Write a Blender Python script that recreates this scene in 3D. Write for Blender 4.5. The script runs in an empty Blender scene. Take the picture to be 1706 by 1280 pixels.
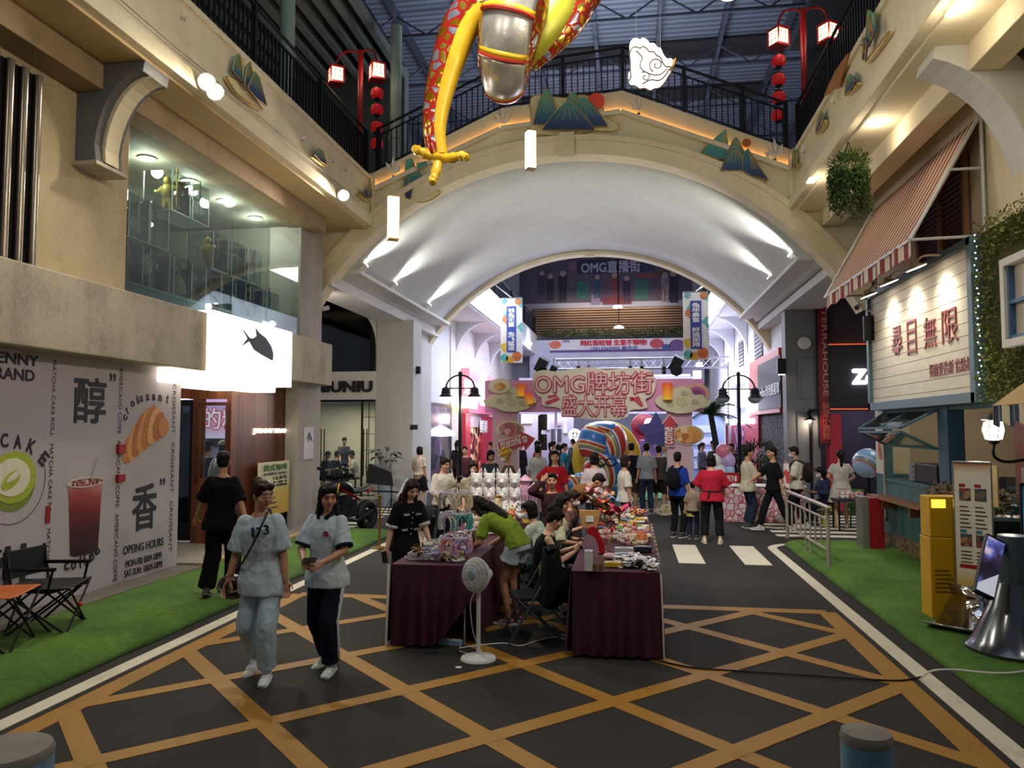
import bpy,math,random
from mathutils import Vector as V,Matrix,noise
from math import sin,cos,pi,radians,sqrt,atan2
R=random.Random(7)
SC=bpy.context.scene
COL=SC.collection
# ------------------------------------------------------------------ camera
CF,CH=1280.0,2.15
YAW=math.atan(197/CF)
PITCH=math.atan(76/math.hypot(CF,197))
cam=bpy.data.cameras.new('camera')
cam.sensor_width=36.0
cam.lens=CF/1706*36.0
cam.clip_start,cam.clip_end=0.05,300
co=bpy.data.objects.new('camera',cam)
co.location=(0,0,CH)
co.rotation_euler=(pi/2+PITCH,0,YAW)
COL.objects.link(co)
SC.camera=co
# ------------------------------------------------------------------ world, exposure
w=bpy.data.worlds.new('hall_air')
w.use_nodes=True
w.node_tree.nodes['Background'].inputs[0].default_value=(.62,.72,.95,1)
w.node_tree.nodes['Background'].inputs[1].default_value=0.16
SC.world=w
SC.view_settings.view_transform='Standard'
SC.view_settings.look='None'
SC.view_settings.gamma=1
SC.view_settings.exposure=0.0
SC.view_settings.use_curve_mapping=False
cy=SC.cycles
cy.max_bounces=6
cy.diffuse_bounces=3
cy.glossy_bounces=3
cy.transmission_bounces=5
cy.transparent_max_bounces=8
cy.sample_clamp_indirect=4.0
cy.sample_clamp_direct=0
cy.caustics_reflective=False
cy.caustics_refractive=False
cy.use_denoising=True
def light(kind,loc,power,col=(1,1,1),aim=None,size=.3,size_y=None,angle=60,blend=.5):
 d=bpy.data.lights.new('lamp_light',kind)
 d.energy=power
 d.color=col
 if kind=='AREA':
  d.size=size
  if size_y:
   d.shape='RECTANGLE'
   d.size_y=size_y
 else:
  d.shadow_soft_size=size
 if kind=='SPOT':
  d.spot_size=radians(angle)
  d.spot_blend=blend
 o=bpy.data.objects.new('lamp_light',d)
 o.location=loc
 if aim is not None:
  o.rotation_euler=(V(aim)-V(loc)).to_track_quat('-Z','Y').to_euler()
 COL.objects.link(o)
 return o
WARM=(1,.82,.6)
CREAM=(1,.88,.7)
COOL=(.82,.9,1)
LILAC=(.8,.78,1)
# added overhead fill, then gallery floodlights of the near hall outside the frame
light('AREA',(-1,5.5,13.5),130,COOL,aim=(-1,6.5,0),size=6,size_y=8)
light('AREA',(2.9,3.2,7.0),95,CREAM,aim=(-6.6,8.5,4.8),size=.5,size_y=.3)
light('AREA',(2.9,6.8,7.0),95,CREAM,aim=(-6.6,11.5,4.8),size=.5,size_y=.3)
light('AREA',(-5.2,2.8,6.9),70,CREAM,aim=(4.6,8.5,5.0),size=.5,size_y=.3)
# lights under the glass roof past the arch, stage lighting at the end
light('AREA',(-1,31,9.0),1300,COOL,aim=(-1,31,0),size=6,size_y=8)
light('SPOT',(-1,6.5,11.5),4200,(1,.96,.92),aim=(-1,15.5,1),size=.6,angle=54,blend=.7)  # added unseen fill spot over the near hall, brightens stalls and gate
light('AREA',(-1,40,6.2),700,LILAC,aim=(-1,34,1.5),size=7,size_y=1.5)
# added unseen fill above the bridge deck, brightens the roof
light('AREA',(-1,21,9.6),420,COOL,aim=(-1,22,15),size=4,size_y=2)
# ------------------------------------------------------------------ pixel -> point on a plane
_F=V((-sin(YAW)*cos(PITCH),cos(YAW)*cos(PITCH),sin(PITCH)))
_R=V((cos(YAW),sin(YAW),0))
_U=_R.cross(_F)
_C=V((0,0,CH))
def at(u,v,X=None,Y=None,Z=None):
 d=_F*CF+_R*(u-853)-_U*(v-640)
 if X is not None:
  k=X/d.x
 elif Y is not None:
  k=Y/d.y
 else:
  k=((Z or 0)-CH)/d.z
 return _C+d*k
 # ------------------------------------------------------------------ materials
def c(h):
 h=h.lstrip('#')
 o=[]
 for i in(0,2,4):
  x=int(h[i:i+2],16)/255
  o.append(x/12.92 if x<=.04045 else((x+.055)/1.055)**2.4)
 return tuple(o)
_MC={}
class NT:
 def __init__(s,name):
  s.m=bpy.data.materials.new(name)
  s.m.use_nodes=True
  s.t=s.m.node_tree
  s.b=s.t.nodes['Principled BSDF']
 def n(s,kind,**kw):
  o=s.t.nodes.new('ShaderNode'+kind)
  for k,x in kw.items():
   if k in o.inputs.keys():
    o.inputs[k].default_value=x
   else:
    setattr(o,k,x)
  return o
 def l(s,a,b):
  s.t.links.new(a,b)
 def coord(s,scale=(1,1,1),rot=(0,0,0),loc=(0,0,0)):
  tc=s.n('TexCoord')
  mp=s.n('Mapping')
  mp.inputs['Scale'].default_value=scale
  mp.inputs['Rotation'].default_value=rot
  mp.inputs['Location'].default_value=loc
  s.l(tc.outputs['Object'],mp.inputs['Vector'])
  return mp.outputs['Vector']
 def ramp(s,src,stops,const=False):
  r=s.n('ValToRGB')
  e=r.color_ramp.elements
  if const:
   r.color_ramp.interpolation='CONSTANT'
  while len(e)<len(stops):
   e.new(.5)
  for el,(p,col)in zip(e,stops):
   el.position=p
   el.color=(*col,1)
  s.l(src,r.inputs[0])
  return r.outputs[0]
 def math(s,op,a,b=0.0):
  o=s.n('Math',operation=op)
  for i,x in enumerate((a,b)):
   if isinstance(x,(int,float)):
    o.inputs[i].default_value=x
   else:
    s.l(x,o.inputs[i])
  return o.outputs[0]
 def mix(s,f,a,b):
  o=s.n('Mix',data_type='RGBA')
  for i,x in((0,f),(6,a),(7,b)):
   if isinstance(x,(int,float)):
    o.inputs[i].default_value=x
   elif isinstance(x,tuple):
    o.inputs[i].default_value=(*x,1)
   else:
    s.l(x,o.inputs[i])
  return o.outputs[2]
 def base(s,col):
  if isinstance(col,tuple):
   s.b.inputs['Base Color'].default_value=(*col,1)
  else:
   s.l(col,s.b.inputs['Base Color'])
 def bump(s,h,strength=.3,dist=.01):
  o=s.n('Bump')
  o.inputs['Strength'].default_value=strength
  o.inputs['Distance'].default_value=dist
  s.l(h,o.inputs['Height'])
  s.l(o.outputs[0],s.b.inputs['Normal'])
def M(col,rough=.6,metal=0.,var=.12,scale=5.,bump=0.,bscale=60.,emit=0.,sheen=0.,coat=0.,stretch=(1,1,1),name='paint',bdist=.01):
 key=(str(col),rough,metal,var,scale,bump,bscale,emit,sheen,coat,stretch,name)
 if key in _MC:
  return _MC[key]
 if isinstance(col,str):
  col=c(col)
 t=NT(name)
 vec=t.coord(stretch)
 n=t.n('TexNoise',Scale=scale,Detail=5.0)
 t.l(vec,n.inputs['Vector'])
 lo=tuple(x*(1-var)for x in col)
 hi=tuple(min(1,x*(1+var))for x in col)
 t.base(t.ramp(n.outputs[0],[(.3,lo),(.7,hi)]))
 t.b.inputs['Roughness'].default_value=rough
 t.b.inputs['Metallic'].default_value=metal
 if bump:
  n2=t.n('TexNoise',Scale=bscale,Detail=3.0)
  t.l(vec,n2.inputs['Vector'])
  t.bump(n2.outputs[0],bump,bdist)
 if emit:
  t.b.inputs['Emission Color'].default_value=(*col,1)
  t.b.inputs['Emission Strength'].default_value=emit
 if sheen:
  t.b.inputs['Sheen Weight'].default_value=sheen
  t.b.inputs['Sheen Roughness'].default_value=.4
  t.b.inputs['Sheen Tint'].default_value=(*[min(1,x*4+.1)for x in col],1)
 if coat:
  t.b.inputs['Coat Weight'].default_value=coat
 _MC[key]=t.m
 return t.m
def glow(col,k,name='lit_surface'):
 return M(col,.5,0,0.0,2,emit=k,name=name)
def glass(tint='#dfeae7',name='clear_glass',rough=.02,opac=.08):
 key=('glass',tint,rough,opac)
 if key in _MC:
  return _MC[key]
 t=NT(name)
 out=t.t.nodes['Material Output']
 tr=t.n('BsdfTransparent')
 tr.inputs[0].default_value=(*c(tint),1)
 gl=t.n('BsdfGlossy')
 gl.inputs['Roughness'].default_value=rough
 ns=t.n('TexNoise',Scale=1.5)
 t.l(t.coord(),ns.inputs['Vector'])
 lw=t.n('LayerWeight',Blend=.5)
 fz=t.math('ADD',t.math('MULTIPLY',t.math('POWER',lw.outputs['Facing'],5.0),.9),.05)
 mx=t.n('MixShader')
 f=t.math('ADD',fz,t.math('MULTIPLY',ns.outputs[0],opac))
 t.l(f,mx.inputs[0])
 t.l(tr.outputs[0],mx.inputs[1])
 t.l(gl.outputs[0],mx.inputs[2])
 t.l(mx.outputs[0],out.inputs['Surface'])
 _MC[key]=t.m
 return t.m
def stripes(a,b,period,axis=1,duty=.5,rough=.7,bump=0.,emit=0.,name='striped_cloth',shift=0.):
 t=NT(name)
 sp=t.n('SeparateXYZ')
 t.l(t.coord(),sp.inputs[0])
 x=t.math('FRACT',t.math('ADD',t.math('DIVIDE',sp.outputs[axis],period),100.0+shift))
 m=t.math('LESS_THAN',x,duty)
 t.base(t.mix(m,c(b),c(a)))
 t.b.inputs['Roughness'].default_value=rough
 if bump:
  t.bump(m,bump,.02)
 return t.m
def planks(dark,light,width,axis=1,rough=.5,joint='#150a05',name='wood_planks',grain=(2,30,2)):
 t=NT(name)
 vec=t.coord()
 sp=t.n('SeparateXYZ')
 t.l(vec,sp.inputs[0])
 q=t.math('DIVIDE',sp.outputs[axis],width)
 fr=t.math('FRACT',t.math('ADD',q,100.0))
 fl=t.math('FLOOR',q)
 wn=t.n('TexWhiteNoise',noise_dimensions='1D')
 t.l(fl,wn.inputs['W'])
 st=[1.5,1.5,1.5]
 for i in range(3):
  st[i]=grain[i]
 mp=t.coord(tuple(st))
 n=t.n('TexNoise',Scale=2.0,Detail=6.0,Roughness=.65)
 t.l(mp,n.inputs['Vector'])
 f=t.math('ADD',t.math('MULTIPLY',n.outputs[0],.6),t.math('MULTIPLY',wn.outputs[0],.4))
 col=t.ramp(f,[(.25,c(dark)),(.75,c(light))])
 j=t.math('LESS_THAN',fr,.05)
 t.base(t.mix(j,col,c(joint)))
 t.b.inputs['Roughness'].default_value=rough
 t.bump(t.math('SUBTRACT',1.0,j),.4,.004)
 return t.m
def bricks(a,b,mortar,sx,sy,rough=.7,rot=(0,0,0),name='painted_brick'):
 t=NT(name)
 br=t.n('TexBrick')
 br.inputs['Color1'].default_value=(*c(a),1)
 br.inputs['Color2'].default_value=(*c(b),1)
 br.inputs['Mortar'].default_value=(*c(mortar),1)
 br.inputs['Scale'].default_value=1
 br.inputs['Brick Width'].default_value=sx
 br.inputs['Row Height'].default_value=sy
 br.inputs['Mortar Size'].default_value=.008
 t.l(t.coord(rot=rot),br.inputs['Vector'])
 t.base(br.outputs[0])
 t.bump(br.outputs[1],-.4,.01)
 t.b.inputs['Roughness'].default_value=rough
 return t.m
def stained(col,dirt,rough=.8,scale=1.2,amount=.5,bump=.15,name='stained_concrete',cast=None):
 t=NT(name)
 vec=t.coord()
 n1=t.n('TexNoise',Scale=scale,Detail=8.0,Roughness=.65)
 n2=t.n('TexNoise',Scale=scale*14,Detail=4.0)
 st=t.n('TexNoise',Scale=1.0,Detail=6.0)
 t.l(vec,n1.inputs['Vector'])
 t.l(vec,n2.inputs['Vector'])
 t.l(t.coord((4,4,.5)),st.inputs['Vector'])
 f=t.math('ADD',t.math('MULTIPLY',n1.outputs[0],.55),t.math('ADD',t.math('MULTIPLY',n2.outputs[0],.2),t.math('MULTIPLY',st.outputs[0],.25)))
 cs=c(col)
 t.base(t.ramp(f,[(.36,tuple(x*(1-amount)+y*amount for x,y in zip(cs,c(dirt)))),(.52,cs),(.66,tuple(min(1,x*1.12)for x in cs))]))
 t.b.inputs['Roughness'].default_value=rough
 t.bump(n2.outputs[0],bump,.01)
 return t.m
def cells(cols,scale,rough=.6,metal=0.,edge=None,edge_w=.06,name='printed_pattern',stretch=(1,1,1),bump=0.,emit=0.):
 """random coloured patches, optionally outlined: prints, mosaics, scales"""
 t=NT(name)
 vec=t.coord(stretch)
 vo=t.n('TexVoronoi',Scale=scale)
 t.l(vec,vo.inputs['Vector'])
 sp=t.n('SeparateColor')
 t.l(vo.outputs['Color'],sp.inputs[0])
 k=len(cols)
 col=t.ramp(sp.outputs[0],[(i/k,c(x))for i,x in enumerate(cols)],const=True)
 if edge:
  ve=t.n('TexVoronoi',Scale=scale,feature='DISTANCE_TO_EDGE')
  t.l(vec,ve.inputs['Vector'])
  m=t.math('LESS_THAN',ve.outputs['Distance'],edge_w)
  col=t.mix(m,col,c(edge))
  t.l(t.math('MULTIPLY',t.math('SUBTRACT',1.0,m),metal),t.b.inputs['Metallic'])
  if bump:
   t.bump(ve.outputs['Distance'],bump,.03)
 else:
  t.b.inputs['Metallic'].default_value=metal
 t.base(col)
 t.b.inputs['Roughness'].default_value=rough
 if emit:
  t.l(col,t.b.inputs['Emission Color'])
  t.b.inputs['Emission Strength'].default_value=emit
 return t.m
def grad(stops,axis=2,lo=0.,hi=1.,rough=.6,name='printed_gradient',wob=0.,emit=0.):
 t=NT(name)
 vec=t.n('NewGeometry').outputs['Position']
 sp=t.n('SeparateXYZ')
 t.l(vec,sp.inputs[0])
 x=sp.outputs[axis]
 n=t.n('TexNoise',Scale=3.0)
 t.l(vec,n.inputs['Vector'])
 x=t.math('ADD',x,t.math('MULTIPLY',t.math('SUBTRACT',n.outputs[0],.5),wob))
 f=t.math('DIVIDE',t.math('SUBTRACT',x,lo),hi-lo)
 col=t.ramp(f,[(p,c(k))for p,k in stops])
 t.base(col)
 t.b.inputs['Roughness'].default_value=rough
 if emit:
  t.l(col,t.b.inputs['Emission Color'])
  t.b.inputs['Emission Strength'].default_value=emit
 return t.m
 # ------------------------------------------------------------------ mesh building
X3,Y3,Z3=V((1,0,0)),V((0,1,0)),V((0,0,1))
class MB:
 def __init__(s):
  s.v,s.f,s.m,s.k=[],[],[],0
 def add(s,vs,fs):
  b=len(s.v)
  s.v+=[V(x)for x in vs]
  s.f+=[tuple(i+b for i in f)for f in fs]
  s.m+=[s.k]*len(fs)
  return s
 def mat(s,k):
  s.k=k
  return s
 def bx(s,x0,x1,y0,y1,z0,z1):
  e=len(s.f)//6%9*.00015
  x0,x1,y0,y1,z0,z1=x0-e,x1+e,y0-e,y1+e,z0-e,z1+e
  vs=[(x,y,z)for z in(z0,z1)for y in(y0,y1)for x in(x0,x1)]
  return s.add(vs,[(0,2,3,1),(4,5,7,6),(0,1,5,4),(2,6,7,3),(0,4,6,2),(1,3,7,5)])
 def box(s,cn,d,rz=0.,rx=0.,ry=0.):
  m=Matrix.Translation(V(cn))@Matrix.Rotation(rz,4,'Z')@Matrix.Rotation(ry,4,'Y')@Matrix.Rotation(rx,4,'X')
  vs=[m@V((x*d[0]/2,y*d[1]/2,z*d[2]/2))for z in(-1,1)for y in(-1,1)for x in(-1,1)]
  return s.add(vs,[(0,2,3,1),(4,5,7,6),(0,1,5,4),(2,6,7,3),(0,4,6,2),(1,3,7,5)])
 def bar(s,p0,p1,w,h,up=Z3):
  p0,p1=V(p0),V(p1)
  d=(p1-p0).normalized()
  a=d.cross(V(up))
  if a.length<1e-4:
   a=d.cross(X3)
  a.normalize()
  b=a.cross(d)
  e=len(s.f)//6%9*.0003
  w,h=w+e,h+e
  vs=[p+a*(i*w/2)+b*(j*h/2)for p in(p0,p1)for i,j in((-1,-1),(1,-1),(1,1),(-1,1))]
  return s.add(vs,[(3,2,1,0),(4,5,6,7),(0,1,5,4),(1,2,6,5),(2,3,7,6),(3,0,4,7)])
 def loft(s,rings,caps=True,close=True):
  n=len(rings[0])
  vs=[p for r in rings for p in r]
  fs=[]
  for i in range(len(rings)-1):
   for j in range(n if close else n-1):
    k=(j+1)%n
    fs.append((i*n+j,i*n+k,(i+1)*n+k,(i+1)*n+j))
  if caps:
   fs.append(tuple(range(n))[::-1])
   fs.append(tuple((len(rings)-1)*n+j for j in range(n)))
  return s.add(vs,fs)
 def tube(s,pts,r,n=8,caps=True,flat=1.0,up=None):
  pts=[V(p)for p in pts]
  rs=r if isinstance(r,(list,tuple))else[r]*len(pts)
  rings=[]
  a=None
  for i,p in enumerate(pts):
   d=(pts[min(i+1,len(pts)-1)]-pts[max(i-1,0)]).normalized()
   if a is None:
    a=d.cross(V(up))if up else d.orthogonal()
   a=a-d*a.dot(d)
   if a.length<1e-5:
    a=d.orthogonal()
   a.normalize()
   b=d.cross(a)
   rings.append([p+a*(rs[i]*cos(2*pi*j/n))+b*(rs[i]*flat*sin(2*pi*j/n))for j in range(n)])
  return s.loft(rings,caps)
 def ball(s,cn,r,n=12,m=8,mx=None):
  if not isinstance(r,(tuple,list)):
   r=(r,r,r)
  cn=V(cn)
  vs,fs=[],[]
  for i in range(1,m):
   t=pi*i/m
   for j in range(n):
    q=2*pi*j/n
    vs.append((r[0]*sin(t)*cos(q),r[1]*sin(t)*sin(q),r[2]*cos(t)))
  vs+=[(0,0,r[2]),(0,0,-r[2])]
  tp,bt=len(vs)-2,len(vs)-1
  for i in range(m-2):
   for j in range(n):
    k=(j+1)%n
    fs.append((i*n+j,(i+1)*n+j,(i+1)*n+k,i*n+k))
  for j in range(n):
   k=(j+1)%n
   fs.append((tp,j,k))
   fs.append((bt,(m-2)*n+k,(m-2)*n+j))
  vs=[cn+(mx@V(p)if mx else V(p))for p in vs]
  return s.add(vs,fs)
 def lathe(s,prof,cn=(0,0,0),n=24,ax=Z3):
  q=Z3.rotation_difference(V(ax).normalized())
  rings=[[V(cn)+q@V((max(r,1e-4)*cos(2*pi*j/n),max(r,1e-4)*sin(2*pi*j/n),z))for j in range(n)]for r,z in prof]
  return s.loft(rings,caps=prof[0]!=prof[-1])
 def cyl(s,p0,p1,r0,r1=None,n=16):
  return s.tube([p0,p1],[r0,r0 if r1 is None else r1],n)
 def prism(s,poly,o,ux,uy,d):
  o,ux,uy=V(o),V(ux),V(uy)
  nn=ux.cross(uy).normalized()
  ar=sum(poly[i][0]*poly[(i+1)%len(poly)][1]-poly[(i+1)%len(poly)][0]*poly[i][1]for i in range(len(poly)))
  if ar<0:
   poly=poly[::-1]
  n=len(poly)
  a=[o+ux*p[0]+uy*p[1]for p in poly]
  b=[p+nn*d for p in a]
  fs=[tuple(range(n))[::-1],tuple(n+i for i in range(n))]
  fs+=[(i,(i+1)%n,n+(i+1)%n,n+i)for i in range(n)]
  if d<0:
   fs=[f[::-1]for f in fs]
  return s.add(a+b,fs)
 def surf(s,fn,nu,nv):
  vs=[fn(i/nu,j/nv)for j in range(nv+1)for i in range(nu+1)]
  fs=[(j*(nu+1)+i,j*(nu+1)+i+1,(j+1)*(nu+1)+i+1,(j+1)*(nu+1)+i)for j in range(nv)for i in range(nu)]
  return s.add(vs,fs)
 def mesh(s,name,off=V((0,0,0))):
  me=bpy.data.meshes.new(name)
  me.from_pydata([tuple(p-off)for p in s.v],[],s.f)
  me.polygons.foreach_set('material_index',s.m)
  return me
 def build(s,name,mats,parent=None,smooth=False,bevel=0.,label=None,cat=None,group=None,kind=None,ang=40,loc=None,solid=0.):
  if loc is None:
   if parent is None and kind!='structure':
    xs,ys,zs=zip(*[tuple(p)for p in s.v])
    loc=V(((min(xs)+max(xs))/2,(min(ys)+max(ys))/2,min(zs)))
   else:
    loc=V((0,0,0))
  off=V(loc)
  p=parent
  while p is not None:
   off=off+V(p.location)
   p=p.parent
  me=s.mesh(name,off)
  for m in(mats if isinstance(mats,(list,tuple))else[mats]):
   me.materials.append(m)
  if smooth:
   me.polygons.foreach_set('use_smooth',[True]*len(me.polygons))
   me.set_sharp_from_angle(angle=radians(ang))
  me.update()
  o=bpy.data.objects.new(name,me)
  o.location=loc
  COL.objects.link(o)
  o.parent=parent
  tag(o,label,cat,group,kind)
  if solid:
   md=o.modifiers.new('thickness','SOLIDIFY')
   md.thickness=solid
   md.offset=0
  if bevel:
   md=o.modifiers.new('bevel','BEVEL')
   md.width=bevel
   md.segments=2
   md.limit_method='ANGLE'
  return o
def tag(o,label=None,cat=None,group=None,kind=None):
 for k,x in(('label',label),('category',cat),('group',group),('kind',kind)):
  if x:
   o[k]=x
 return o
def thing(name,label,cat,loc=(0,0,0),group=None,rz=0.):
 o=bpy.data.objects.new(name,None)
 o.empty_display_size=.1
 o.location=loc
 o.rotation_euler.z=rz
 COL.objects.link(o)
 return tag(o,label,cat,group)
def kids(o):
 return[x for x in COL.objects if x.parent==o]
def dup(o,loc=None,rz=None,label=None,group=None,scale=None,mats=None):
 ch={}
 for x in COL.objects:
  if x.parent:
   ch.setdefault(x.parent.name,[]).append(x)
 def cp(a,par):
  b=a.copy()
  COL.objects.link(b)
  b.parent=par
  for k in ch.get(a.name,[]):
   cp(k,b)
  return b
 r=cp(o,None)
 if loc is not None:
  r.location=loc
 if rz is not None:
  r.rotation_euler.z=rz
 if scale is not None:
  r.scale=(scale,scale,scale)
 return tag(r,label,None,group)
def recolor(o,m,slot=0):
 """gives a copy its own material without touching the shared mesh"""
 o.material_slots[slot].link='OBJECT'
 o.material_slots[slot].material=m
BENCH=bpy.data.scenes.new('workbench')
def workbench(o):
 """evaluates one temporary object away from the big scene"""
 BENCH.collection.objects.link(o)
 vl=BENCH.view_layers[0]
 vl.update()
 return vl.depsgraph
def letters(body,o,ux,uy,w,h,mat,parent=None,name='lettering',bold=.02,depth=.01,lift=.001,vert=False,fit=True,label=None,sp=1.0,shear=0.):
 """real letter shapes filling a w x h rectangle whose lower left corner is o on the plane ux, uy"""
 cu=bpy.data.curves.new('glyphs','FONT')
 cu.body='\n'.join(body)if vert else body
 cu.align_x='CENTER' if('\n' in cu.body)else 'LEFT'
 cu.space_line=.95*sp
 cu.offset=min(bold,0)
 cu.resolution_u=3
 cu.shear=shear
 to=bpy.data.objects.new('glyphs',cu)
 dg=workbench(to)
 me=bpy.data.meshes.new_from_object(to.evaluated_get(dg))
 vs=[V((v.co.x,v.co.y,0))for v in me.vertices]
 fs=[tuple(p.vertices)for p in me.polygons]
 bpy.data.objects.remove(to)
 bpy.data.curves.remove(cu)
 bpy.data.meshes.remove(me)
 x0,x1=min(p.x for p in vs),max(p.x for p in vs)
 y0,y1=min(p.y for p in vs),max(p.y for p in vs)
 kx,ky=w/(x1-x0),h/(y1-y0)
 o,ux,uy=V(o),V(ux),V(uy)
 nn=ux.cross(uy).normalized()
 b=MB()
 n=len(vs)
 cps=[V((0,0,0))]
 if bold>0:
  bb=bold*.9
  cps+=[V((bb*cos(a),bb*sin(a),0))for a in[pi/4*i for i in range(8)]]
  x0,x1,y0,y1=x0-bb,x1+bb,y0-bb,y1+bb
  kx,ky=w/(x1-x0),h/(y1-y0)
  vs=[p+q+V((0,0,.0004*k))for k,q in enumerate(cps)for p in vs]
  fs=[tuple(i+len(vs)//9*k for i in f)for k in range(9)for f in fs]
  n=len(vs)
 fr=[o+ux*((p.x-x0)*kx)+uy*((p.y-y0)*ky)+nn*(lift+depth+p.z)for p in vs]
 b.v=fr+[p-nn*depth for p in fr]
 b.f=list(fs)
 ec={}
 for f in fs:
  for i in range(len(f)):
   e=(f[i],f[(i+1)%len(f)])
   ec[e]=1
 for(i,j)in ec:
  if(j,i)not in ec:
   b.f.append((i,n+i,n+j,j))
 b.m=[0]*len(b.f)
 return b.build(name,mat,parent,label=label)
def pix_letters(body,u0,v0,u1,v1,plane,mat,parent,ux,uy,**kw):
 """letters whose box runs from one measured corner (left bottom) to the other (right top) on a plane"""
 a,b2,um=at(u0,v1,**plane),at(u1,v0,**plane),(u0+u1)/2
 a.z,b2.z=at(um,v1,**plane).z,at(um,v0,**plane).z
 d=b2-a
 return letters(body,a,ux,uy,abs(d.dot(V(ux))),abs(d.z),mat,parent,**kw)
def arc(cx,cz,r,a0,a1,n):
 return[(cx+r*cos(a0+(a1-a0)*i/n),cz+r*sin(a0+(a1-a0)*i/n))for i in range(n+1)]
def smoothpath(pts,k=4):
 """Catmull-Rom"""
 pts=[V(p)for p in pts]
 out=[]
 for i in range(len(pts)-1):
  p0,p1,p2,p3=pts[max(i-1,0)],pts[i],pts[i+1],pts[min(i+2,len(pts)-1)]
  for j in range(k):
   t=j/k
   out.append(.5*((2*p1)+(p2-p0)*t+(2*p0-5*p1+4*p2-p3)*t*t+(3*p1-p0-3*p2+p3)*t**3))
 out.append(pts[-1])
 return out
def blob(poly,k=3):
 """smooth closed outline through 2-d points"""
 n=len(poly)
 out=[]
 for i in range(n):
  p0,p1,p2,p3=[V((*poly[(i+q)%n],0))for q in(-1,0,1,2)]
  for j in range(k):
   t=j/k
   q=.5*((2*p1)+(p2-p0)*t+(2*p0-5*p1+4*p2-p3)*t*t+(3*p1-p0-3*p2+p3)*t**3)
   out.append((q.x,q.y))
 return out
BOX_A=(11.5,9.8,8.1,6.4,4.75,3.1,1.45);BOX_B=(1.15,2.75,4.4,6.1,7.68,9.28,10.87)
# ------------------------------------------------------------------ shared materials
cream=stained('#e9dcbb','#b9a67e',.75,.7,.25,.05,'cream_plaster')
white_pl=stained('#dcdcda','#b5b4b0',.7,.6,.25,.05,'white_plaster')
vault_m=stained('#d3d5d2','#aeb4b2',.9,.45,.35,.04,'vault_plaster')
conc=stained('#bcb29e','#746a5c',.85,1.6,.6,.25)
pier_m=stained('#c2b08e','#978464',.85,1.1,.5,.2,'beige_plaster')
grey_m=M('#8d8e92',.7,0,.08,1.5,.05,40)
black_m=M('#111214',.45,.4,.1,8)
dark_m=M('#1b1c20',.7,0,.15,4)
red_m=M('#a01818',.4,.1,.1,6)
gold_m=M('#b08a3a',.3,.8,.15,20)
white_m=M('#e8e8e6',.4,0,.05,5)
steel_m=M('#b9babb',.25,.9,.1,15)
ink_m=M('#1b1a22',.6,0,.05,10)
gl_m=glass()
gl_dark=glass('#5f6a6c',rough=.03,opac=.15)
lamp_white=glow('#fff6e6',14,'lamp_face')
lamp_cool=glow('#eef4ff',16,'lamp_face_cool')
# ------------------------------------------------------------------ floor, road paint, turf, pavements
asph=NT('asphalt')
vec=asph.coord()
n1=asph.n('TexNoise',Scale=.5,Detail=6.0)
n2=asph.n('TexNoise',Scale=160.0,Detail=2.0)
n3=asph.n('TexVoronoi',Scale=90.0)
for q in(n1,n2,n3):
 asph.l(vec,q.inputs['Vector'])
f=asph.math('ADD',asph.math('MULTIPLY',n1.outputs[0],.5),asph.math('MULTIPLY',n2.outputs[0],.5))
asph.base(asph.ramp(f,[(.3,c('#242220')),(.5,c('#2f2d2b')),(.72,c('#413e3b'))]))
asph.b.inputs['Roughness'].default_value=.85
asph.b.inputs['Specular IOR Level'].default_value=.25
asph.bump(asph.math('ADD',n2.outputs[0],n3.outputs[0]),.35,.006)
b=MB()
b.bx(-14,12,-3,62,-.2,0)
floor=b.build('floor',asph.m,kind='structure')
def paint(col,dark):
 t=NT('road_paint')
 v=t.coord()
 a=t.n('TexNoise',Scale=40.0,Detail=5.0,Roughness=.7)
 d=t.n('TexNoise',Scale=2.0,Detail=6.0,Roughness=.7)
 t.l(v,a.inputs['Vector'])
 t.l(v,d.inputs['Vector'])
 t.base(t.ramp(t.math('ADD',t.math('MULTIPLY',a.outputs[0],.4),t.math('MULTIPLY',d.outputs[0],.6)),[(.33,c(dark)),(.46,c(col))]))
 t.b.inputs['Roughness'].default_value=.6
 t.bump(a.outputs[0],.2,.004)
 return t.m
yel=paint('#a0721c','#75541e')
wht=paint('#d8d2bd','#a89f8c')
# yellow box junction: a frame and two families of 45 degree diagonals, clipped to the frame
x0,x1,y0,y1=-4.28,2.26,2.6,9.62
def clip_line(p,d):
 lo,hi=-1e9,1e9
 for a,e,l,h in((p[0],d[0],x0+.05,x1-.05),(p[1],d[1],y0+.05,y1-.05)):
  if abs(e)<1e-9:
   continue
  t0,t1=(l-a)/e,(h-a)/e
  lo,hi=max(lo,min(t0,t1)),min(hi,max(t0,t1))
 return(lo,hi)if hi>lo else None
b=MB()
z=.004
for a in((x0,y0,x1,y0),(x0,y1,x1,y1),(x0,y0,x0,y1),(x1,y0,x1,y1)):
 b.bar((a[0],a[1],z/2),(a[2],a[3],z/2),.2,z)
YBOX=[]
for sgn,cs in((1,BOX_A),(-1,BOX_B)):
 for k in cs:
 # line y = sgn*x + k
  L=clip_line((0,k),(1,sgn))
  if L:
   b.bar((L[0],sgn*L[0]+k,z*.5+.0004*sgn),(L[1],sgn*L[1]+k,z*.5+.0004*sgn),.16,z)
b.build('box_junction_marking',yel,floor)
b=MB()
b.bx(-4.62,-4.46,-2,14.3,0,.004)
b.build('edge_line',wht,floor)
b=MB()
b.bx(2.43,2.59,-2,14.5,0,.004)
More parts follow.
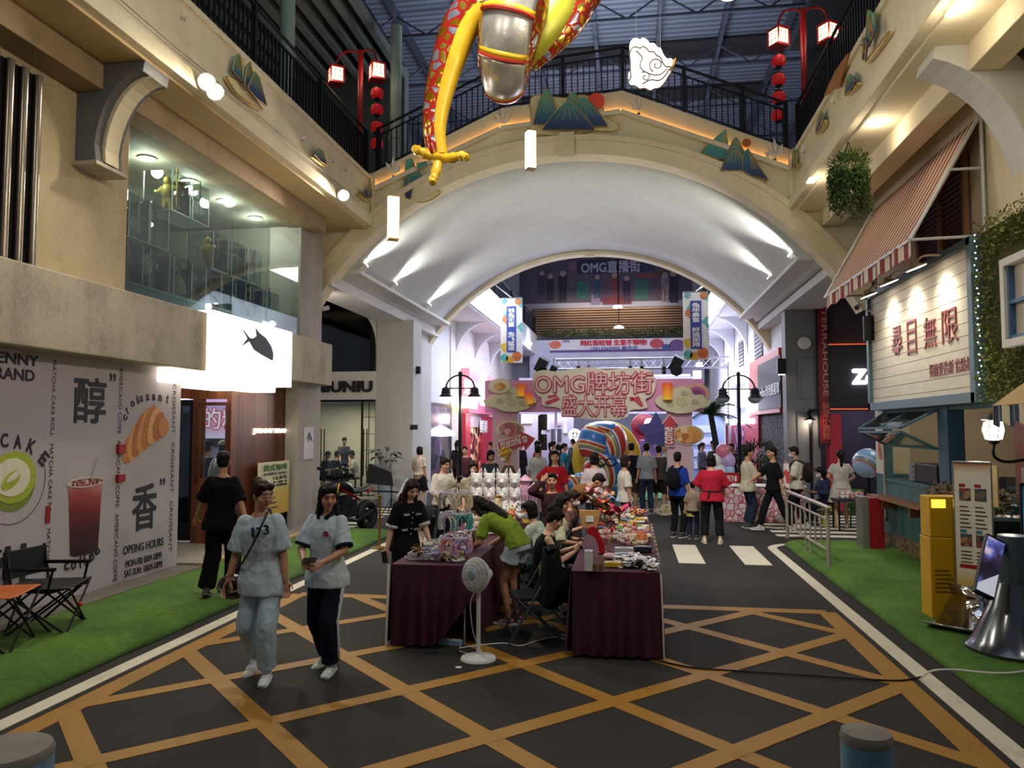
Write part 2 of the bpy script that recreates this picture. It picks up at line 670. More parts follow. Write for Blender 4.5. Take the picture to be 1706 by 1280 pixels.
for i in range(8):
 a0,a1=pi*.5*i/8,pi*.5*(i+1)/8
 cx_,cy_=3.2,14.5
 q=[(cx_-r*cos(a),cy_+r*sin(a))for r,a in((.77,a0),(.61,a0),(.61,a1),(.77,a1))]
 b.prism(q,(0,0,0),X3,Y3,.004)
b.build('edge_line',wht,floor)
for xx in(-3.9,-2.75,-1.6,-.45,.75,1.78):
 b=MB()
 b.bx(xx,xx+.42,12.75,14.75,0,.004)
 b.build('crosswalk_stripe',wht,floor)
for sx,(xa,xb)in(('l',(-10.5,-6.0)),('r',(2.9,10.5))):
 for k in range(7):
  b=MB()
  yy=16.2+k*.62
  b.bx(xa,xb,yy,yy+.3,0,.004)
  b.build('crosswalk_stripe',wht,floor)
def turf_mat():
 t=NT('artificial_turf')
 v=t.coord()
 a=t.n('TexNoise',Scale=220.0,Detail=2.0)
 d=t.n('TexNoise',Scale=1.3,Detail=5.0)
 e=t.n('TexNoise',Scale=14.0,Detail=4.0)
 for q in(a,d,e):
  t.l(v,q.inputs['Vector'])
 f=t.math('ADD',t.math('MULTIPLY',a.outputs[0],.45),t.math('ADD',t.math('MULTIPLY',d.outputs[0],.35),t.math('MULTIPLY',e.outputs[0],.2)))
 t.base(t.ramp(f,[(.32,c('#20400c')),(.5,c('#527f1e')),(.68,c('#7fa635'))]))
 t.b.inputs['Roughness'].default_value=.85
 t.bump(a.outputs[0],.8,.02)
 return t.m
turf=turf_mat()
def turf_strip(x_in,x_out,ya,yb,label):
 """a carpet of turf: flat top, rolled kerb edge at x_in, low ripples"""
 prof=[(0,.005),(.03,.05),(.09,.09),(.2,.115),(.5,.12),(1,.12)]
 wd=x_out-x_in
 def fn(i,j):
  k=i*(len(prof)+4)
  y=ya+(yb-ya)*j
  q=int(k)
  if q<len(prof)-1:
   f=k-q
   p0,p1=prof[q],prof[q+1]
   u,zz=p0[0]+(p1[0]-p0[0])*f,p0[1]+(p1[1]-p0[1])*f
   x=x_in+(1 if wd>0 else-1)*u
  else:
   f=(k-len(prof)+1)/5
   x=x_in+(1 if wd>0 else-1)*1.0+(wd-(1 if wd>0 else-1))*f
   zz=.12
  n=noise.noise(V((x*2.2,y*1.3,3)))
  x+=.02*noise.noise(V((y*1.7,1,2)))*max(0,1-abs(x-x_in)*3)
  return V((x,y,zz+.012*n*min(1,abs(x-x_in)*4)))
 m=MB()
 m.surf(fn,len(prof)+4,90)
 return m.build('artificial_turf',turf,smooth=True,label=label,cat='turf',kind='stuff',solid=.01)
turf_strip(-4.78,-6.3,-1,15.2,'long green artificial turf strip in front of the white poster wall')
turf_strip(2.78,4.5,3.85,14.9,'green artificial turf beside the teal kiosk, with rolled kerb edge')
b=MB()
b.bx(4.45,10,3.85,11.9,0,.12)
b.build('artificial_turf',turf,label='flat green turf under the screens at the right edge',cat='turf',kind='stuff')
b=MB()
b.bx(-6.7,-6.25,-1,11.2,0,.13)
b.build('kerb',stained('#6d665c','#403b35',.85,2,.5,name='grey_paving'),kind='structure')
b=MB()
b.bx(-9,-6.3,10.7,16.2,0,.16)
b.mat(1).bx(-6.36,-6.2,10.7,16.2,0,.165)
b.build('pavement',[stained('#8a8478','#5d574d',.8,2,.4,name='grey_paving'),stained('#b49c73','#86714f',.8,2,.4,name='tan_kerb')],kind='structure')
b=MB()
b.bx(2.72,6.5,-1,3.7,0,.17)
b.build('timber_deck',planks('#4d4338','#75695a',.14,1,.7,'#1d1813','deck_boards',(30,2,2)),bevel=.01,label='grey timber deck corner at the bottom right edge',cat='deck')
# ------------------------------------------------------------------ left side of the hall
XW=-6.65
b=MB()
b.bx(-7.2,XW,-3,9.25,3.9,6.9)
b.mat(0).bx(-7.2,XW,-3,9.25,3.0,3.95)
b.build('wall_left',pier_m,kind='structure')
b=MB()
b.bx(-7.2,XW+.005,-3,10.6,.1,3.06)
poster_wall=b.build('wall_left_lower',M('#c3bdc2',.75,0,.04,1.2,.03,30),kind='structure')
b=MB()
b.bx(-7.1,-6.35,-3,10.78,3.03,3.92)
b.bx(-7.1,-6.35,13.62,15.75,3.08,3.97)
b.build('beam_left',conc,kind='structure',bevel=.015)
b=MB()
b.bx(-6.9,-6.3,-3,15.2,6.27,6.62)
b.build('beam_left_upper',stained('#a58c6c','#6a573f',.85,1.6,.5,.2,'brown_concrete'),kind='structure',bevel=.01)
b=MB()
b.bx(-7.3,-6.62,14.68,15.8,0,6.6)
b.build('column_left',stained('#a9a39a','#7e776c',.8,1.2,.4,.1,'concrete_column'),kind='structure',bevel=.01)
# soffit of the gallery and its fascia
b=MB()
b.bx(-12,-5.75,-3,16.3,6.6,6.72)
b.build('ceiling_gallery_left',stained('#d5bb8c','#b49768',.8,.6,.3,.05,'warm_soffit'),kind='structure')
b=MB()
b.bx(-5.95,-5.7,-3,16.3,6.64,7.78)
b.bx(-5.72,-5.62,-3,16.28,6.64,6.86)
b.bx(-5.72,-5.66,-3,16.28,7.68,7.78)
b.build('fascia_left',cream,kind='structure',bevel=.01)
b=MB()
b.bx(3.35,3.62,-3,16.3,6.64,7.78)
b.bx(3.25,3.37,-3,16.28,6.64,6.86)
b.bx(3.3,3.37,-3,16.28,7.68,7.78)
b.build('fascia_right',cream,kind='structure',bevel=.01)
b=MB()
b.bx(3.4,9,-3,16.3,6.6,6.72)
b.bx(3.9,4.25,-3,16.3,6.28,6.62)
b.build('ceiling_gallery_right',cream,kind='structure',bevel=.01)
b=MB()
b.bx(4.55,4.95,9.9,14.95,2.5,6.7)
b.bx(4.55,4.95,-3,9.9,2.5,6.7)
b.bx(4.55,4.95,14.75,15.05,.1,6.7)
b.build('wall_right',cream,kind='structure')
# right corbel arch near the frame's corner
b=MB()
pr=[(0,0)]+[(-1.15*(1-cos(a))-.0,1.75*sin(a))for a in[pi/2*i/10 for i in range(11)]]
an_=[-.15+1.5*i/12 for i in range(13)]
pr=[(-1.35+1.35*cos(a),4.9+1.6*sin(a))for a in an_]+[(-1.35+1.82*cos(a),4.9+2.05*sin(a))for a in an_[::-1]]
b.prism(pr,(4.57,9.35,0),X3,Z3,-.55)
b.build('corbel',white_pl,bevel=.012,label='large curved white corbel under the right gallery, above the hedge',cat='bracket')
# left corbel
b=MB()
pr=[(-.05,5.38),(.28,5.38),(.28,5.44)]+[(.25+.62*(1-cos(a)),5.45+1.02*sin(a))for a in[pi/2*i/10 for i in range(1,11)]]+[(.9,6.62),(-.05,6.62)]
b.prism(pr,(XW,8.25,0),X3,Z3,-.5)
b.mat(1)
pr2=[(.27,5.44)]+[(.25+.62*(1-cos(a)),5.45+1.02*sin(a))for a in[pi/2*i/10 for i in range(1,11)]]
pr2=pr2+[(x+.05,y-.03)for x,y in pr2[::-1]]
b.prism(pr2,(XW,8.38,0),X3,Z3,-.25)
b.mat(2).bx(XW-.02,XW+.33,8.2,8.8,5.34,5.39)
b.build('corbel',[M('#6d6e72',.75,0,.12,3),cream,conc],bevel=.008,label='grey curved corbel with cream edge on the beige left wall',cat='bracket')
# wall behind the light box: timber cladding facing the street
wood_h=planks('#3a1a0c','#7b4222',.16,1,.38,'#1e0d06','walnut_boards',(20,20,1.2))
b=MB()
b.bx(-7.0,-6.9,12.75,15.1,.16,3.1)
b.build('wall_timber',wood_h,kind='structure')
b=MB()
wx=planks('#4a2410','#8a4f2a',.16,0,.38,'#1e0d06','walnut_boards',(20,20,1.2))
# return wall with the shop window, facing the viewer
W0=12.55
wl,wr=at(333,680,Y=W0).x,at(378,680,Y=W0).x
wt,wb=at(355,676,Y=W0).z,at(355,798,Y=W0).z
dl,dr=at(290,680,Y=W0).x,at(322,680,Y=W0).x
b.bx(dr,wl,W0,W0+.2,.16,3.0)
b.bx(wr,-6.9,W0,W0+.2,.16,3.0)
b.bx(wl,wr,W0,W0+.2,.16,wb)
b.bx(dl-1.5,-6.9,W0,W0+.2,wt+.12,3.0)
b.bx(dl-1.5,dl,W0,W0+.2,.16,3.0)
b.build('wall_timber_return',wx,kind='structure')
b=MB()
b.bx(wr,wr+.06,W0-.04,W0+.02,wb-.05,wt+.06)
b.bx(wl-.05,wr+.06,W0-.04,W0+.02,wt,wt+.06)
b.bx(wl-.05,wl,W0-.04,W0+.02,wb-.05,wt)
b.build('window_frame_timber',M('#4a2818',.45,0,.15,6),kind='structure')
b=MB()
b.bx(wl,wr,W0+.05,W0+.06,wb,wt)
b.build('window_1',gl_m,kind='structure')
b=MB()
b.bx(dl,dr,W0+.05,W0+.09,.3,wt)
b.mat(1).bx(dl,dl+.06,W0+.02,W0+.12,.2,wt+.1).bx(dr-.07,dr,W0+.02,W0+.12,.2,wt+.1).bx(dl,dr,W0+.02,W0+.12,wt,wt+.1).bx(dl,dr,W0+.02,W0+.12,.2,.5)
b.build('door_1',[gl_dark,M('#17120f',.4,.3,.1,8)],kind='structure')
b=MB()
b.bx(-10.5,-7.3,15.9,16.1,0,3.0)
b.bx(-10.5,-10.4,W0+.2,16,0,3.0)
b.bx(-10.5,-7,W0,16.1,2.98,3.05)
b.build('wall_shop_back',M('#8b8494',.8,0,.1,2),kind='structure')
light('POINT',(-8.4,13.4,2.6),150,(.9,.85,1),size=.15)
# room behind the upper shop window
b=MB()
b.bx(-10.2,-10.1,9,15,3.9,6.6)
b.bx(-10.2,-6.7,8.95,9.1,3.9,6.6)
b.bx(-10.2,-6.7,14.7,14.8,3.9,6.6)
b.bx(-10.2,-6.7,9,14.8,3.86,3.95)
b.bx(-10.2,-6.72,9,14.8,6.3,6.4)
b.build('wall_display_room',M('#7d7d6e',.8,0,.15,1.5),kind='structure')
ys=[9.27,10.7,12.0,13.3,14.68]
for i in range(4):
 b=MB()
 b.bx(XW-.012,XW,ys[i]+.008,ys[i+1]-.008,3.93,6.28)
 b.build('window_%d'%(i+2),gl_m,kind='structure')
 # ------------------------------------------------------------------ the arch bridge
AX,AR,AZ=-1.3,6.73,1.32
HA=math.asin(5.72/AR)
YA,YB=16.3,26.0
def arcz(x,r=AR):
 d=r*r-(x-AX)**2
 return AZ+sqrt(d)if d>0 else AZ
def vault_pt(i,j):
 a=-.9+1.8*i
 return V((AX+(AR+.13)*sin(a),YA+.2+(YB-YA-.4)*j,AZ+(AR+.13)*cos(a)))
b=MB()
b.surf(vault_pt,64,6)
vault=b.build('ceiling_vault',vault_m,smooth=True,kind='structure',solid=.08)
def rib(ya,yb,r0,r1,ext=.06):
 m=MB()
 n=64
 rings=[]
 for i in range(n+1):
  a=-HA-ext+(2*HA+2*ext)*i/n
  s_,c_=sin(a),cos(a)
  rings.append([V((AX+r*s_,y,AZ+r*c_))for r,y in((r0,ya),(r1,ya),(r1,yb),(r0,yb))])
 m.loft(rings)
 return m
m=rib(YA-.1,YA+.35,AR,AR+.34)
m2=rib(YA-.14,YA-.08,AR+.3,AR+.42)
m.add(m2.v,m2.f)
m.bx(AX-.16,AX+.16,YA-.17,YA,7.98,8.52)
m.build('trim_arch_front',cream,smooth=True,ang=30,kind='structure')
m=rib(YB-.35,YB+.1,AR-.02,AR+.3,.1)
m.bx(AX-.16,AX+.16,YB-.37,YB-.2,7.95,8.12)
m.build('trim_arch_rear',cream,smooth=True,ang=30,kind='structure')
PT=[(-8.5,7.78),(-5.69,7.9),(-2.75,9.2),(-.1,9.42),(3.37,7.92),(6.5,7.78)]
def ptop(x):
 for(xa,za),(xb,zb)in zip(PT,PT[1:]):
  if x<=xb:
   return za+(zb-za)*(x-xa)/(xb-xa)
 return PT[-1][1]
b=MB()
N=80
xs=sorted([-7.45+12.3*i/N for i in range(N+1)]+[p[0]for p in PT[1:-1]])
for y,fl in((YA,0),(YB,1)):
 lo=[V((x,y,max(arcz(x,AR+.2),4.6)))for x in xs]
 hi=[V((x,y,ptop(x)))for x in xs]
 rings=[[l,h,h+V((0,.25 if not fl else-.25,0)),l+V((0,.25 if not fl else-.25,0))]for l,h in zip(lo,hi)]
 b.loft(rings)
b.build('wall_bridge',stained('#e6dab6','#cdbf98',.75,.6,.25,.04,'cream_plaster'),kind='structure')
# cornice under the parapet with a warm light strip lying on it
m=MB()
g=MB()
cor=[(-5.65,7.5),(-2.75,8.72),(-.15,8.93),(3.32,7.5)]
for(xa,za),(xb,zb)in zip(cor,cor[1:]):
 m.bar((xa,YA-.05,za),(xb,YA-.05,zb),.12,.1)
 g.bar((xa,YA-.035,za+.062),(xb,YA-.035,zb+.062),.05,.02)
m.build('trim_cornice',cream,kind='structure')
g.build('light_strip',glow('#ffb45a',5,'warm_strip'),label='warm light strip along the cornice of the arch bridge',cat='light strip')
for xx in(-5.64,3.31):
 m=MB()
 m.bx(xx-.05,xx+.05,YA-.08,YA,6.9,7.75)
 m.build('trim_corner',cream,kind='structure')
 # beams that carry the vault, and pillars
b=MB()
for xs_,xe in((-7.5,-6.6),(4.1,5.1)):
 b.bx(xs_,xe,YA-.02,YB+.1,5.36,5.72)
b.bx(-6.8,-6.08,YA+.4,YB-.4,5.7,5.79)
b.bx(3.5,4.4,YA+.4,YB-.4,5.7,5.79)
b.build('beam_vault',white_pl,kind='structure',bevel=.01)
b=MB()
b.bx(-7.5,-6.35,22.0,22.9,0,5.4)
b.bx(-7.5,-6.85,22.9,26.0,0,5.4)
b.build('pillar_left',stained('#bdbcb9','#a3a2a0',.7,.7,.3,.04,'pale_pillar'),kind='structure')
# ------------------------------------------------------------------ roof of the hall, high galleries
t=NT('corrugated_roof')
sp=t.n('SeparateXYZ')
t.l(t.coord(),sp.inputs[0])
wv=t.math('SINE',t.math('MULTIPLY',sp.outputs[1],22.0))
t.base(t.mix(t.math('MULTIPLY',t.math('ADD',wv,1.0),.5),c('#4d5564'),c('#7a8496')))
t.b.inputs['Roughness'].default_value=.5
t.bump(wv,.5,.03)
roof_m=t.m
b=MB()
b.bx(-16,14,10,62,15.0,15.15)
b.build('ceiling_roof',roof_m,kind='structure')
b=MB()
for i in range(11):
 xx=-11+i*2.0
 b.bx(xx-.06,xx+.06,12,60,14.72,15)
for k in range(8):
 yy=22+k*3.3
 for j in range(26):
  xa=-12+j
  b.bar((xa,yy,14.75 if j%2 else 14.1),(xa+1,yy,14.1 if j%2 else 14.75),.04,.04)
 b.bx(-12,14,yy-.04,yy+.04,14.06,14.14)
b.build('ceiling_purlins',M('#4a5160',.5,.4,.1,3),kind='structure')
b=MB()
for yy,w_ in((25.2,1.3),(28.8,1.1),(33.5,1.2)):
 b.bx(-4.2,5.2,yy,yy+w_,14.9,14.99)
b.build('ceiling_vents',M('#1f2024',.9,0,.3,3),kind='structure')
b=MB()
b.bx(-14,-6.2,-2,20.4,12.3,12.4)
b.mat(1)
for i in range(18):
 xx=-13.5+i*.42
 b.bx(xx,xx+.16,-2,20.4,12.05,12.3)
b.build('ceiling_slats',[M('#15171b',.9,0,.1,2),M('#6b7270',.6,.2,.1,3)],kind='structure')
b=MB()
b.bx(-14,-6.2,20.4,20.8,7.0,12.4)
b.bx(4.6,12,20.4,20.8,7.0,12.4)
b.bx(-14,-13.9,0,20.5,7,12.4)
b.build('wall_upper',M('#5d6b66',.8,0,.15,1),kind='structure')
b=MB()
b.bx(4.2,12,-2,20.4,12.0,12.2)
b.build('ceiling_upper_right',M('#24272a',.9,0,.15,2),kind='structure')
b=MB()
b.bx(-8.1,-7.9,4,12.5,7.7,12.0)
b.build('wall_upper_left',grad([(0,'#8fb9a0'),(.5,'#b3cfb4'),(1,'#7aa893')],1,4,12,.8,'pale_green_mural',3),kind='structure')
for px_,lab in((478,'pale round downpipe beside the pale green upper wall'),(660,'grey round downpipe standing behind the lantern post, left of the dragon')):
 p=at(px_,100,Y=13.5 if px_<600 else 18)
 b=MB()
 b.cyl((p.x,p.y,7.6),(p.x,p.y,12.2),.14)
 b.lathe([(.15,0),(.17,.02),(.17,.1),(.15,.12)],(p.x,p.y,9.3))
 b.build('downpipe',M('#9fb5a6',.5,0,.1,4),smooth=True,label=lab,cat='pipe')
b=MB()
b.bx(-12,-5.75,-3,16.3,7.7,7.78)
b.bx(3.5,9,-3,16.3,7.7,7.78)
b.build('floor_gallery',M('#3b3a38',.9),kind='structure')
# end of the hall behind the viewer, so that the light stays inside
b=MB()
b.bx(-14,12,-3.2,-3.0,0,3.2)
b.build('wall_back',M('#55524e',.8),kind='structure')
# ------------------------------------------------------------------ railings
def railing(label,path,hgt,gap,group=None,mats=black_m,post=None,br=.011):
 root=thing('balcony_railing',label,'railing',path[0])
 m=MB()
 m.tube([p+V((0,0,hgt))for p in path],.03,8)
 m.build('handrail',mats,root)
 m=MB()
 for p,q in zip(path,path[1:]):
  m.bar(p+V((0,0,.1)),q+V((0,0,.1)),.03,.03)
  m.bar(p+V((0,0,hgt-.17)),q+V((0,0,hgt-.17)),.03,.03)
 m.build('cross_rail',mats,root)
 bal=None
 n_=0
 L=sum((q-p).length for p,q in zip(path,path[1:]))
 for p,q in zip(path,path[1:]):
  d=q-p
  k=max(1,int(d.length/gap))
  for i in range(k):
   x=p+d*(i+.5)/k
   if bal is None:
    m=MB()
    m.bx(-br,br,-br,br,.1,hgt-.17)
    m2_=m.mesh('baluster')
    m2_.materials.append(mats)
    bal=m2_
   o=bpy.data.objects.new('baluster',bal)
   o.location=x-V(root.location)
   o.parent=root
   COL.objects.link(o)
  m=MB()
  m.bx(p.x-.04,p.x+.04,p.y-.04,p.y+.04,p.z,p.z+hgt+.02)
  m.build('post',mats,root)
 p=path[-1]
 m=MB()
 m.bx(p.x-.04,p.x+.04,p.y-.04,p.y+.04,p.z,p.z+hgt+.02)
 m.build('post',mats,root)
 return root
yy=YA+.12
railing('black bridge railing with thin balusters rising and falling over the cream arch',[V((-5.6,yy,7.94)),V((-4.1,yy,8.6)),V((-2.75,yy,9.2)),V((-1.4,yy,9.31)),V((-.1,yy,9.42)),V((1.2,yy,8.86)),V((2.4,yy,8.34)),V((3.27,yy,7.96))],1.02,.13)
railing('black gallery railing above the left cream fascia',[V((-5.8,3.2+i*2.6,7.78))for i in range(6)],1.05,.135,br=.016)
railing('black gallery railing with close bars above the right cream fascia',[V((3.46,3.2+i*2.6,7.78))for i in range(6)],1.05,.135,br=.028)
# ------------------------------------------------------------------ lamps of the structure
def flood(label,p,aim,power,col=CREAM,group='floodlights on the left fascia'):
 root=thing('floodlight',label,'light',p,group)
 d=(V(aim)-V(p)).normalized()
 m=MB()
 m.lathe([(.03,-.12),(.09,-.1),(.11,0),(.12,.03),(.1,.03),(.1,.02)],(0,0,0),20,d)
 o=m.build('housing',white_m,None,smooth=True,loc=V((0,0,0)))
 o.parent=root
 m=MB()
 m.lathe([(.098,0),(.098,.035),(.06,.045),(0,.047)],(0,0,0),20,d)
 o=m.build('lamp_lens',glow('#ffeec8',30,'flood_lens'),None,smooth=True,loc=V((0,0,0)))
 o.parent=root
 m=MB()
 m.tube([V((0,0,0)),V((-.12,0,.02))],.015)
 o=m.build('bracket',white_m,None,loc=V((0,0,0)))
 o.parent=root
 light('SPOT',V(p)+d*.09,power,col,aim=aim,size=.1,angle=150,blend=.7)
 return root
flood('bright round floodlight on the left fascia beside the large mountain cutout',at(358,152,X=-5.42),(-.6,3.5,1),420)
fp_=at(344,168,X=-5.5)
fp_.z=6.74
flood('added round lamp standing for the glare on the left fascia ledge',fp_,(-2.5,3.5,3),60)  # added lamp in place of the bright glare on the ledge
flood('bright round floodlight near the far end of the left fascia by the arch',at(572,325,X=-5.5),(-1,6,1),420)
def vault_spot(label,p,aim,power):
 root=thing('spotlight',label,'light',p,'spotlights along the vault ledges')
 d=(V(aim)-V(p)).normalized()
 m=MB()
 m.tube([d*-.16,d*.1],.06,14)
 o=m.build('housing',white_m,None,smooth=True,loc=V((0,0,0)))
 o.parent=root
 m=MB()
 m.lathe([(.058,.1),(.05,.112),(0,.114)],(0,0,0),14,d)
 o=m.build('lamp_lens',glow('#fbfbf4',40,'spot_lens'),None,loc=V((0,0,0)))
 o.parent=root
 m=MB()
 m.bx(-.02,.02,-.02,.02,5.79-p[2],0)
 o=m.build('stem',white_m,None,loc=V((0,0,0)))
 o.parent=root
 light('SPOT',V(p)+d*.13,power,(1,.97,.9),aim=aim,size=.05,angle=100,blend=.8)
for i,(u,v)in enumerate(((603,455),(655,500),(712,523))):
 p=at(u,v,X=-6.2)
 p.z=5.95
 p.y=max(p.y,17.2)
 vault_spot(('nearest','middle','farthest')[i]+' white spotlight on the left ledge under the vault',p,(-3.8,p.y+.6,8.0),260)
for i,(u,v)in enumerate(((1365,438),(1324,483),(1287,513))):
 p=at(u,v,X=3.6)
 p.z=5.95
 p.y=max(p.y,17.6)
 vault_spot(('nearest','middle','farthest')[i]+' white spotlight on the right ledge under the vault',p,(1.2,p.y+.6,8.0),260)
 # ================================================================== LEFT: printed poster wall
PX=-6.640
pl=dict(X=PX)
def p2d(u,v,X=PX):
 q=at(u,v,X=X)
 return(q.y,q.z)
def oval(cx,cy_,rx,ry,n=28,rot=0.,a0=0.,a1=2*pi):
 o=[]
 for i in range(n):
  a=a0+(a1-a0)*i/(n if abs(a1-a0-2*pi)<1e-6 else n-1)
  x,y=rx*cos(a),ry*sin(a)
  o.append((cx+x*cos(rot)-y*sin(rot),cy_+x*sin(rot)+y*cos(rot)))
 return o
def ring_arc(cx,cy_,rx,ry,wd,a0,a1,n=20):
 o=[(cx+rx*cos(a0+(a1-a0)*i/n),cy_+ry*sin(a0+(a1-a0)*i/n))for i in range(n+1)]
 q=[(cx+(rx-wd)*cos(a0+(a1-a0)*i/n),cy_+(ry-wd)*sin(a0+(a1-a0)*i/n))for i in range(n+1)]
 return o+q[::-1]
post=thing('wall_poster','huge white cafe poster with cake, iced drink and croissant on the left wall','poster',(PX,8.6,.14))
m=MB()
m.bx(PX-.006,PX,4.2,10.5,.14,3.05)
m.build('sheet',stained('#bdb6be','#a8a1a9',.8,.4,.15,.02,'poster_paper'),post)
OY,OZ=(0,1,0),(0,0,1)
def flat(poly,name,mat,lift=0.,parent=post,d=.003,X=PX):
 mm=MB()
 mm.prism(poly,(X+lift,0,0),OY,OZ,d)
 return mm.build(name,mat,parent)
kw=dict(depth=.003,lift=.0)
for body,u0,v0,u1,v1 in(('PENNY',-20,588,64,607),('BRAND',-24,613,58,633)):
 pix_letters(body,u0,v0,u1,v1,pl,ink_m,post,OY,OZ,bold=.03,**kw)
pix_letters('醇',121,628,178,706,pl,ink_m,post,OY,OZ,bold=.02,**kw)
pix_letters('”',182,622,193,636,pl,ink_m,post,OY,OZ,bold=.02,**kw)
pix_letters('香',219,806,262,883,pl,ink_m,post,OY,OZ,bold=.02,**kw)
pix_letters('”',266,797,275,809,pl,ink_m,post,OY,OZ,bold=.02,**kw)
pix_letters('甜',-42,912,50,998,pl,ink_m,post,OY,OZ,bold=.02,**kw)
pix_letters('OPEING HOURS',205,903,272,917,pl,ink_m,post,OY,OZ,bold=.012,**kw)
pix_letters('MON-FRI: 8AM-10PM\nSAT-SUN: 10AM-10PM',207,927,270,954,pl,ink_m,post,OY,OZ,bold=.01,**kw)
def column_text(body,ua,va,ub,vb,wpx,mat=ink_m):
 """small capitals that run down the sheet, turned a quarter"""
 a,b_=at(ua,va,X=PX),at(ub,vb,X=PX)
 hh=abs((at(ua+wpx,va,X=PX)-a).y)
 letters(body,(PX,a.y,a.z),(0,0,-1),(0,1,0),a.z-b_.z,hh,mat,post,depth=.002,bold=.0)
column_text('MATCHA CAKE ROLL   MATCHA CAKE ROLL   MATCHA CAKE',88,600,76,975,6)
column_text('AMERICANO COFFE   AMERICANO COFFE   AMERICANO COFFE',199,612,188,970,6)
column_text('CROISSANT   CROISSANT   CROISSANT',288,640,280,920,5)
def arc_text(body,pts,size_px,mat=ink_m,X=PX,parent=post,bold=.03):
 """letters set one by one along a measured arc"""
 k=0
 for ch,(u,v,ang)in zip(body,pts):
  a=at(u,v,X=X)
  s_=abs((at(u,v-size_px,X=X)-a).z)
  ux=V((0,cos(ang),sin(ang)))
  uy=V((0,-sin(ang),cos(ang)))
  wd=s_*(.35 if ch in 'itrf' else .62 if ch.islower()else .68)
  hh=s_*(.72 if ch in 'coassn' or ch in 'eour' else 1.0)
  letters(ch,a,ux,uy,wd,hh,mat,parent,depth=.003,bold=bold)
arc_text('CAKE',[(1,747,.1),(22,748,-.05),(42,752,-.4),(62,768,-.75)],24)
arc_text('croissant',[(209,703,.9),(213,690,.75),(220,680,.6),(229,674,.4),(233,671,.25),(243,668,.1),(253,667,-.02),(263,668,-.15),(276,672,-.2)],15)
arc_text('coffee',[(106,952,.0),(118,951,.1),(132,948,.15),(140,944,.25),(150,938,.4),(160,928,.6)],20)
# cake
gy,gz=p2d(22,800)
u1_=abs(p2d(60,800)[0]-gy)/38
flat(ring_arc(gy,gz,54*u1_,56*u1_,.006,-1.9,.6,30),'plate_outline',ink_m,.001)
flat(oval(gy,gz-.05,36*u1_,34*u1_),'cake_print',M('#7c8a33',.6,0,.25,30),.001)
flat(oval(gy,gz+.03,37*u1_,33*u1_),'cake_print',M('#a9bd35',.6,0,.2,40),.004)
flat(oval(gy-.02,gz+.03,29*u1_,24*u1_),'cream_print',M('#e9e6d2',.6,0,.05,10),.007)
flat(oval(gy-.04,gz+.0,17*u1_,9*u1_,rot=.6),'cake_print',M('#a9bd35',.6,0,.2,40),.010)
flat(oval(gy-.0,gz+.045,14*u1_,4*u1_,rot=.5),'cream_print',M('#e9e6d2',.6,0,.05,10),.013)
# iced drink
ty,tz=p2d(143,805)
by,bz=p2d(140,925)
hw=abs(p2d(172,800)[0]-p2d(113,800)[0])/2
cup=grad([(0,'#2a1013'),(.35,'#4a1216'),(.6,'#7c1d20'),(.85,'#a8403a'),(1,'#c98a7c')],2,bz,tz,.4,'iced_drink_print',.35)
flat([(ty-hw*.98,tz),(ty-hw*.9,tz-.2),(by-hw*.78,bz+.03),(by-hw*.5,bz),(by+hw*.5,bz),(by+hw*.78,bz+.03),(ty+hw*.9,tz-.2),(ty+hw*.98,tz)],'drink_print',cup,.001)
flat(oval(ty,tz,hw,.05),'drink_print',cells(['#6b2a28','#b3776b','#d9c4b8','#8a3b35'],22,name='ice_print'),.004)
flat(ring_arc(ty,tz+.01,hw*1.06,.062,.012,0,2*pi,36),'lid_outline',M('#e4dfdf',.3,0,.02,5),.007)
sa,sb=p2d(152,800),p2d(162,765)
flat([(sa[0]-.012,sa[1]),(sb[0]-.012,sb[1]),(sb[0]+.012,sb[1]),(sa[0]+.012,sa[1])],'straw_print',M('#b9b2b6',.4),.008)
# croissant
oy,oz=p2d(243,722)
ku=abs(p2d(253,722)[0]-oy)/10
tones=['#c9813c','#dca05a','#b96c2c','#d99550','#c07834','#e0ab68','#b56a2b']
for i in range(8):
 f=i/7
 px_,pz_=oy+(-26+54*f)*ku,oz+(-16+22*f+10*sin(pi*f))*ku
 flat(oval(px_,pz_,9.5*ku,(10+15*sin(pi*min(1,f*.9+.1)))*ku,20,rot=-.35),'croissant_print',M(tones[i%7],.6,0,.2,25),.001+.002*i)
 # red stickers on the print
for k,(u,v,w_,h_)in enumerate(((199,748,12,16),(198,797,12,14),(79,858,9,30))):
 a=at(u-w_/2,v+h_/2,X=PX)
 d_=at(u+w_/2,v-h_/2,X=PX)
 mm=MB()
 mm.bx(PX,PX+(.05 if k<2 else .008),a.y,d_.y,a.z,d_.z)
 o=mm.build('alarm_button' if k<2 else 'sticker',red_m,bevel=.005,label=('small red box on the poster beside the croissant','small red box on the poster below the croissant','narrow red tag on the poster between cake and iced drink')[k],cat='alarm box' if k<2 else 'sticker')
 # slatted screen at the upper left corner
root=thing('slat_screen','screen of upright black and steel slats on the beige upper wall','screen',(XW,6.8,3.97))
mm=MB()
mm.bx(XW,XW+.02,5.2,7.62,3.97,6.15)
mm.build('backing',black_m,root)
for i in range(12):
 y=7.58-i*.2
 mm=MB()
 mm.tube([(XW+.05,y,3.97),(XW+.05,y,6.15)],.045,10)
 mm.build('slat',M('#8f887c',.28,.85,.1,3),root,smooth=True)
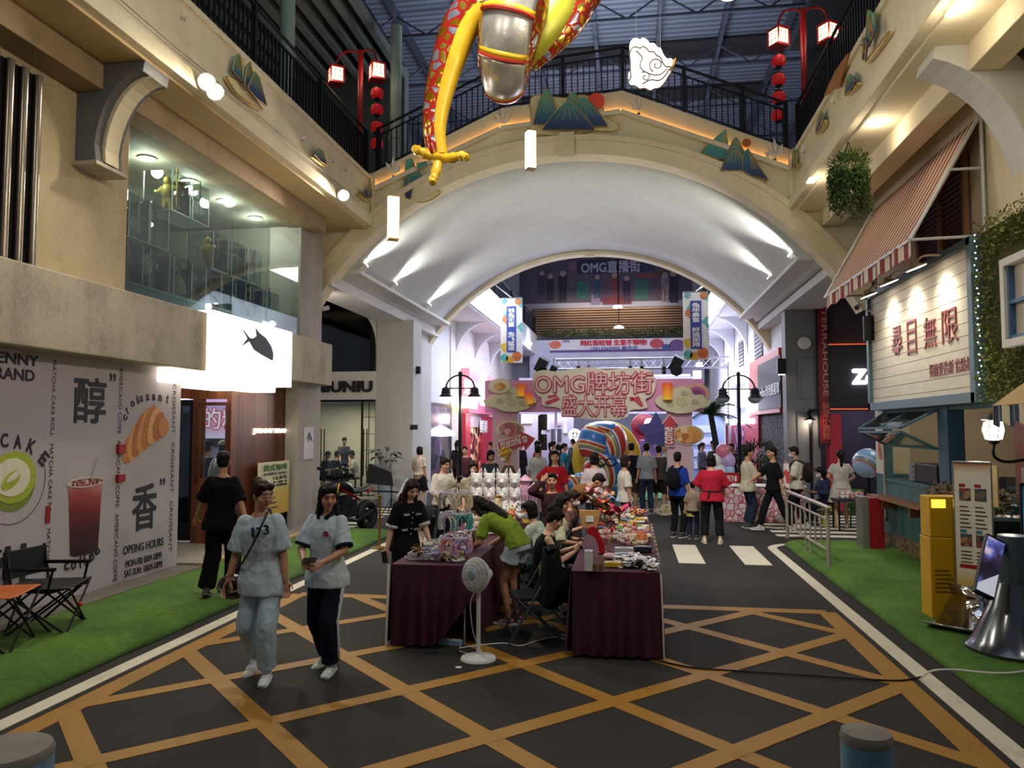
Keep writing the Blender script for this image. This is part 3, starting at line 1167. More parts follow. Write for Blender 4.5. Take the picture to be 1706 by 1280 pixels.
 # light box over the cafe
root=thing('light_box_sign','glowing white light box sign with a black fish over the cafe','sign',(-6.3,12.2,2.86))
lbx=glow('#fff3dd',3.2,'light_box_face')
mm=MB()
mm.bx(-6.62,-6.27,10.82,13.58,2.93,3.97)
mm.bx(-7.25,-6.45,10.0,13.3,2.82,3.035)
mm.build('light_panel',lbx,root,bevel=.01)
f0=at(402,583,X=-6.262)
kf=abs((at(455,578,X=-6.262)-f0).y)/54
fish=[(0,14),(8,9),(14,12),(16,16),(22,12),(26,16),(24,20),(33,15),(44,9),(50,3),(53,-1),(44,-3),(30,-4),(18,-1),(12,2),(6,0),(0,3),(4,8)]
fish=[(0,17),(9,10),(0,3),(12,8),(20,2),(34,-1),(53,-4),(54,2),(50,8),(40,14),(28,17),(22,20),(24,14),(18,11),(12,11)]
mm=MB()
mm.prism([(x*kf,y*kf)for x,y in fish],f0,OY,OZ,.012)
mm.build('fish_emblem',ink_m,root)
light('AREA',(-6.2,12.2,3.4),40,(1,.93,.8),aim=(0,12.2,1.5),size=2.7,size_y=1)
root=thing('shop_lettering','small glowing JPENNY BRAND letters on the walnut cladding','sign',(-6.89,14.0,2.0))
pix_letters('JPENNY BRAND',421,714,485,724,dict(X=-6.89),glow('#fff2df',2.2,'lit_letters'),root,OY,OZ,depth=.02,bold=.012)
# posters on the cladding and on the column
yel_p='#d9c66a'
root=thing('sandwich_board','tall cream and yellow price board with green AMERICANO heading on the walnut wall','board',(-6.7,14.3,.2))
a,d_=at(433,852,X=-6.72),at(482,770,X=-6.72)
by0,by1,bz0,bz1=a.y,d_.y,at(455,858,X=-6.72).z,at(455,770,X=-6.72).z
mm=MB()
mm.bx(-6.78,-6.72,by0,by1,bz0,bz1)
mm.mat(1).bx(-6.79,-6.735,by0+.02,by0+.06,.16,bz0).bx(-6.79,-6.735,by1-.06,by1-.02,.16,bz0)
mm.build('panel',[grad([(0,'#d0aa3c'),(.45,'#d8bc5c'),(.6,'#e2dcb4'),(1,'#e6e2c6')],2,bz0,bz1,.6,'cream_yellow_print',.1),black_m],root)
hb=bz1-bz0
wb_=by1-by0
gr=M('#4c7a2c',.6)
def on_board(body,fx,fz,fw,fh,mat=ink_m,bold=.02):
 letters(body,(-6.719,by0+fx*wb_,bz0+fz*hb),OY,OZ,fw*wb_,fh*hb,mat,root,depth=.003,bold=bold)
on_board('美式咖啡',.08,.83,.84,.13,gr,.04)
on_board('AMERICANO',.08,.755,.84,.05)
on_board('12.8元',.42,.655,.5,.075,ink_m,.03)
on_board('买一杯送一杯',.42,.59,.5,.045)
on_board('立马喝优惠',.42,.53,.5,.045)
for k in range(4):
 mm=MB()
 mm.bx(-6.719,-6.716,by0+.1*wb_,by0+(.45+.05*k)*wb_,bz0+(.4-.09*k)*hb,bz0+(.42-.09*k)*hb)
 mm.build('text_bar',ink_m,root)
root=thing('wall_calendar','small white calendar poster with a grey plant on the concrete column','poster',(-6.6,15.4,1.4))
a,d_=at(507,766,X=-6.6),at(523,712,X=-6.6)
mm=MB()
mm.bx(-6.62,-6.605,a.y,d_.y,a.z,d_.z)
mm.build('sheet',M('#d9d4d8',.7,0,.05,4),root)
for k in range(6):
 q=V((-6.604,a.y+(.35+.08*k)*(d_.y-a.y),d_.z-.1))
 mm=MB()
 mm.prism(oval(q.y,q.z-.08-.03*(k%3),.02,.09,10,rot=(k-2.5)*.3),(-6.605,0,0),OY,OZ,.003)
 mm.build('leaf_print',M('#6c6a70',.7),root)
 # ------------------------------------------------------------------ banner and shop interior seen through the cafe window
root=thing('hanging_banner','pink banner with white red-edged characters behind the cafe window','banner',(-8.3,15.4,1.6))
mm=MB()
mm.bx(-9.4,-7.5,15.3,15.32,1.95,2.85)
mm.build('cloth',grad([(0,'#d7d3e4'),(.3,'#d9a3c0'),(1,'#b9a6cf')],2,1.95,2.85,.7,'pink_banner'),root)
mm=MB()
letters('的精神',(-9.1,15.298,2.12),X3,Z3,1.45,.5,M('#c23048',.6),root,bold=.07,depth=.004)
letters('的精神',(-9.07,15.293,2.14),X3,Z3,1.39,.46,white_m,root,bold=.015,depth=.004)
# ------------------------------------------------------------------ acrylic display behind the upper glass
acr=glass('#f6fbfa',rough=.01,opac=.02)
shelf_m=M('#6f8a90',.3,0,.1,4)
cols_=['#8a9a4c','#3f4b4a','#9a4b56','#a08a3c','#d9dcd8','#4a564c','#c4a42c','#5b6a76']
def statuette(k):
 root=thing('display_statuette','x','figurine',(0,0,0))
 rr=random.Random(k)
 mm=MB()
 mm.lathe([(0,0),(.11,0),(.11,.04),(.05,.05),(0,.05)],n=14)
 mm.build('plinth',M('#22262a',.4,0,.1,5),root,smooth=True)
 mm=MB()
 mm.tube([(-.05,0,.05),(-.04,.01,.17),(-.02,0,.26)],[.03,.04,.05])
 mm.tube([(.05,.02,.05),(.05,0,.17),(.02,0,.26)],[.03,.04,.05])
 mm.lathe([(.05,.24),(.09,.3),(.1,.4),(.06,.46),(.02,.47)],n=12)
 mm.tube([(-.08,0,.43),(-.16,-.03,.34),(-.14,-.1,.3+.2*rr.random())],[.035,.03,.025])
 mm.tube([(.08,0,.43),(.17,.02,.4),(.2,-.05,.3+.3*rr.random())],[.035,.03,.025])
 mm.ball((0,-.01,.53),(.055,.06,.07),10,8)
 mm.build('body',M(cols_[k%8],.45,.1,.35,12),root,smooth=True)
 mm=MB()
 mm.tube([(0,.05,.45),(rr.uniform(-.15,.15),.12,.3),(rr.uniform(-.1,.1),.15,.1)],[.03,.09,.12],flat=.4)
 mm.tube([(.2,-.05,.1),(.2,-.06,.7)],.012)
 mm.build('cape',M(cols_[(k+3)%8],.6,0,.2,10),root,smooth=True)
 return root
protos=[]
spots=[(9.75,0,0),(9.9,1,1),(10.35,1,2),(10.9,2,3),(11.45,2,4),(11.0,0,5),(12.1,1,6),(11.9,0,7),(12.7,1,0),(12.75,0,1),(13.3,1,2),(13.4,0,3),(14.05,0,6),(10.4,0,4)]
ordw=['first','second','third','fourth','fifth','sixth','seventh']
lev=['lowest row','middle row','top row']
cnt=[0,0,0]
cwords=['olive','dark grey-green','maroon','brass','white','dark green','golden','slate']
for i,(y,L,k)in enumerate(sorted(spots,key=lambda q:(q[1],q[0]))):
 zb=4.18+L*.66
 lab='%s figurine, %s from the left in the %s behind the upper glass'%(cwords[k],ordw[cnt[L]],lev[L])
 cnt[L]+=1
 ps=[p for p in protos if p[0]==k]
 if ps:
  o=dup(ps[0][1],(-7.15,y,zb+.015),.4*(i%3),lab,'figurines behind the upper shop window')
 else:
  o=statuette(k)
  o.location=(-7.15,y,zb+.015)
  tag(o,lab,None,'figurines behind the upper shop window')
  protos.append((k,o))
 root=thing('display_case','acrylic case of the %s'%lab.replace(' behind the upper glass','').replace('figurine, ','figurine '),'display case',(-7.15,y,zb),'acrylic cases behind the upper shop window')
 mm=MB()
 h_=.63
 for xa,xb,ya,yb in((-.24,-.235,-.24,.24),(.235,.24,-.24,.24),(-.24,.24,-.24,-.235),(-.24,.24,.235,.24)):
  mm.bx(xa,xb,ya,yb,.012,h_)
 mm.bx(-.24,.24,-.24,.24,h_,h_+.006)
 mm.v=[V((p.x-7.15,p.y+y,p.z+zb))for p in mm.v]
 mm.build('acrylic_panel',acr,root)
 mm=MB()
 mm.bx(-.25,.25,-.25,.25,0,.012)
 for sx,sy in((-1,-1),(1,-1),(-1,1),(1,1)):
  mm.bx(sx*.24-.006,sx*.24+.006,sy*.24-.006,sy*.24+.006,.012,h_)
 mm.v=[V((p.x-7.15,p.y+y,p.z+zb))for p in mm.v]
 mm.build('case_frame',M('#c7d2d2',.3,.1,.05,5),root)
root=thing('display_counter','low blue-grey plinth behind the upper glass under the cases','counter',(-7.9,12,3.95))
mm=MB()
mm.bx(-8.2,-6.8,9.4,14.6,3.95,4.14)
mm.mat(1).bx(-8.22,-6.78,9.4,14.6,4.14,4.18)
mm.build('carcass',[M('#4f7182',.5,0,.1,2),shelf_m],root)
for i,(u,v)in enumerate(((245,262),(315,300),(374,334),(425,362))):
 p=at(u,v,Z=6.3)
 root=thing('downlight',('first','second','third','fourth')[i]+' round ceiling downlight from the left in the upper display room','light',(p.x,p.y,6.28),'downlights behind the upper shop window')
 mm=MB()
 mm.lathe([(0,0),(.1,0),(.1,.02),(0,.02)],(p.x,p.y,6.285),20)
 mm.build('lens',glow('#fffbe8',12,'downlight_lens'),root)
 mm=MB()
 mm.lathe([(.1,-.01),(.13,-.01),(.13,.02),(.1,.02),(.1,-.01)],(p.x,p.y,6.283),20)
 mm.build('trim_ring',white_m,root,smooth=True)
 light('POINT',(p.x,p.y,6.15),45,(1,.95,.82),size=.1)
for i,(u,v)in enumerate(((212,349),(231,359),(251,374))):
 p=at(u,v,X=-8.6)
 mm=MB()
 mm.ball(p,.045,10,8)
 mm.tube([p,(p.x,p.y,6.3)],.006,6)
 mm.build('pendant_bulb',lamp_white,smooth=True,label=('leftmost','middle','rightmost')[i]+' of three small bulbs hanging behind the upper glass',cat='light bulb',group='bulbs in the display room')
 # ------------------------------------------------------------------ camping furniture at the left edge
def camp_table(name,label,cat,p,w_,d_,h_,rz,top,bar):
 root=thing(name,label,cat,p,None)
 root.rotation_euler.z=0
 mt=Matrix.Rotation(rz,3,'Z')
 def T(q):
  return V(p)+mt@V(q)
 mm=MB()
 def fn(i,j):
  x,y=(i-.5)*w_,(j-.5)*d_
  sag=-.05*(1-(2*i-1)**2)*(1-(2*j-1)**2)
  return T((x,y,h_+sag))
 mm.surf(fn,10,10)
 mm.build('seat_cloth',top,root,smooth=True,solid=.008)
 for sy in(-1,1):
  for a in(-1,1):
   mm=MB()
   mm.tube([T((a*w_/2,sy*d_/2,h_)),T((-a*w_/2.4,sy*d_/2.2,.0))],.011,8)
   mm.build('leg',black_m,root,smooth=True)
 for sx in(-1,1):
  for a in(-1,1):
   mm=MB()
   mm.tube([T((sx*w_/2,a*d_/2,h_)),T((sx*w_/2.2,-a*d_/2.4,.0))],.011,8)
   mm.build('leg',black_m,root,smooth=True)
  mm=MB()
  mm.ball(T((sx*w_/2,0,h_*.5)),.025,8,6)
  mm.build('joint',M(bar,.4),root,smooth=True)
 return root
p=at(72,1050,Z=.12)
camp_table('camping_stool','black folding camping stool with red joints in front of the poster','stool',(p.x-.05,p.y+.1,.12),.62,.62,.44,.35,M('#191a1a',.8,0,.15,30,.1,200),'#c02018')
p=at(0,1078,Z=.12)
camp_table('camping_table','orange-topped folding camping table cut by the left frame edge','table',(p.x-.12,p.y-.02,.12),.66,.66,.5,.35,M('#c2642a',.6,0,.12,20,.1,150),'#1a1a1a')
root=thing('camping_chair','black folding camping chair behind the stool at the left edge','chair',(-5.95,7.2,.12))
mm=MB()
mm.bx(-6.25,-5.75,7.0,7.55,.5,.53)
mm.build('seat',M('#15161a',.8,0,.2,20),root)
mm=MB()
mm.bx(-6.3,-6.26,7.0,7.55,.62,.9)
mm.build('backrest',M('#15161a',.8,0,.2,20),root)
for yy in(7.02,7.53):
 mm=MB()
 mm.tube([(-6.28,yy,.92),(-6.2,yy,.5),(-5.75,yy,.12)],.013)
 mm.tube([(-5.75,yy,.72),(-5.8,yy,.5),(-6.25,yy,.12)],.013)
 mm.tube([(-6.28,yy,.72),(-5.72,yy,.74)],.02)
 mm.build('leg',black_m,root,smooth=True)
 # ================================================================== shop across the side lane on the left
YN=22.0
wxr,wzb=at(626,600,Y=YN).x,at(600,619,Y=YN).z
cx0=at(545,578,Y=YN)
rx=wxr-cx0.x
rz_=at(545,496,Y=YN).z-cx0.z
outer=[(cx0.x+rx*cos(a),cx0.z+rz_*sin(a))for a in[pi*i/24 for i in range(25)]]
wl_=cx0.x-rx
b=MB()
# spandrel around the arched window, lintel with the sign, sides
top=7.0
b.prism([(wxr,wzb),(wxr,cx0.z)]+outer[1:-1]+[(wl_,cx0.z),(wl_,wzb),(wl_-1.2,wzb),(wl_-1.2,top),(wxr+.02,top),(wxr+.02,wzb)],(0,YN,0),X3,Z3,-.3)
dz=at(580,666,Y=YN).z
b.bx(wl_-1.2,wxr+.02,YN,YN+.3,dz,wzb)
b.build('wall_lane_left',stained('#d9d6d2','#bbb8b4',.7,.6,.25,.04),kind='structure')
b=MB()
b.prism([(wxr,wzb),(wxr,cx0.z)]+outer[1:-1]+[(wl_,cx0.z),(wl_,wzb)],(0,YN+.12,0),X3,Z3,-.02)
b.build('window_6',glass('#39403f',rough=.03,opac=.1),kind='structure')
b=MB()
ring=[(wxr,wzb),(wxr,cx0.z)]+outer[1:-1]+[(wl_,cx0.z),(wl_,wzb)]
b.tube([V((x,YN+.05,z))for x,z in ring],.035,6)
b.build('window_frame_arch',black_m,kind='structure')
b=MB()
b.bx(wl_-1.2,wxr+.6,YN+3.2,YN+3.3,0,6.6)
b.mat(1).bx(wl_-1.2,wxr+.6,YN+.3,YN+3.2,dz+.05,dz+.1)
b.bx(wl_-1.2,wxr+.6,YN+.3,YN+3.2,.14,.18)
b.mat(0).bx(wxr+.5,wxr+.6,YN+.9,YN+3.2,0,6.6)
b.build('wall_lane_shop',[M('#cdbfae',.8,0,.06,1),M('#6f675f',.7,0,.1,2)],kind='structure')
light('AREA',((wl_+wxr)/2,YN+1.4,dz-.05),120,CREAM,aim=((wl_+wxr)/2,YN+1.4,0),size=2,size_y=1)
light('POINT',(-7.5,16.5,4.9),130,CREAM,size=.1)  # added unseen lamp behind the column, brightens the lane shop's lintel
light('POINT',((wl_+wxr)/2,YN+1.8,4.6),3,CREAM,size=.1)
root=thing('shop_sign','large black NIUNIU letters on the white lintel in the left lane','sign',(at(578,655,Y=YN).x,YN,wzb-.6))
pix_letters('NIUNIU',521,635,621,654,dict(Y=YN-.03),ink_m,root,X3,Z3,depth=.06,bold=.05,lift=-.02)
# glass doors
root=thing('glass_door','black framed glass doors with tall bar handles under the NIUNIU sign','door',(at(580,835,Y=YN).x,YN+.1,.1))
g0,g1=wl_,wxr
xm=at(600,700,Y=YN).x
mm=MB()
for x_ in(g0,xm,g1-.03):
 mm.bx(x_,x_+.05,YN+.08,YN+.14,.1,dz)
mm.bx(g0,g1,YN+.08,YN+.14,dz-.06,dz)
mm.build('door_frame',black_m,root)
mm=MB()
for k in range(5):
 mm.bx(xm,g1,YN+.09,YN+.12,.5+k*.5,.515+k*.5)
mm.bx((xm+g1)/2,(xm+g1)/2+.015,YN+.09,YN+.12,.1,dz)
mm.build('glazing_bar',black_m,root)
mm=MB()
mm.bx(g0+.05,xm,YN+.1,YN+.11,.12,dz-.06)
mm.bx(xm+.05,g1-.03,YN+.1,YN+.11,.12,dz-.06)
mm.build('pane',gl_m,root)
for u in(537,608):
 q=at(u,740,Y=YN)
 mm=MB()
 mm.tube([(q.x-.05,YN+.02,.75),(q.x-.05,YN+.02,2.15),(q.x+.05,YN+.02,2.15),(q.x+.05,YN+.02,.75)],.018,8)
 mm.build('door_handle',black_m,root)
mm=MB()
mm.bx(wl_-1.2,wxr+1.2,YN-.6,YN+.3,0,.14)
mm.build('step',M('#9b958c',.7,0,.1,3),kind='structure')
# wall clock-like lamp spot inside the arched window
p=at(552,589,Y=YN+.4)
mm=MB()
mm.ball(p,.13,14,10)
mm.build('globe_lamp',glow('#dfe6df',.8,'globe'),smooth=True,label='pale round globe lamp behind the dark arched window',cat='light')
# security cameras
def cctv(label,p,rz,arm):
 root=thing('security_camera',label,'camera',p)
 mt=Matrix.Rotation(rz,3,'Z')
 mm=MB()
 mm.tube([V(p)+mt@V(q)for q in((0,0,.02),(0,.16,-.03))],.05,12)
 mm.build('housing',white_m,root,smooth=True)
 mm=MB()
 mm.tube([V(p)+mt@V((0,.16,-.03)),V(p)+mt@V((0,.18,-.034))],.04,12)
 mm.build('lens',ink_m,root)
 mm=MB()
 mm.tube([V(p),V(p)+V(arm)*.5+V((0,0,-.1)),V(p)+V(arm)],.018,8)
 mm.build('mounting_arm',white_m,root,smooth=True)
 return root
cctv('white security camera on an arm before the dark arched window',at(548,514,Y=16.6),2.2,(-.3,0,.12))
p=at(697,617,X=-6.3)
root=thing('wall_speaker','small black speaker box on the pale left pillar','speaker',p)
mm=MB()
mm.box(p,(.16,.14,.22))
mm.build('cabinet',black_m,root,bevel=.01)
mm=MB()
mm.tube([p,p+V((-.14,.08,0))],.02)
mm.build('bracket',black_m,root)
a,e=at(684,716,Y=21.99),at(700,708,Y=21.99)
mm=MB()
mm.bx(a.x,a.x+.22,21.96,22,a.z,e.z)
mm.build('wall_plaque',ink_m,label='small dark plaque on the pale left pillar',cat='plaque')
a,e=at(692,805,Y=21.4),at(705,745,Y=21.4)
mm=MB()
mm.loft([[V((a.x+x,21.4+y,0))for x,y in((0,0),(.3,.05),(.3,.09),(0,.04))],[V((a.x+x,21.75+y,e.z))for x,y in((.04,0),(.26,.05),(.26,.09),(.04,.04))]])
mm.build('leaning_board',M('#b9bfca',.5,0,.06,4),label='tall pale board leaning on the street side of the pale left pillar',cat='board')
# ------------------------------------------------------------------ plant, softbox, motorcycle, posts
def leaf(mm,base,dirn,L,wd,droop,n=6):
 d=V(dirn).normalized()
 side=d.cross(Z3)
 if side.length<.01:
  side=X3.copy()
 side.normalize()
 rows=[]
 for i in range(n+1):
  t_=i/n
  p_=V(base)+d*(L*t_)+Z3*(-droop*t_*t_)
  wv_=wd*sin(pi*min(1,t_*.92+.06))**.8
  rows.append([p_-side*wv_,p_+Z3*(-.15*wv_),p_+side*wv_])
 return mm.loft(rows,caps=False,close=False)
p=at(642,838,Z=.14)
p=V((at(642,800,Y=20.8).x,20.8,.0))
root=thing('potted_plant','broad-leaved plant in a tall grey planter against the pale left pillar','plant',p)
mm=MB()
mm.lathe([(0,0),(.17,0),(.24,.75),(.21,.75),(.2,.7),(0,.7)],p,20)
mm.build('planter',M('#8c98a6',.6,0,.08,4),root,smooth=True)
rr=random.Random(3)
mm=MB()
st=MB()
for i in range(13):
 a=i*2.4
 hh=.75+.55*rr.random()
 q=p+V((.08*cos(a),.08*sin(a),.7))
 e=p+V((.22*cos(a),.22*sin(a),.7+hh*.7))
 st.tube([q,(q+e)/2+V((0,0,.06)),e],.009,6)
 leaf(mm,e,(cos(a),sin(a),.75),.42,.085,.32)
mm.build('leaf',M('#33452f',.5,0,.3,12),root,smooth=True,solid=.004)
st.build('stem',M('#4d5a38',.6),root,smooth=True)
p=V((at(637,790,Y=18.5).x,18.5,0))
root=thing('softbox_lamp','black fabric softbox on a thin light stand beside the motorcycle','light',p)
zt,zb=at(640,772,Y=18.5).z,at(640,808,Y=18.5).z
mm=MB()
xl,xr=at(614,790,Y=18.5).x,at(660,790,Y=18.5).x
mm.loft([[V((xl,18.3,zb+.05)),V((xr,18.3,zb-.02)),V((xr-.06,18.3,zt-.2)),V((xl+.06,18.3,zt))],[V((xl+.2,18.75,zb+.1)),V((xr-.2,18.75,zb+.05)),V((xr-.2,18.75,zt-.15)),V((xl+.2,18.75,zt-.05))]])
mm.build('hood',M('#1c1d20',.75,0,.2,6),root)
mm=MB()
q=V((xr-.12,18.5,0))
mm.tube([q+V((0,0,zb)),q+V((0,0,.2))],.014)
for a in(0,2.1,4.2):
 mm.tube([q+V((0,0,.45)),q+V((.35*cos(a),.35*sin(a),.005))],.01)
mm.build('stand',black_m,root,smooth=True)
mm=MB()
mm.tube([q+V((-.7,0,zb-.15)),q+V((.35,0,zb-.18))],.02)
mm.build('boom_arm',black_m,root,smooth=True)
p=at(690,845,Z=0)
root=thing('tilted_board','white tilted sign board leaning by the pale left pillar','board',V((at(672,830,Y=17).x,17,0)))
q=V(root.location)
mm=MB()
mm.loft([[q+V((-.16,0,.62)),q+V((.12,0,.5)),q+V((.3,.25,.86)),q+V((0,.25,1.02))],[q+V((-.16,.02,.6)),q+V((.12,.02,.48)),q+V((.3,.27,.84)),q+V((0,.27,1.0))]])
mm.build('panel',M('#c9ccd2',.5,0,.05,5),root)
mm=MB()
mm.tube([q+V((.05,.14,0)),q+V((.05,.14,.72))],.025)
mm.lathe([(0,0),(.18,0),(.18,.02),(0,.03)],q+V((.05,.14,0)),18)
mm.build('stand',black_m,root,smooth=True)
def wheel(mm,cn,r,wd,ax,n=28):
 cn,ax=V(cn),V(ax).normalized()
 a=ax.cross(Z3).normalized()
 b_=ax.cross(a)
 mm.tube([cn+a*(r*cos(2*pi*i/n))+b_*(r*sin(2*pi*i/n))for i in range(n+1)],wd/2,10)
fp,rp=V((-6.02,14.75,.12)),V((-5.62,16.0,.0))
d_=(rp-fp).normalized()
d_.z=0
sd=V((d_.y,-d_.x,0)).normalized()
root=thing('motorcycle','black sport motorcycle with gold headlamp parked on turf by the walnut wall','motorcycle',(fp+rp)/2)
rootz=.06
def mp(f,s_,z_):
 return fp+(rp-fp)*f+sd*s_+V((0,0,z_-(fp+(rp-fp)*f).z+(.12*(1-f))))
tyre=M('#0f0f10',.7,0,.2,30)
mm=MB()
wheel(mm,mp(0,0,.31),.255,.13,sd)
mm.build('front_wheel',tyre,root,smooth=True)
mm=MB()
wheel(mm,mp(1,0,.31),.25,.18,sd)
mm.build('rear_wheel',tyre,root,smooth=True)
for f_ in(0,1):
 mm=MB()
 c0=mp(f_,0,.31)
 for i in range(6):
  a=2*pi*i/6
  mm.bar(c0,c0+(d_*cos(a)+Z3*sin(a))*.22,.03,.02,sd)
 mm.tube([c0-sd*.04,c0+sd*.04],.06,14)
 mm.tube([c0+sd*.06,c0+sd*.065],.14,20)
 mm.build('wheel_hub',M('#3a3a3e',.35,.8,.1,10),root)
mm=MB()
for s_ in(-.1,.1):
 mm.tube([mp(0,s_,.31),mp(.2,s_,.95)],.028,10)
mm.build('front_fork',M('#a8842c',.3,.9,.1,10),root,smooth=True)
mm=MB()
mm.tube([mp(.22,-.38,1.06),mp(.17,-.2,1.02),mp(.16,0,.98),mp(.17,.2,1.02),mp(.22,.38,1.06)],.018,8)
for s_ in(-.28,.28):
 mm.tube([mp(.17,s_,1.02),mp(.12,s_*1.15,1.22)],.008)
 mm.ball(mp(.12,s_*1.18,1.24),(.07,.03,.04),10,6)
mm.build('handlebar',black_m,root,smooth=True)
mm=MB()
mm.ball(mp(.1,0,.86),(.13,.12,.12),14,10)
mm.build('headlamp_fairing',M('#141416',.25,.2,.1,8),root,smooth=True)
mm=MB()
mm.ball(mp(.02,.02,.87),(.07,.05,.06),12,8)
mm.build('headlamp',M('#c9a24a',.2,.6,.15,20),root,smooth=True)
mm=MB()
mm.loft([[mp(f_,w_*cos(a),z_+h_*sin(a))for a in[2*pi*i/12 for i in range(12)]]for f_,w_,z_,h_ in((.2,.08,.88,.08),(.3,.15,.9,.13),(.45,.16,.88,.13),(.58,.1,.8,.07))])
mm.build('fuel_tank',M('#1a1a1d',.2,.3,.1,6),root,smooth=True)
mm=MB()
mm.loft([[mp(f_,w_*cos(a),z_+h_*sin(a))for a in[2*pi*i/12 for i in range(12)]]for f_,w_,z_,h_ in((.55,.1,.78,.05),(.7,.15,.8,.05),(.9,.12,.86,.05),(1.12,.06,.95,.03))])
mm.build('seat',black_m,root,smooth=True)
mm=MB()
mm.box(mp(.45,0,.45),(.28,.4,.36),rz=atan2(d_.y,d_.x)-pi/2)
mm.box(mp(.38,0,.62),(.34,.22,.2),rz=atan2(d_.y,d_.x)-pi/2)
mm.tube([mp(.3,.1,.5),mp(.28,.12,.25),mp(.6,.15,.2),mp(.95,.2,.4)],[.03,.03,.035,.05])
mm.build('engine',M('#2b2b2e',.4,.6,.25,20),root,bevel=.02)
mm=MB()
mm.tube([mp(.22,.14,.82),mp(.5,.17,.7),mp(.7,.13,.62)],[.02,.03,.02],flat=.5)
mm.tube([mp(.22,-.14,.82),mp(.5,-.17,.7),mp(.7,-.13,.62)],[.02,.03,.02],flat=.5)
mm.tube([mp(.9,.12,.8),mp(1.05,.1,.88)],[.03,.02])
mm.build('red_trim',red_m,root,smooth=True)
mm=MB()
mm.tube([mp(.5,-.1,.4),mp(1,-.11,.31)],.03)
mm.tube([mp(.55,-.15,.3),mp(.6,-.3,.01)],.015)
mm.build('swing_arm',black_m,root)
def stanchion(label,p):
 root=thing('rope_post',label,'post',p,'brass posts around the motorcycle')
 mm=MB()
 mm.lathe([(0,0),(.15,0),(.15,.02),(.03,.035),(.022,.05),(.022,.9),(.035,.92),(.035,.95),(0,.97)],p,18)
 mm.build('pole',M('#8b6a2a',.35,.7,.15,10),root,smooth=True)
 return root
stanchion('brass rope post on the turf end, right of the motorcycle',at(632,914,Z=.0))
stanchion('brass rope post left of the motorcycle by the walnut wall',V((-6.25,15.05,.12)))
for k,(hc,u,v)in enumerate((('#57b03a',531,845),('#3f8f3a',534,862),('#c8412c',536,880))):
 p=V((at(u,v,Y=17.6).x,17.6,0.165+k*.0))
 p.z=max(.0,at(u,v,Y=17.6).z-.1)
 mm=MB()
 for j in range(3):
  mm.lathe([(0,j*.06),(.16,j*.06),(.18,j*.06+.05),(0,j*.06+.05)],(p.x,17.6+k*.0,.0+(2-k)*.2),16)
 mm.build('plastic_stool',M(hc,.4,0,.1,6),smooth=True,label=('bright green plastic stack, top of the pile beside the motorcycle','darker green plastic stack in the middle of the pile by the motorcycle','red plastic stack at the bottom of the pile by the motorcycle')[k],cat='stool')
 # ================================================================== RIGHT: teal kiosk with the sign board
KX=4.45
teal=M('#3d6770',.55,0,.12,3,.03,60)
teal_d=M('#284a63',.5,0,.12,3)
NY,PZ=(0,-1,0),(0,0,1)
tealp=planks('#37606a','#44737c',.155,1,.55,'#27464e','teal_boards',(3,3,8))
kio=thing('food_kiosk','teal timber kiosk with open serving counter under the cream sign board','kiosk',(4.6,13,.1))
m=MB()
m.bx(KX,KX+.14,9.9,14.55,.36,1.24)
m.bx(KX,KX+.5,14.55,15.0,.1,1.35)
m.build('lower_panel',tealp,kio)
m=MB()
m.bx(KX-.02,KX+.1,9.9,14.9,.1,.36)
m.build('rattan_skirting',cells(['#8a7352','#a68d66','#6b563a'],26,.8,edge='#3a2d1c',edge_w=.1,name='woven_cane',bump=.4),kio)
m=MB()
m.bx(KX,KX+.12,14.55,15.0,1.35,2.55)
m.build('end_panel',M('#dcd8cf',.6,0,.05,2),kio)
m=MB()
pz=p2d(1463,752,KX-.004)
m.prism(oval(pz[0],pz[1],.13,.24,20,rot=-.25),(KX-.006,0,0),(0,-1,0),PZ,.004)if False else m.bx(KX-.006,KX-.002,14.66,14.86,1.6,2.0)
m.build('pizza_print',cells(['#d9822f','#c2452b','#e0c39a','#d8b36c'],9,.5,name='food_print'),kio)
m=MB()
yp0,yp1=at(1583,760,X=KX).y,at(1566,760,X=KX).y
m.bx(KX-.02,KX+.2,yp0,yp1,.1,2.6)
m.bx(KX+1.2,KX+1.4,10.6,10.8,.1,2.6)
m.build('post',teal_d,kio)
m=MB()
m.bx(KX,KX+.15,9.9,14.55,2.42,2.56)
m.bx(KX,KX+.1,14.4,14.55,1.24,2.5)
m.build('lintel',teal,kio)
m=MB()
m.bx(KX-.02,KX+.75,yp1,14.5,1.24,1.3)
m.build('counter_top',teal,kio)
m=MB()
m.bx(KX-.3,KX+.02,yp1+.05,14.6,.96,1.0)
for y in(12.6,13.9):
 m.bx(KX-.25,KX,y,y+.04,.8,.96)
m.build('timber_shelf',planks('#7a4d2c','#a06b40',.1,0,.5,'#4a2c16','shelf_boards',(3,20,3)),kio)
m=MB()
m.bx(7.0,7.05,9.0,15.0,.1,2.6)
m.bx(4.6,7.0,14.9,15.0,1.3,2.6)
m.mat(1).bx(4.6,7.0,9.0,14.9,2.56,2.6)
m.mat(2).bx(6.2,6.9,11,14,.1,1.2)
m.build('inner_wall',[M('#c7b79a',.8,0,.08,2),M('#6a6a6a',.8),teal],kio)
m=MB()
m.bx(KX-.03,KX+.01,14.46,14.52,.6,2.3)
m.bx(KX-.05,KX+.02,14.42,14.54,.55,.6)
m.build('drain_pipe',M('#a9a295',.5,0,.1,5),kio)
light('POINT',(5.6,12.8,2.45),34,CREAM,size=.15)
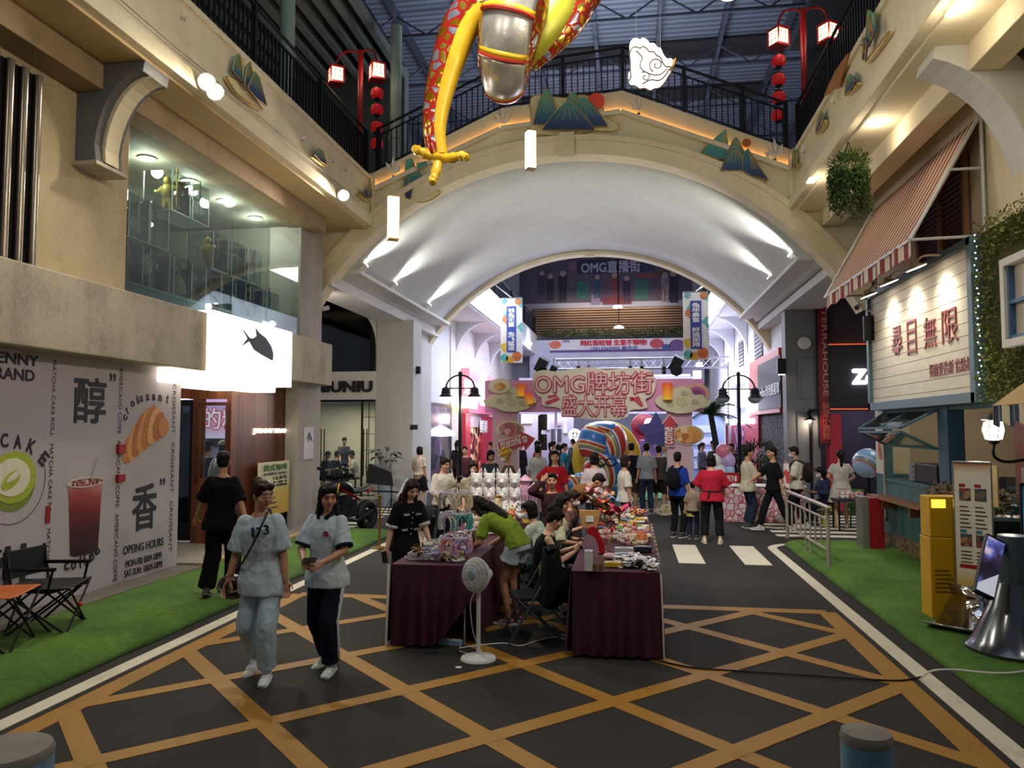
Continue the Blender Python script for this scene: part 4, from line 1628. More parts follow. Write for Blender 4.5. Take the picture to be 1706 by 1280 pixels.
# opened sashes
hl,hr=V((KX,14.4,2.44)),V((KX,yp1,2.44))
ol,orr=at(1432,714,Y=14.4),at(1500,713,Y=yp1)
l2,r2=at(1478,742,X=KX-.01),at(1560,748,X=KX-.01)
for lab,q in(('upper_sash',(hl,hr,orr,ol)),('lower_sash',(ol-Z3*.06,orr-Z3*.06,r2,l2))):
 m=MB()
 for i in range(4):
  m.bar(q[i],q[(i+1)%4],.05,.035)
 if lab=='upper_sash':
  m.bar((q[0]+q[1])/2,(q[2]+q[3])/2,.03,.02)
 s_=m.build(lab,teal,kio)
 m=MB()
 m.loft([[p+Z3*.004 for p in q],[p-Z3*.004 for p in q]])
 m.build('pane',glass('#d3dcd8',rough=.05,opac=.5),s_)
 # goods on the counter
q=V((KX+.3,13.35,1.3))
root=thing('microwave_oven','small steel and black oven on the kiosk counter','oven',q)
m=MB()
m.bx(q.x-.22,q.x+.22,12.4,13.55,1.315,1.6)
m.build('cabinet',M('#1d1b1b',.4,.3,.1,8),root,bevel=.01)
m=MB()
m.bx(q.x-.225,q.x+.2,13.3,13.56,1.315,1.605)
for k in range(3):
 m.lathe([(0,0),(.02,0),(.018,.02),(0,.02)],(q.x-.225,13.38,1.38+k*.08),12,(-1,0,0))
m.build('control_panel',steel_m,root)
m=MB()
for sx in(-.18,.18):
 for y in(12.5,13.5):
  m.bx(q.x+sx-.02,q.x+sx+.02,y-.02,y+.02,1.3,1.316)
m.build('foot',black_m,root)
# menu poster on the kiosk's back wall
root=thing('menu_poster','cream menu poster with food pictures inside the kiosk','poster',(6.95,12,1.6))
m=MB()
m.bx(6.97,6.99,11.0,12.6,1.35,2.5)
m.build('sheet',M('#d7c49c',.7,0,.05,3),root)
for k in range(9):
 m=MB()
 m.prism(oval(11.25+.45*(k%3),1.6+.32*(k//3),.14,.11,14),(6.968,0,0),NY if False else(0,1,0),PZ,-.003)
 m.build('food_print',cells(['#6d4a26','#a0402a','#5f6a2c','#c79a55'],30,.6,name='small_food_print'),root)
 # ---- sign board
sgn=thing('sign_board','big cream clapboard sign with red characters in a teal frame above the kiosk','sign',(4.4,12.55,2.52))
SX=4.33
m=MB()
m.bx(SX,4.56,10.5,14.68,2.6,4.52)
t=NT('clapboard')
sp=t.n('SeparateXYZ')
t.l(t.coord(),sp.inputs[0])
fr=t.math('FRACT',t.math('DIVIDE',sp.outputs[2],.168))
jm=t.math('LESS_THAN',fr,.07)
n_=t.n('TexNoise',Scale=3.0)
t.l(t.coord((1,1,6)),n_.inputs['Vector'])
t.base(t.mix(jm,t.ramp(n_.outputs[0],[(.3,c('#d6cdb6')),(.7,c('#e2dac4'))]),c('#7b6a52')))
t.b.inputs['Roughness'].default_value=.6
t.bump(fr,.3,.01)
m.build('clapboard',t.m,sgn)
for nm,a in(('frame_rail',(SX-.06,4.6,10.4,14.78,2.48,2.62)),('frame_rail',(SX-.06,4.6,10.4,14.78,4.5,4.6)),('frame_stile',(SX-.06,4.6,10.38,10.52,2.48,4.6)),('frame_stile',(SX-.06,4.6,14.66,14.78,2.48,4.6))):
 m=MB()
 m.bx(*a)
 m.build(nm,M('#516c75',.5,0,.1,3),sgn,bevel=.006)
rk=M('#8d4438',.5,0,.1,10)
def sx_letters(body,u0,v0,u1,v1,bold=.0,mat=rk,X=SX,parent=sgn,depth=.012):
 """letters on a plane facing -X; u grows towards the viewer's right, which is -Y here"""
 a,b_=at(u0,v1,X=X),at(u1,v0,X=X)
 letters(body,a,(0,-1,0),PZ,abs(a.y-b_.y),abs(b_.z-a.z),mat,parent,depth=depth,bold=bold)
for ch,u0,u1,v0,v1 in(('尋',1487,1504,547,597),('目',1513,1528,536,593),('無',1541,1561,531,583),('限',1571,1597,519,575)):
 a,b_=at(u0,(v0+v1)/2,X=SX),at(u1,(v0+v1)/2,X=SX)
 hh=at(u0,v0,X=SX).z-at(u0,v1,X=SX).z
 letters(ch,(SX,a.y,at(u0,v1,X=SX).z),(0,-1,0),PZ,a.y-b_.y,hh,rk,sgn,depth=.02,bold=-.008)
a,b_=at(1549,618,X=SX),at(1630,613,X=SX)
letters('獨爾愛造新 拾點相會',(SX,a.y,a.z-.1),(0,-1,0),PZ,a.y-b_.y,.19,rk,sgn,depth=.008,bold=-.005)
for i,(u,v)in enumerate(((1447,492),(1481,471),(1526,446))):
 p=at(u,v,X=3.95)
 root=thing('sign_lamp',('farthest','middle','nearest')[i]+' goose-arm lamp over the cream sign board','light',(4.55,p.y,p.z),'lamps over the cream sign')
 m=MB()
 m.tube(smoothpath([(4.56,p.y,p.z+.1),(4.3,p.y,p.z+.16),(4.05,p.y,p.z+.16),(3.95,p.y,p.z+.06)]),.016,8)
 m.lathe([(0,-.03),(.05,-.03),(.05,.03),(0,.03)],(4.56,p.y,p.z+.1),14,(1,0,0))
 m.build('arm',M('#b9ab90',.5,0,.1,5),root,smooth=True)
 ax=V((-.35,0,.94))
 m=MB()
 m.lathe([(.02,.1),(.05,.09),(.06,.04),(.15,0),(.15,-.01),(.06,.02)],(p.x,p.y,p.z),20,ax)
 m.build('shade',M('#b9ab90',.5,0,.1,5),root,smooth=True)
 m=MB()
 m.lathe([(0,-.002),(.13,-.002),(.13,-.012),(0,-.014)],(p.x,p.y,p.z),20,ax)
 m.build('lamp_disc',glow('#fff4e0',14,'disc_lens'),root)
 light('SPOT',(p.x+.01,p.y,p.z-.04),62,(1,.92,.78),aim=(SX+.02,p.y,3.75),size=.1,angle=115,blend=.8)
 # ---- striped awning
A0,A1=10.5,14.9
awn=thing('striped_awning','large red and cream striped awning above the cream sign board','awning',(4.5,12.7,4.4))
red_s=stripes('#8d3a33','#d6c4a6',.2,1,.5,.8,name='red_cream_stripes')
def aw(i,j):
 x=4.52-.92*j
 z_=6.22-1.62*j-.05*sin(pi*j)
 return V((x,A0+(A1-A0)*i,z_))
m=MB()
m.surf(aw,44,8)
m.build('canopy',red_s,awn,smooth=True,solid=.012)
def val(i,j):
 y=A0+(A1-A0)*i
 dr=.2+.035*abs(sin(y*pi/.3))
 return V((3.6+.02*sin(y*9),y,4.6-dr*j))
m=MB()
m.surf(val,120,3)
m.build('valance',stripes('#8a2f2c','#d9cdb8',.3,1,.5,.8,name='valance_stripes'),awn,solid=.008)
fw=M('#cfd3d2',.4,.1,.05,4)
for y in(A0,A1):
 m=MB()
 m.tube([(4.5,y,6.2),(4.5,y,4.62)],.025)
 m.tube([(4.5,y,6.22),(3.6,y,4.6)],.025)
 m.tube([(4.5,y,5.5),(4.1,y,5.5)],.02)
 m.tube([(4.5,y,4.62),(3.6,y,4.6)],.02)
 m.build('side_frame',fw,awn)
m=MB()
m.tube([(3.6,A0,4.6),(3.6,A1,4.6)],.025)
m.build('front_bar',fw,awn)
root=thing('louvre_window','dark brown louvred window in the cream wall below the awning','window',(4.53,11.5,4.7))
m=MB()
m.bx(4.5,4.56,11.0,12.7,4.7,5.85)
m.build('recess',M('#2a150d',.7),root)
for k in range(14):
 m=MB()
 m.box((4.49,11.85,4.78+k*.077),(.05,1.66,.012),ry=.7)
 m.build('louvre',M('#5a3622',.5,0,.15,6),root)
m=MB()
for y in(11.0,11.85,12.7):
 m.bx(4.45,4.52,y-.04,y+.04,4.66,5.9)
m.build('frame',M('#8a6242',.5,0,.1,6),root)
cctv('white security camera by the far end of the cream sign board',at(1432,512,X=4.1),2.6,(.4,.1,.05))
p=at(1447,547,X=4.25)
m=MB()
m.cyl(p-Z3*.22,p+Z3*.22,.09,n=16)
m.tube([p,p+V((.25,0,0))],.03)
m.build('wall_light',black_m,smooth=True,label='black cylinder wall light at the far edge of the cream sign',cat='light')
# ---- hedge wall with white window
hedge=thing('hedge_wall','green leafy hedge panel around a white window at the right edge','hedge',(4.5,8.9,2.5))
m=MB()
m.bx(4.4,4.6,7.0,10.36,2.5,4.62)
m.build('backing',M('#4a4a22',.9,0,.3,10),hedge)
m=MB()
rr=random.Random(11)
for i in range(9000):
 y,z_=rr.uniform(7.0,10.38),rr.uniform(2.48,4.66+.1*rr.random())
 if 8.15<y<9.95 and 3.1<z_<4.25:
  continue
 p=V((4.4-rr.random()*.13,y,z_))
 a,b_,L_=rr.uniform(0,6.28),rr.uniform(-.9,.9),rr.uniform(.03,.06)
 d_=V((-abs(cos(b_))*.6,cos(a)*cos(b_),sin(a))).normalized()
 s_=d_.orthogonal().normalized()*L_*.35
 m.add([p,p+d_*L_*.5+s_,p+d_*L_,p+d_*L_*.5-s_],[(0,1,2,3)])
m.build('leaf',M('#7a8338',.7,0,.4,1.6),hedge)
m=MB()
for i in range(26):
 m.ball((4.28,10.3-.1*rr.random(),2.7+i*.075),.008,6,4)
m.build('light_string',lamp_cool,label='string of tiny white lights down the edge of the hedge',cat='light string')
wy0,wy1=8.2,at(1674,500,X=4.25).y
wz0,wz1=at(1680,580,X=4.25).z,at(1680,430,X=4.25).z
root=thing('display_window','white framed window with blue inner frame set in the hedge','window',(4.3,(wy0+wy1)/2,wz0))
m=MB()
for a in((wy0,wy1,wz0,wz0+.09),(wy0,wy1,wz1-.09,wz1),(wy0,wy0+.09,wz0,wz1),(wy1-.09,wy1,wz0,wz1)):
 m.bx(4.2,4.34,*a)
m.build('frame',M('#d8d5cb',.6,0,.06,4),root,bevel=.008)
m=MB()
for a in((wy0+.09,wy1-.09,wz0+.09,wz0+.13),(wy0+.09,wy1-.09,(wz0+wz1)/2-.02,(wz0+wz1)/2+.02),(wy1-.13,wy1-.09,wz0+.09,wz1-.09)):
 m.bx(4.24,4.3,*a)
m.build('inner_frame',M('#41668a',.5,0,.1,4),root)
m=MB()
m.bx(4.3,4.31,wy0+.09,wy1-.09,wz0+.09,wz1-.09)
m.build('pane',M('#b9b1a2',.3,0,.1,2),root)
# ---- second awning, wall lantern, timber door post
root=thing('small_awning','small cream awning with blue and cream striped valance at the right edge','awning',(4.3,9.2,2.3))
m=MB()
def aw2(i,j):
 return V((4.25-.4*j,7.2+1.75*i,2.7-.3*j))
m.surf(aw2,20,4)
m.build('canopy',M('#c2a572',.8,0,.1,6),root,solid=.01)
m=MB()
def va2(i,j):
 y=7.2+1.75*i
 return V((3.85+.025*sin(y*20),y,2.4-(.2+.03*sin(y*20))*j))
m.surf(va2,140,3)
m.build('valance',stripes('#2c3a58','#d3c8b0',.17,1,.5,.8,name='blue_cream_stripes'),root,solid=.006)
p=at(1655,717,X=4.1)
root=thing('wall_lantern','black wall lantern with glowing ribbed white globe under the small awning','light',p)
m=MB()
m.lathe([(.03,-.12),(.09,-.1),(.115,0),(.1,.09),(.05,.12)],p,20)
m.build('globe',glow('#fff1d4',5,'lantern_globe'),root,smooth=True)
m=MB()
m.lathe([(.13,.11),(.14,.125),(.06,.18),(.02,.2),(.0,.23)],p,20)
m.lathe([(.0,-.17),(.05,-.15),(.06,-.12),(.03,-.11)],p,16)
for k in range(8):
 a=2*pi*k/8
 m.tube([p+V((r_*cos(a),r_*sin(a),z_))for r_,z_ in((.04,-.12),(.1,-.09),(.122,0),(.106,.09),(.06,.12))],.005,5)
m.build('cage',black_m,root,smooth=True)
m=MB()
m.tube(smoothpath([p+V((0,0,-.16)),p+V((0,0,-.3)),p+V((.15,0,-.36)),p+V((.45,0,-.3))]),.018,8)
m.lathe([(0,0),(.09,0),(.09,.03),(0,.03)],p+V((.45,0,-.3)),16,(1,0,0))
m.build('bracket',black_m,root,smooth=True)
light('POINT',p+V((-.2,0,0)),14,CREAM,size=.1)
root=thing('door_post','reddish brown timber door post beside the wall lantern','post',(4.6,9.9,.12))
m=MB()
m.bx(4.55,4.75,9.7,10.05,.12,2.75)
m.build('timber',M('#5e3020',.5,0,.2,4,stretch=(8,8,1)),root)
m=MB()
m.bx(4.5,4.55,9.72,9.8,1.1,1.7)
m.build('pull_handle',steel_m,root)
m=MB()
m.bx(4.56,4.62,7.2,9.7,.12,2.75)
m.mat(1)
for k in range(30):
 m.bx(4.54,4.56,7.2,9.68,.5+k*.075,.54+k*.075)
m.build('louvred_door',[teal_d,M('#6f8a84',.5)],label='dark louvred shutter door at the right edge behind the screens',cat='door')
# ---- planter with flowers
p=V((4.15,10.35,.12))
root=thing('flower_planter','grey planter box with reddish green shrub behind the screens','planter',p)
m=MB()
m.bx(3.95,4.4,9.5,11.2,.12,.95)
m.mat(1).bx(3.93,4.42,9.48,11.22,.9,.98)
m.build('box',[M('#4d5257',.5,0,.1,4),M('#8f9498',.5)],root)
m=MB()
for i in range(1500):
 u_,w_=rr.uniform(9.4,11.3),rr.uniform(-1,1)
 q=V((4.15+.3*w_*rr.random(),u_,1.0+.42*rr.random()**.7))
 d_=V((rr.uniform(-1,1),rr.uniform(-1,1),rr.uniform(-.2,1))).normalized()
 s_=d_.orthogonal().normalized()*.018
 m.mat(0 if rr.random()<.7 else 1).add([q,q+d_*.04+s_,q+d_*.08,q+d_*.04-s_],[(0,1,2,3)])
m.build('shrub_leaf',[M('#4a4a24',.7,0,.4,3),M('#6d3226',.7,0,.3,5)],root)
p=at(1655,790,X=3.95)
m=MB()
m.bx(3.93,3.945,p.y-.13,p.y+.13,1.3,1.75)
m.tube([(3.94,p.y,.95),(3.94,p.y,1.35)],.012)
m.build('notice_card',M('#b8a46c',.7,0,.1,5),label='kraft paper notice card on a stick in the planter',cat='notice')
# ---- yellow cabinet, roll-up, screens
p=at(1575,1032,Z=.12)
root=thing('yellow_dispenser','tall yellow box stand on the turf by the kiosk','dispenser',p)
ylw=M('#c99a12',.45,0,.08,4)
xa,xb=p.x-.13,p.x+.3
m=MB()
m.bx(xa,xb,p.y,p.y+.3,.12,.98)
m.build('lower_cabinet',ylw,root,bevel=.008)
m=MB()
m.bx(xa+.01,xb-.01,p.y+.01,p.y+.29,.985,1.42)
m.build('upper_cabinet',ylw,root,bevel=.008)
m=MB()
m.bx(xa+.03,xa+.17,p.y+.004,p.y+.012,1.3,1.39)
m.build('lit_label',glow('#ffe84a',1.5,'yellow_label'),root)
for k in range(6):
 m=MB()
 m.bx(xa+.04,xa+.22-.02*(k%3),p.y-.003,p.y+.001,.4+k*.045,.415+k*.045)
 m.build('text_bar',M('#6b4a12',.6),root)
p=at(1600,1035,Z=.12)
q0,q1=at(1591,770,Y=p.y),at(1628,990,Y=p.y-.15)
root=thing('rollup_poster','tall cream roll-up poster with red headings and a chrome curved foot','poster',V((p.x+.1,p.y,.12)))
xa,xb,z0_,z1_=q0.x-.02,q0.x+.25,.5,q0.z
yb_=p.y
m=MB()
m.loft([[V((xa,yb_,z0_)),V((xb,yb_-.25,z0_-.05)),V((xb,yb_-.25,z1_)),V((xa,yb_,z1_+.0))],[V((xa,yb_+.015,z0_)),V((xb,yb_-.235,z0_-.05)),V((xb,yb_-.235,z1_)),V((xa,yb_+.015,z1_))]])
m.build('sheet',grad([(0,'#d0a83c'),(.12,'#d6cfae'),(.3,'#d9d5c4'),(.92,'#d8d4c6'),(1,'#b9793a')],2,z0_,z1_,.6,'cream_orange_print',.05),root)
ux_=V((xb-xa,-.25,0))
wl_r=ux_.length
ux_.normalize()
def rb(fx,fz,fw,fh,mat,name='print_block'):
 mm=MB()
 o_=V((xa,yb_,z0_))+ux_*(fx*wl_r)
 o_.z=z0_+fz*(z1_-z0_)
 mm.prism([(0,0),(fw*wl_r,0),(fw*wl_r,fh*(z1_-z0_)),(0,fh*(z1_-z0_))],o_,ux_,Z3,.004)
 mm.build(name,mat,root)
photo=cells(['#2b2a30','#6b5a4a','#a07a5a','#3d4a5a','#8a3a32'],18,.5,name='product_photo')
for fx in(.14,.55):
 rb(fx,.69,.3,.1,photo,'photo_print')
 rb(fx,.8,.16,.025,red_m,'heading_print')
 rb(fx,.32,.3,.1,photo,'photo_print')
 rb(fx,.43,.16,.025,M('#2f6f8a',.6),'heading_print')
 for k in range(6):
  rb(fx,.47+k*.033,.3-.04*(k%3),.009,ink_m,'text_bar')
  if k<4:
   rb(fx,.19+k*.028,.3-.03*(k%2),.008,ink_m,'text_bar')
rb(.1,.145,.8,.03,red_m,'heading_print')
m=MB()
for s_ in(0,1):
 o_=V((xa,yb_+.008,0))+ux_*(s_*wl_r)
 m.tube([o_+Z3*z0_,o_+Z3*z1_],.01)
m.tube([V((xa,yb_,z1_)),V((xb,yb_-.25,z1_))],.014)
m.build('pole',steel_m,root)
m=MB()
nrm=V((-ux_.y,ux_.x,0))*-1
ft=[(0,.38),(-.03,.25),(.05,.1),(.2,.02),(.38,.0),(.5,.02),(.58,.06)]
r0=[V((xa,yb_,.125))-ux_*.12+nrm*d_+Z3*h_ for d_,h_ in ft]
r1=[V((xb,yb_-.25,.125))+ux_*.1+nrm*d_+Z3*h_ for d_,h_ in ft]
m.loft([r0,r1],caps=False,close=False)
m.build('chrome_foot',M('#c8c8cc',.08,1,.03,3),root,smooth=True,solid=.012)
# screen on its cone stand
p=at(1695,1085,Z=.12)
root=thing('advertising_screen','tilted tablet advertising screen on a tall dark cone stand at the right edge','screen',p)
m=MB()
m.lathe([(0,0),(.42,0),(.42,.03),(.36,.1),(.22,.42),(.16,.62),(.0,.62)],p,32)
m.build('cone_base',M('#5a5f66',.18,.85,.1,4),root,smooth=True)
m=MB()
m.lathe([(0,.6),(.13,.6),(.13,1.05),(0,1.06)],p,24)
m.build('column',M('#5f7384',.3,.6,.1,4),root,smooth=True)
s0=[at(1645,888,Y=p.y-.1),at(1676,904,Y=p.y-.1),at(1656,1000,Y=p.y-.35),at(1624,985,Y=p.y-.35)]
n0=(s0[1]-s0[0]).cross(s0[3]-s0[0]).normalized()
if n0.y>0:
 n0=-n0
m=MB()
m.loft([[q for q in s0],[q-n0*.05 for q in s0]])
m.build('bezel',black_m,root,bevel=.006)
cn_=sum(s0,V((0,0,0)))/4
m=MB()
si=[cn_+(q-cn_)*.92+n0*.003 for q in s0]
m.add(si,[(0,1,2,3)])
t=NT('screen_picture')
n_=t.n('TexNoise',Scale=6.0,Detail=4.0)
t.l(t.coord(),n_.inputs['Vector'])
cl_=t.ramp(n_.outputs[0],[(.35,c('#1d1626')),(.5,c('#3a2d52')),(.58,c('#5664b8')),(.68,c('#c9b6c8'))])
t.base(cl_)
t.l(cl_,t.b.inputs['Emission Color'])
t.b.inputs['Emission Strength'].default_value=.7
m.build('display',t.m,root)
m=MB()
w3=[si[3],si[2],si[2]+(si[1]-si[2])*.42,si[3]+(si[0]-si[3])*.12]
m.add([q+n0*.002 for q in w3],[(0,1,2,3)])
m.build('white_corner',glow('#c8ccd8',.55,'screen_white'),root)
m=MB()
m.tube([cn_-n0*.03,p+V((0,0,1.03))],.03)
m.build('arm',black_m,root)
# black board with pale lettering, further screen at the edge
p=V((3.85,9.3,.12))
root=thing('dark_counter','dark grey counter front lettered omo behind the tilted screen','counter',(4.15,9.0,.12))
q0,q1=at(1632,868,Y=9.2),at(1700,960,Y=9.2)
m=MB()
m.bx(q0.x,q1.x+.3,9.2,9.45,.12,q0.z)
m.mat(1).bx(q0.x-.02,q1.x+.32,9.18,9.47,q0.z,q0.z+.04)
m.build('front',[M('#35383c',.5,.2,.1,5),steel_m],root)
a=at(1638,892,Y=9.19)
letters('omo',a,X3,Z3,.3,.1,M('#14161a',.5),root,depth=.004,bold=.04)
root=thing('standing_screen','second dark screen standing at the very right edge of the picture','screen',at(1703,1010,Z=.12))
m=MB()
q0,q1=at(1698,805,Y=8.6),at(1735,950,Y=8.6)
m.bx(q0.x,q1.x,8.58,8.62,q1.z,q0.z)
m.build('bezel',black_m,root)
m=MB()
m.bx(q0.x+.015,q1.x-.015,8.574,8.58,q1.z+.03,q0.z-.03)
m.build('display',grad([(0,'#1c3a5a'),(.6,'#2f6a8a'),(1,'#1a2a3a')],2,q1.z,q0.z,.3,'blue_screen',.2,emit=.6),root)
m=MB()
m.tube([((q0.x+q1.x)/2,8.62,q1.z),((q0.x+q1.x)/2,8.62,.13)],.03)
m.lathe([(0,0),(.15,0),(.15,.02),(0,.03)],((q0.x+q1.x)/2,8.62,.12),18)
m.build('stand',black_m,root)
# ---- steel barrier, bin, bollards, cables
bar_m=M('#a0968a',.45,.35,.12,6)
root=thing('crowd_barrier','beige steel tube barrier standing along the right turf edge','barrier',(2.9,13.7,.1))
y0_,y1_=12.15,15.2
zt=.98
m=MB()
m.tube(smoothpath([(2.9,y1_,.1),(2.9,y1_,zt-.0),(2.9,y1_-.1,zt),(2.9,y0_+.12,zt),(2.9,y0_+.02,zt-.08),(2.9,y0_,.1)],5),.032,10)
m.build('frame_tube',bar_m,root,smooth=True)
m=MB()
m.tube([(2.9,y0_,.34),(2.9,y1_,.34)],.02)
m.tube([(2.9,y0_,.8),(2.9,y1_,.8)],.02)
m.build('cross_rail',bar_m,root,smooth=True)
for k in range(7):
 m=MB()
 y=y0_+.45+k*.36
 m.tube([(2.9,y,.34 if k not in(2,3)else .1),(2.9,y,zt if k in(2,3)else .8)],.016,8)
 m.build('upright',bar_m,root,smooth=True)
m=MB()
m.tube([(2.9,y1_,.9),(2.9,y1_,1.55)],.03)
m.build('tall_post',bar_m,root)
m=MB()
m.bx(2.86,2.94,y1_-.06,y1_+.06,1.05,1.5)
m.build('red_white_sleeve',cells(['#c04038','#d9d0cf','#c9b5b5'],9,.5,name='sleeve_print'),root)
p=at(1452,917,Z=.1)
root=thing('litter_bin','slim red litter bin with steel side at the kiosk corner','bin',p)
m=MB()
m.bx(p.x-.02,p.x+.22,p.y,p.y+.36,.1,.98)
m.build('red_front',M('#8d1420',.4,.1,.1,5),root,bevel=.01)
m=MB()
m.bx(p.x-.14,p.x-.02,p.y,p.y+.36,.1,1.0)
m.build('steel_side',M('#9a9690',.35,.7,.1,5),root,bevel=.01)
def bollard(label,p,r,h,top=1.0):
 root=thing('stone_bollard',label,'bollard',p)
 m=MB()
 m.lathe([(0,0),(r,0),(r,h),(0,h)],p,32)
 m.build('blue_shaft',stained('#5d8fb0','#8a9296',.8,2.5,.7,.3,'blue_stone'),root,smooth=True)
 m=MB()
 m.lathe([(r,h),(r+.003,h+.02),(r*.96,h+.045),(r*.5,h+.055),(0,h+.055)],p,32)
 m.build('grey_cap',stained('#7d7a74','#55524d',.85,8,.5,.3,'granite_cap'),root,smooth=True)
 return root
bp=at(1443,1225,Y=3.6)
bollard('blue mottled stone bollard with grey granite cap at the bottom right',(bp.x,3.6,0),.105,bp.z-.03)
bp=at(40,1255,Y=3.2)
bollard('grey-blue stone bollard cut by the bottom left corner',(bp.x-.1,3.2,0),.2,bp.z-.03)
def cable(label,pts,r,mat,name='power_cable'):
 m=MB()
 m.tube(smoothpath(pts,6),r,6)
 m.build(name,mat,smooth=True,label=label,cat='cable')
cable('black cable running from the right table across the road to the turf',[at(u,v,Z=.012)for u,v in((1085,1098),(1150,1112),(1230,1118),(1330,1124),(1430,1131),(1500,1134),(1535,1128))],.008,black_m)
cable('white cable crossing the right turf at the bottom right',[at(u,v,Z=zz)for u,v,zz in((1535,1130,.02),(1553,1118,.14),(1590,1116,.14),(1640,1121,.14),(1690,1121,.14),(1730,1112,.14))],.008,white_m)
# ---- hanging plant under the right soffit
hk=at(1413,236,Z=6.62)
root=thing('hanging_plant','trailing green plant in a basket hanging from the right gallery soffit','plant',V((hk.x,hk.y,5.7)))
zc=at(1413,285,Y=hk.y).z
zbm=at(1413,362,Y=hk.y).z
rad=abs(at(1447,310,Y=hk.y).x-hk.x)
m=MB()
for k in range(4):
 a=pi/2*k+.4
 m.tube([(hk.x,hk.y,6.62),(hk.x+rad*.7*cos(a),hk.y+rad*.7*sin(a),zc-.05)],.006,5)
m.build('chain',black_m,root)
m=MB()
m.lathe([(0,-.22),(rad*.5,-.2),(rad*.75,0),(rad*.72,.0),(0,-.02)],(hk.x,hk.y,zc-.04),20)
m.build('basket',M('#4a3a24',.9,0,.3,20),root,smooth=True)
m=MB()
for i in range(340):
 a,r_=rr.uniform(0,2*pi),rad*sqrt(rr.uniform(.35,1.05))
 L_=(zc-zbm)*rr.uniform(.55,1.05)*(1 if r_>rad*.7 else .5)
 p0=V((hk.x+r_*cos(a),hk.y+r_*sin(a),zc+rr.uniform(-.05,.08)))
 n_l=int(L_/.045)
 for k in range(n_l):
  q=p0+V((rr.uniform(-.03,.03),rr.uniform(-.03,.03),-.045*k))
  d_=V((rr.uniform(-1,1),rr.uniform(-1,1),-.8)).normalized()*.07
  s_=d_.orthogonal().normalized()*.012
  m.mat(0 if rr.random()<.75 else 1).add([q,q+d_*.5+s_,q+d_,q+d_*.5-s_],[(0,1,2,3)])
for i in range(420):
 a,b_=rr.uniform(0,2*pi),rr.uniform(.2,1.3)
 q=V((hk.x,hk.y,zc))
 d_=V((cos(a)*cos(b_),sin(a)*cos(b_),sin(b_)))*rad*rr.uniform(.6,1.1)
 q=q+d_*V((1,1,1)).x
 s_=d_.orthogonal().normalized()*.014
 e_=d_.normalized()*.09
 m.mat(i%2).add([q,q+e_*.5+s_,q+e_,q+e_*.5-s_],[(0,1,2,3)])
m.build('leaf',[M('#2c4a1e',.6,0,.35,6),M('#4a6a2a',.6,0,.3,6)],root)
# ================================================================== side lane on the right
YR=21.5
xl,xr=at(1311,700,Y=YR).x,at(1366,700,Y=YR).x
b=MB()
b.bx(xl,xr,YR,YR+.5,0,5.4)
for u0,v0,u1,v1 in((1329,592,1362,664),(1330,684,1362,780)):
 a,e=at(u0,v1,Y=YR),at(u1,v0,Y=YR)
 for q in((a.x,a.x+.04,a.z,e.z),(e.x-.04,e.x,a.z,e.z),(a.x,e.x,a.z,a.z+.04),(a.x,e.x,e.z-.04,e.z)):
  b.bx(q[0],q[1],YR-.03,YR,q[2],q[3])
b.build('pillar_right',M('#7e7f84',.6,0,.08,1.5),kind='structure')
b=MB()
b.bx(xr,12,YR+.05,YR+.35,3.1,7.0)
b.bx(xr,12,YR+3.5,YR+3.6,0,7)
b.bx(8.2,12,YR+.05,YR+.35,0,3.1)
b.build('wall_lane_right',M('#4a434c',.8,0,.1,1.5),kind='structure')
b=MB()
b.bx(9.5,9.6,15.0,YR,0,7)
b.build('wall_lane_end',M('#55504c',.8,0,.1,1.5),kind='structure')
p=at(1340,572,Y=YR-.05)
m=MB()
m.lathe([(0,0),(.17,0),(.17,.03),(.15,.05),(0,.05)],p,28,(0,-1,0))
m.build('wall_disc',white_m,smooth=True,label='white round disc lamp high on the grey right pillar',cat='light')
p=at(1349,698,Y=YR-.22)
root=thing('wall_lamp','small black swan-neck wall lamp glowing on the grey right pillar','light',p)
m=MB()
m.tube(smoothpath([p+V((0,.22,.12)),p+V((0,.1,.2)),p+V((0,0,.12)),p+V((0,0,.02))]),.015)
m.lathe([(.03,.04),(.16,-.02),(.16,-.03),(.03,.02)],p,20)
m.build('shade',black_m,root,smooth=True)
m=MB()
m.ball(p-Z3*.06,.05,12,8)
m.build('bulb',glow('#ffcf8a',12,'warm_bulb'),root,smooth=True)
light('POINT',p-Z3*.14,10,WARM,size=.05)
p=at(1302,611,Y=YR-.2)
root=thing('wall_uplight','black box wall light on the street edge of the grey right pillar','light',p)
m=MB()
m.box(p,(.22,.16,.42))
m.build('housing',black_m,root,bevel=.01)
m=MB()
m.box(p-Z3*.215,(.16,.1,.01))
m.build('lens',glow('#fff2dc',6,'uplight_lens'),root)
m=MB()
m.tube([p,p+V((.1,.2,0))],.03)
m.build('bracket',black_m,root)
# tall red vertical sign
a,e=at(1364,742,Y=YR-.1),at(1378,505,Y=YR-.1)
root=thing('vertical_sign','tall narrow red sign with pale letters beside the grey right pillar','sign',V(((a.x+e.x)/2,YR-.1,a.z)))
m=MB()
m.bx(a.x,e.x,YR-.12,YR+.05,a.z,e.z)
m.mat(1).bx(a.x+.05,e.x-.05,YR-.13,YR-.119,a.z+.05,e.z-.05)
m.build('panel',[M('#2a2226',.5),M('#8e1526',.5,0,.15,3)],root)
letters('TERRAHOUSE',V((a.x+.14,YR-.132,e.z-.15)),(0,0,-1),(1,0,0),(e.z-a.z)*.62,.13,M('#d9a6a0',.5),root,depth=.01,bold=.01)
letters('醉愛小酒館',V((a.x+.1,YR-.132,a.z+.15)),(1,0,0),(0,0,1),.2,(e.z-a.z)*.26,M('#c2665a',.5),root,depth=.01,vert=True)
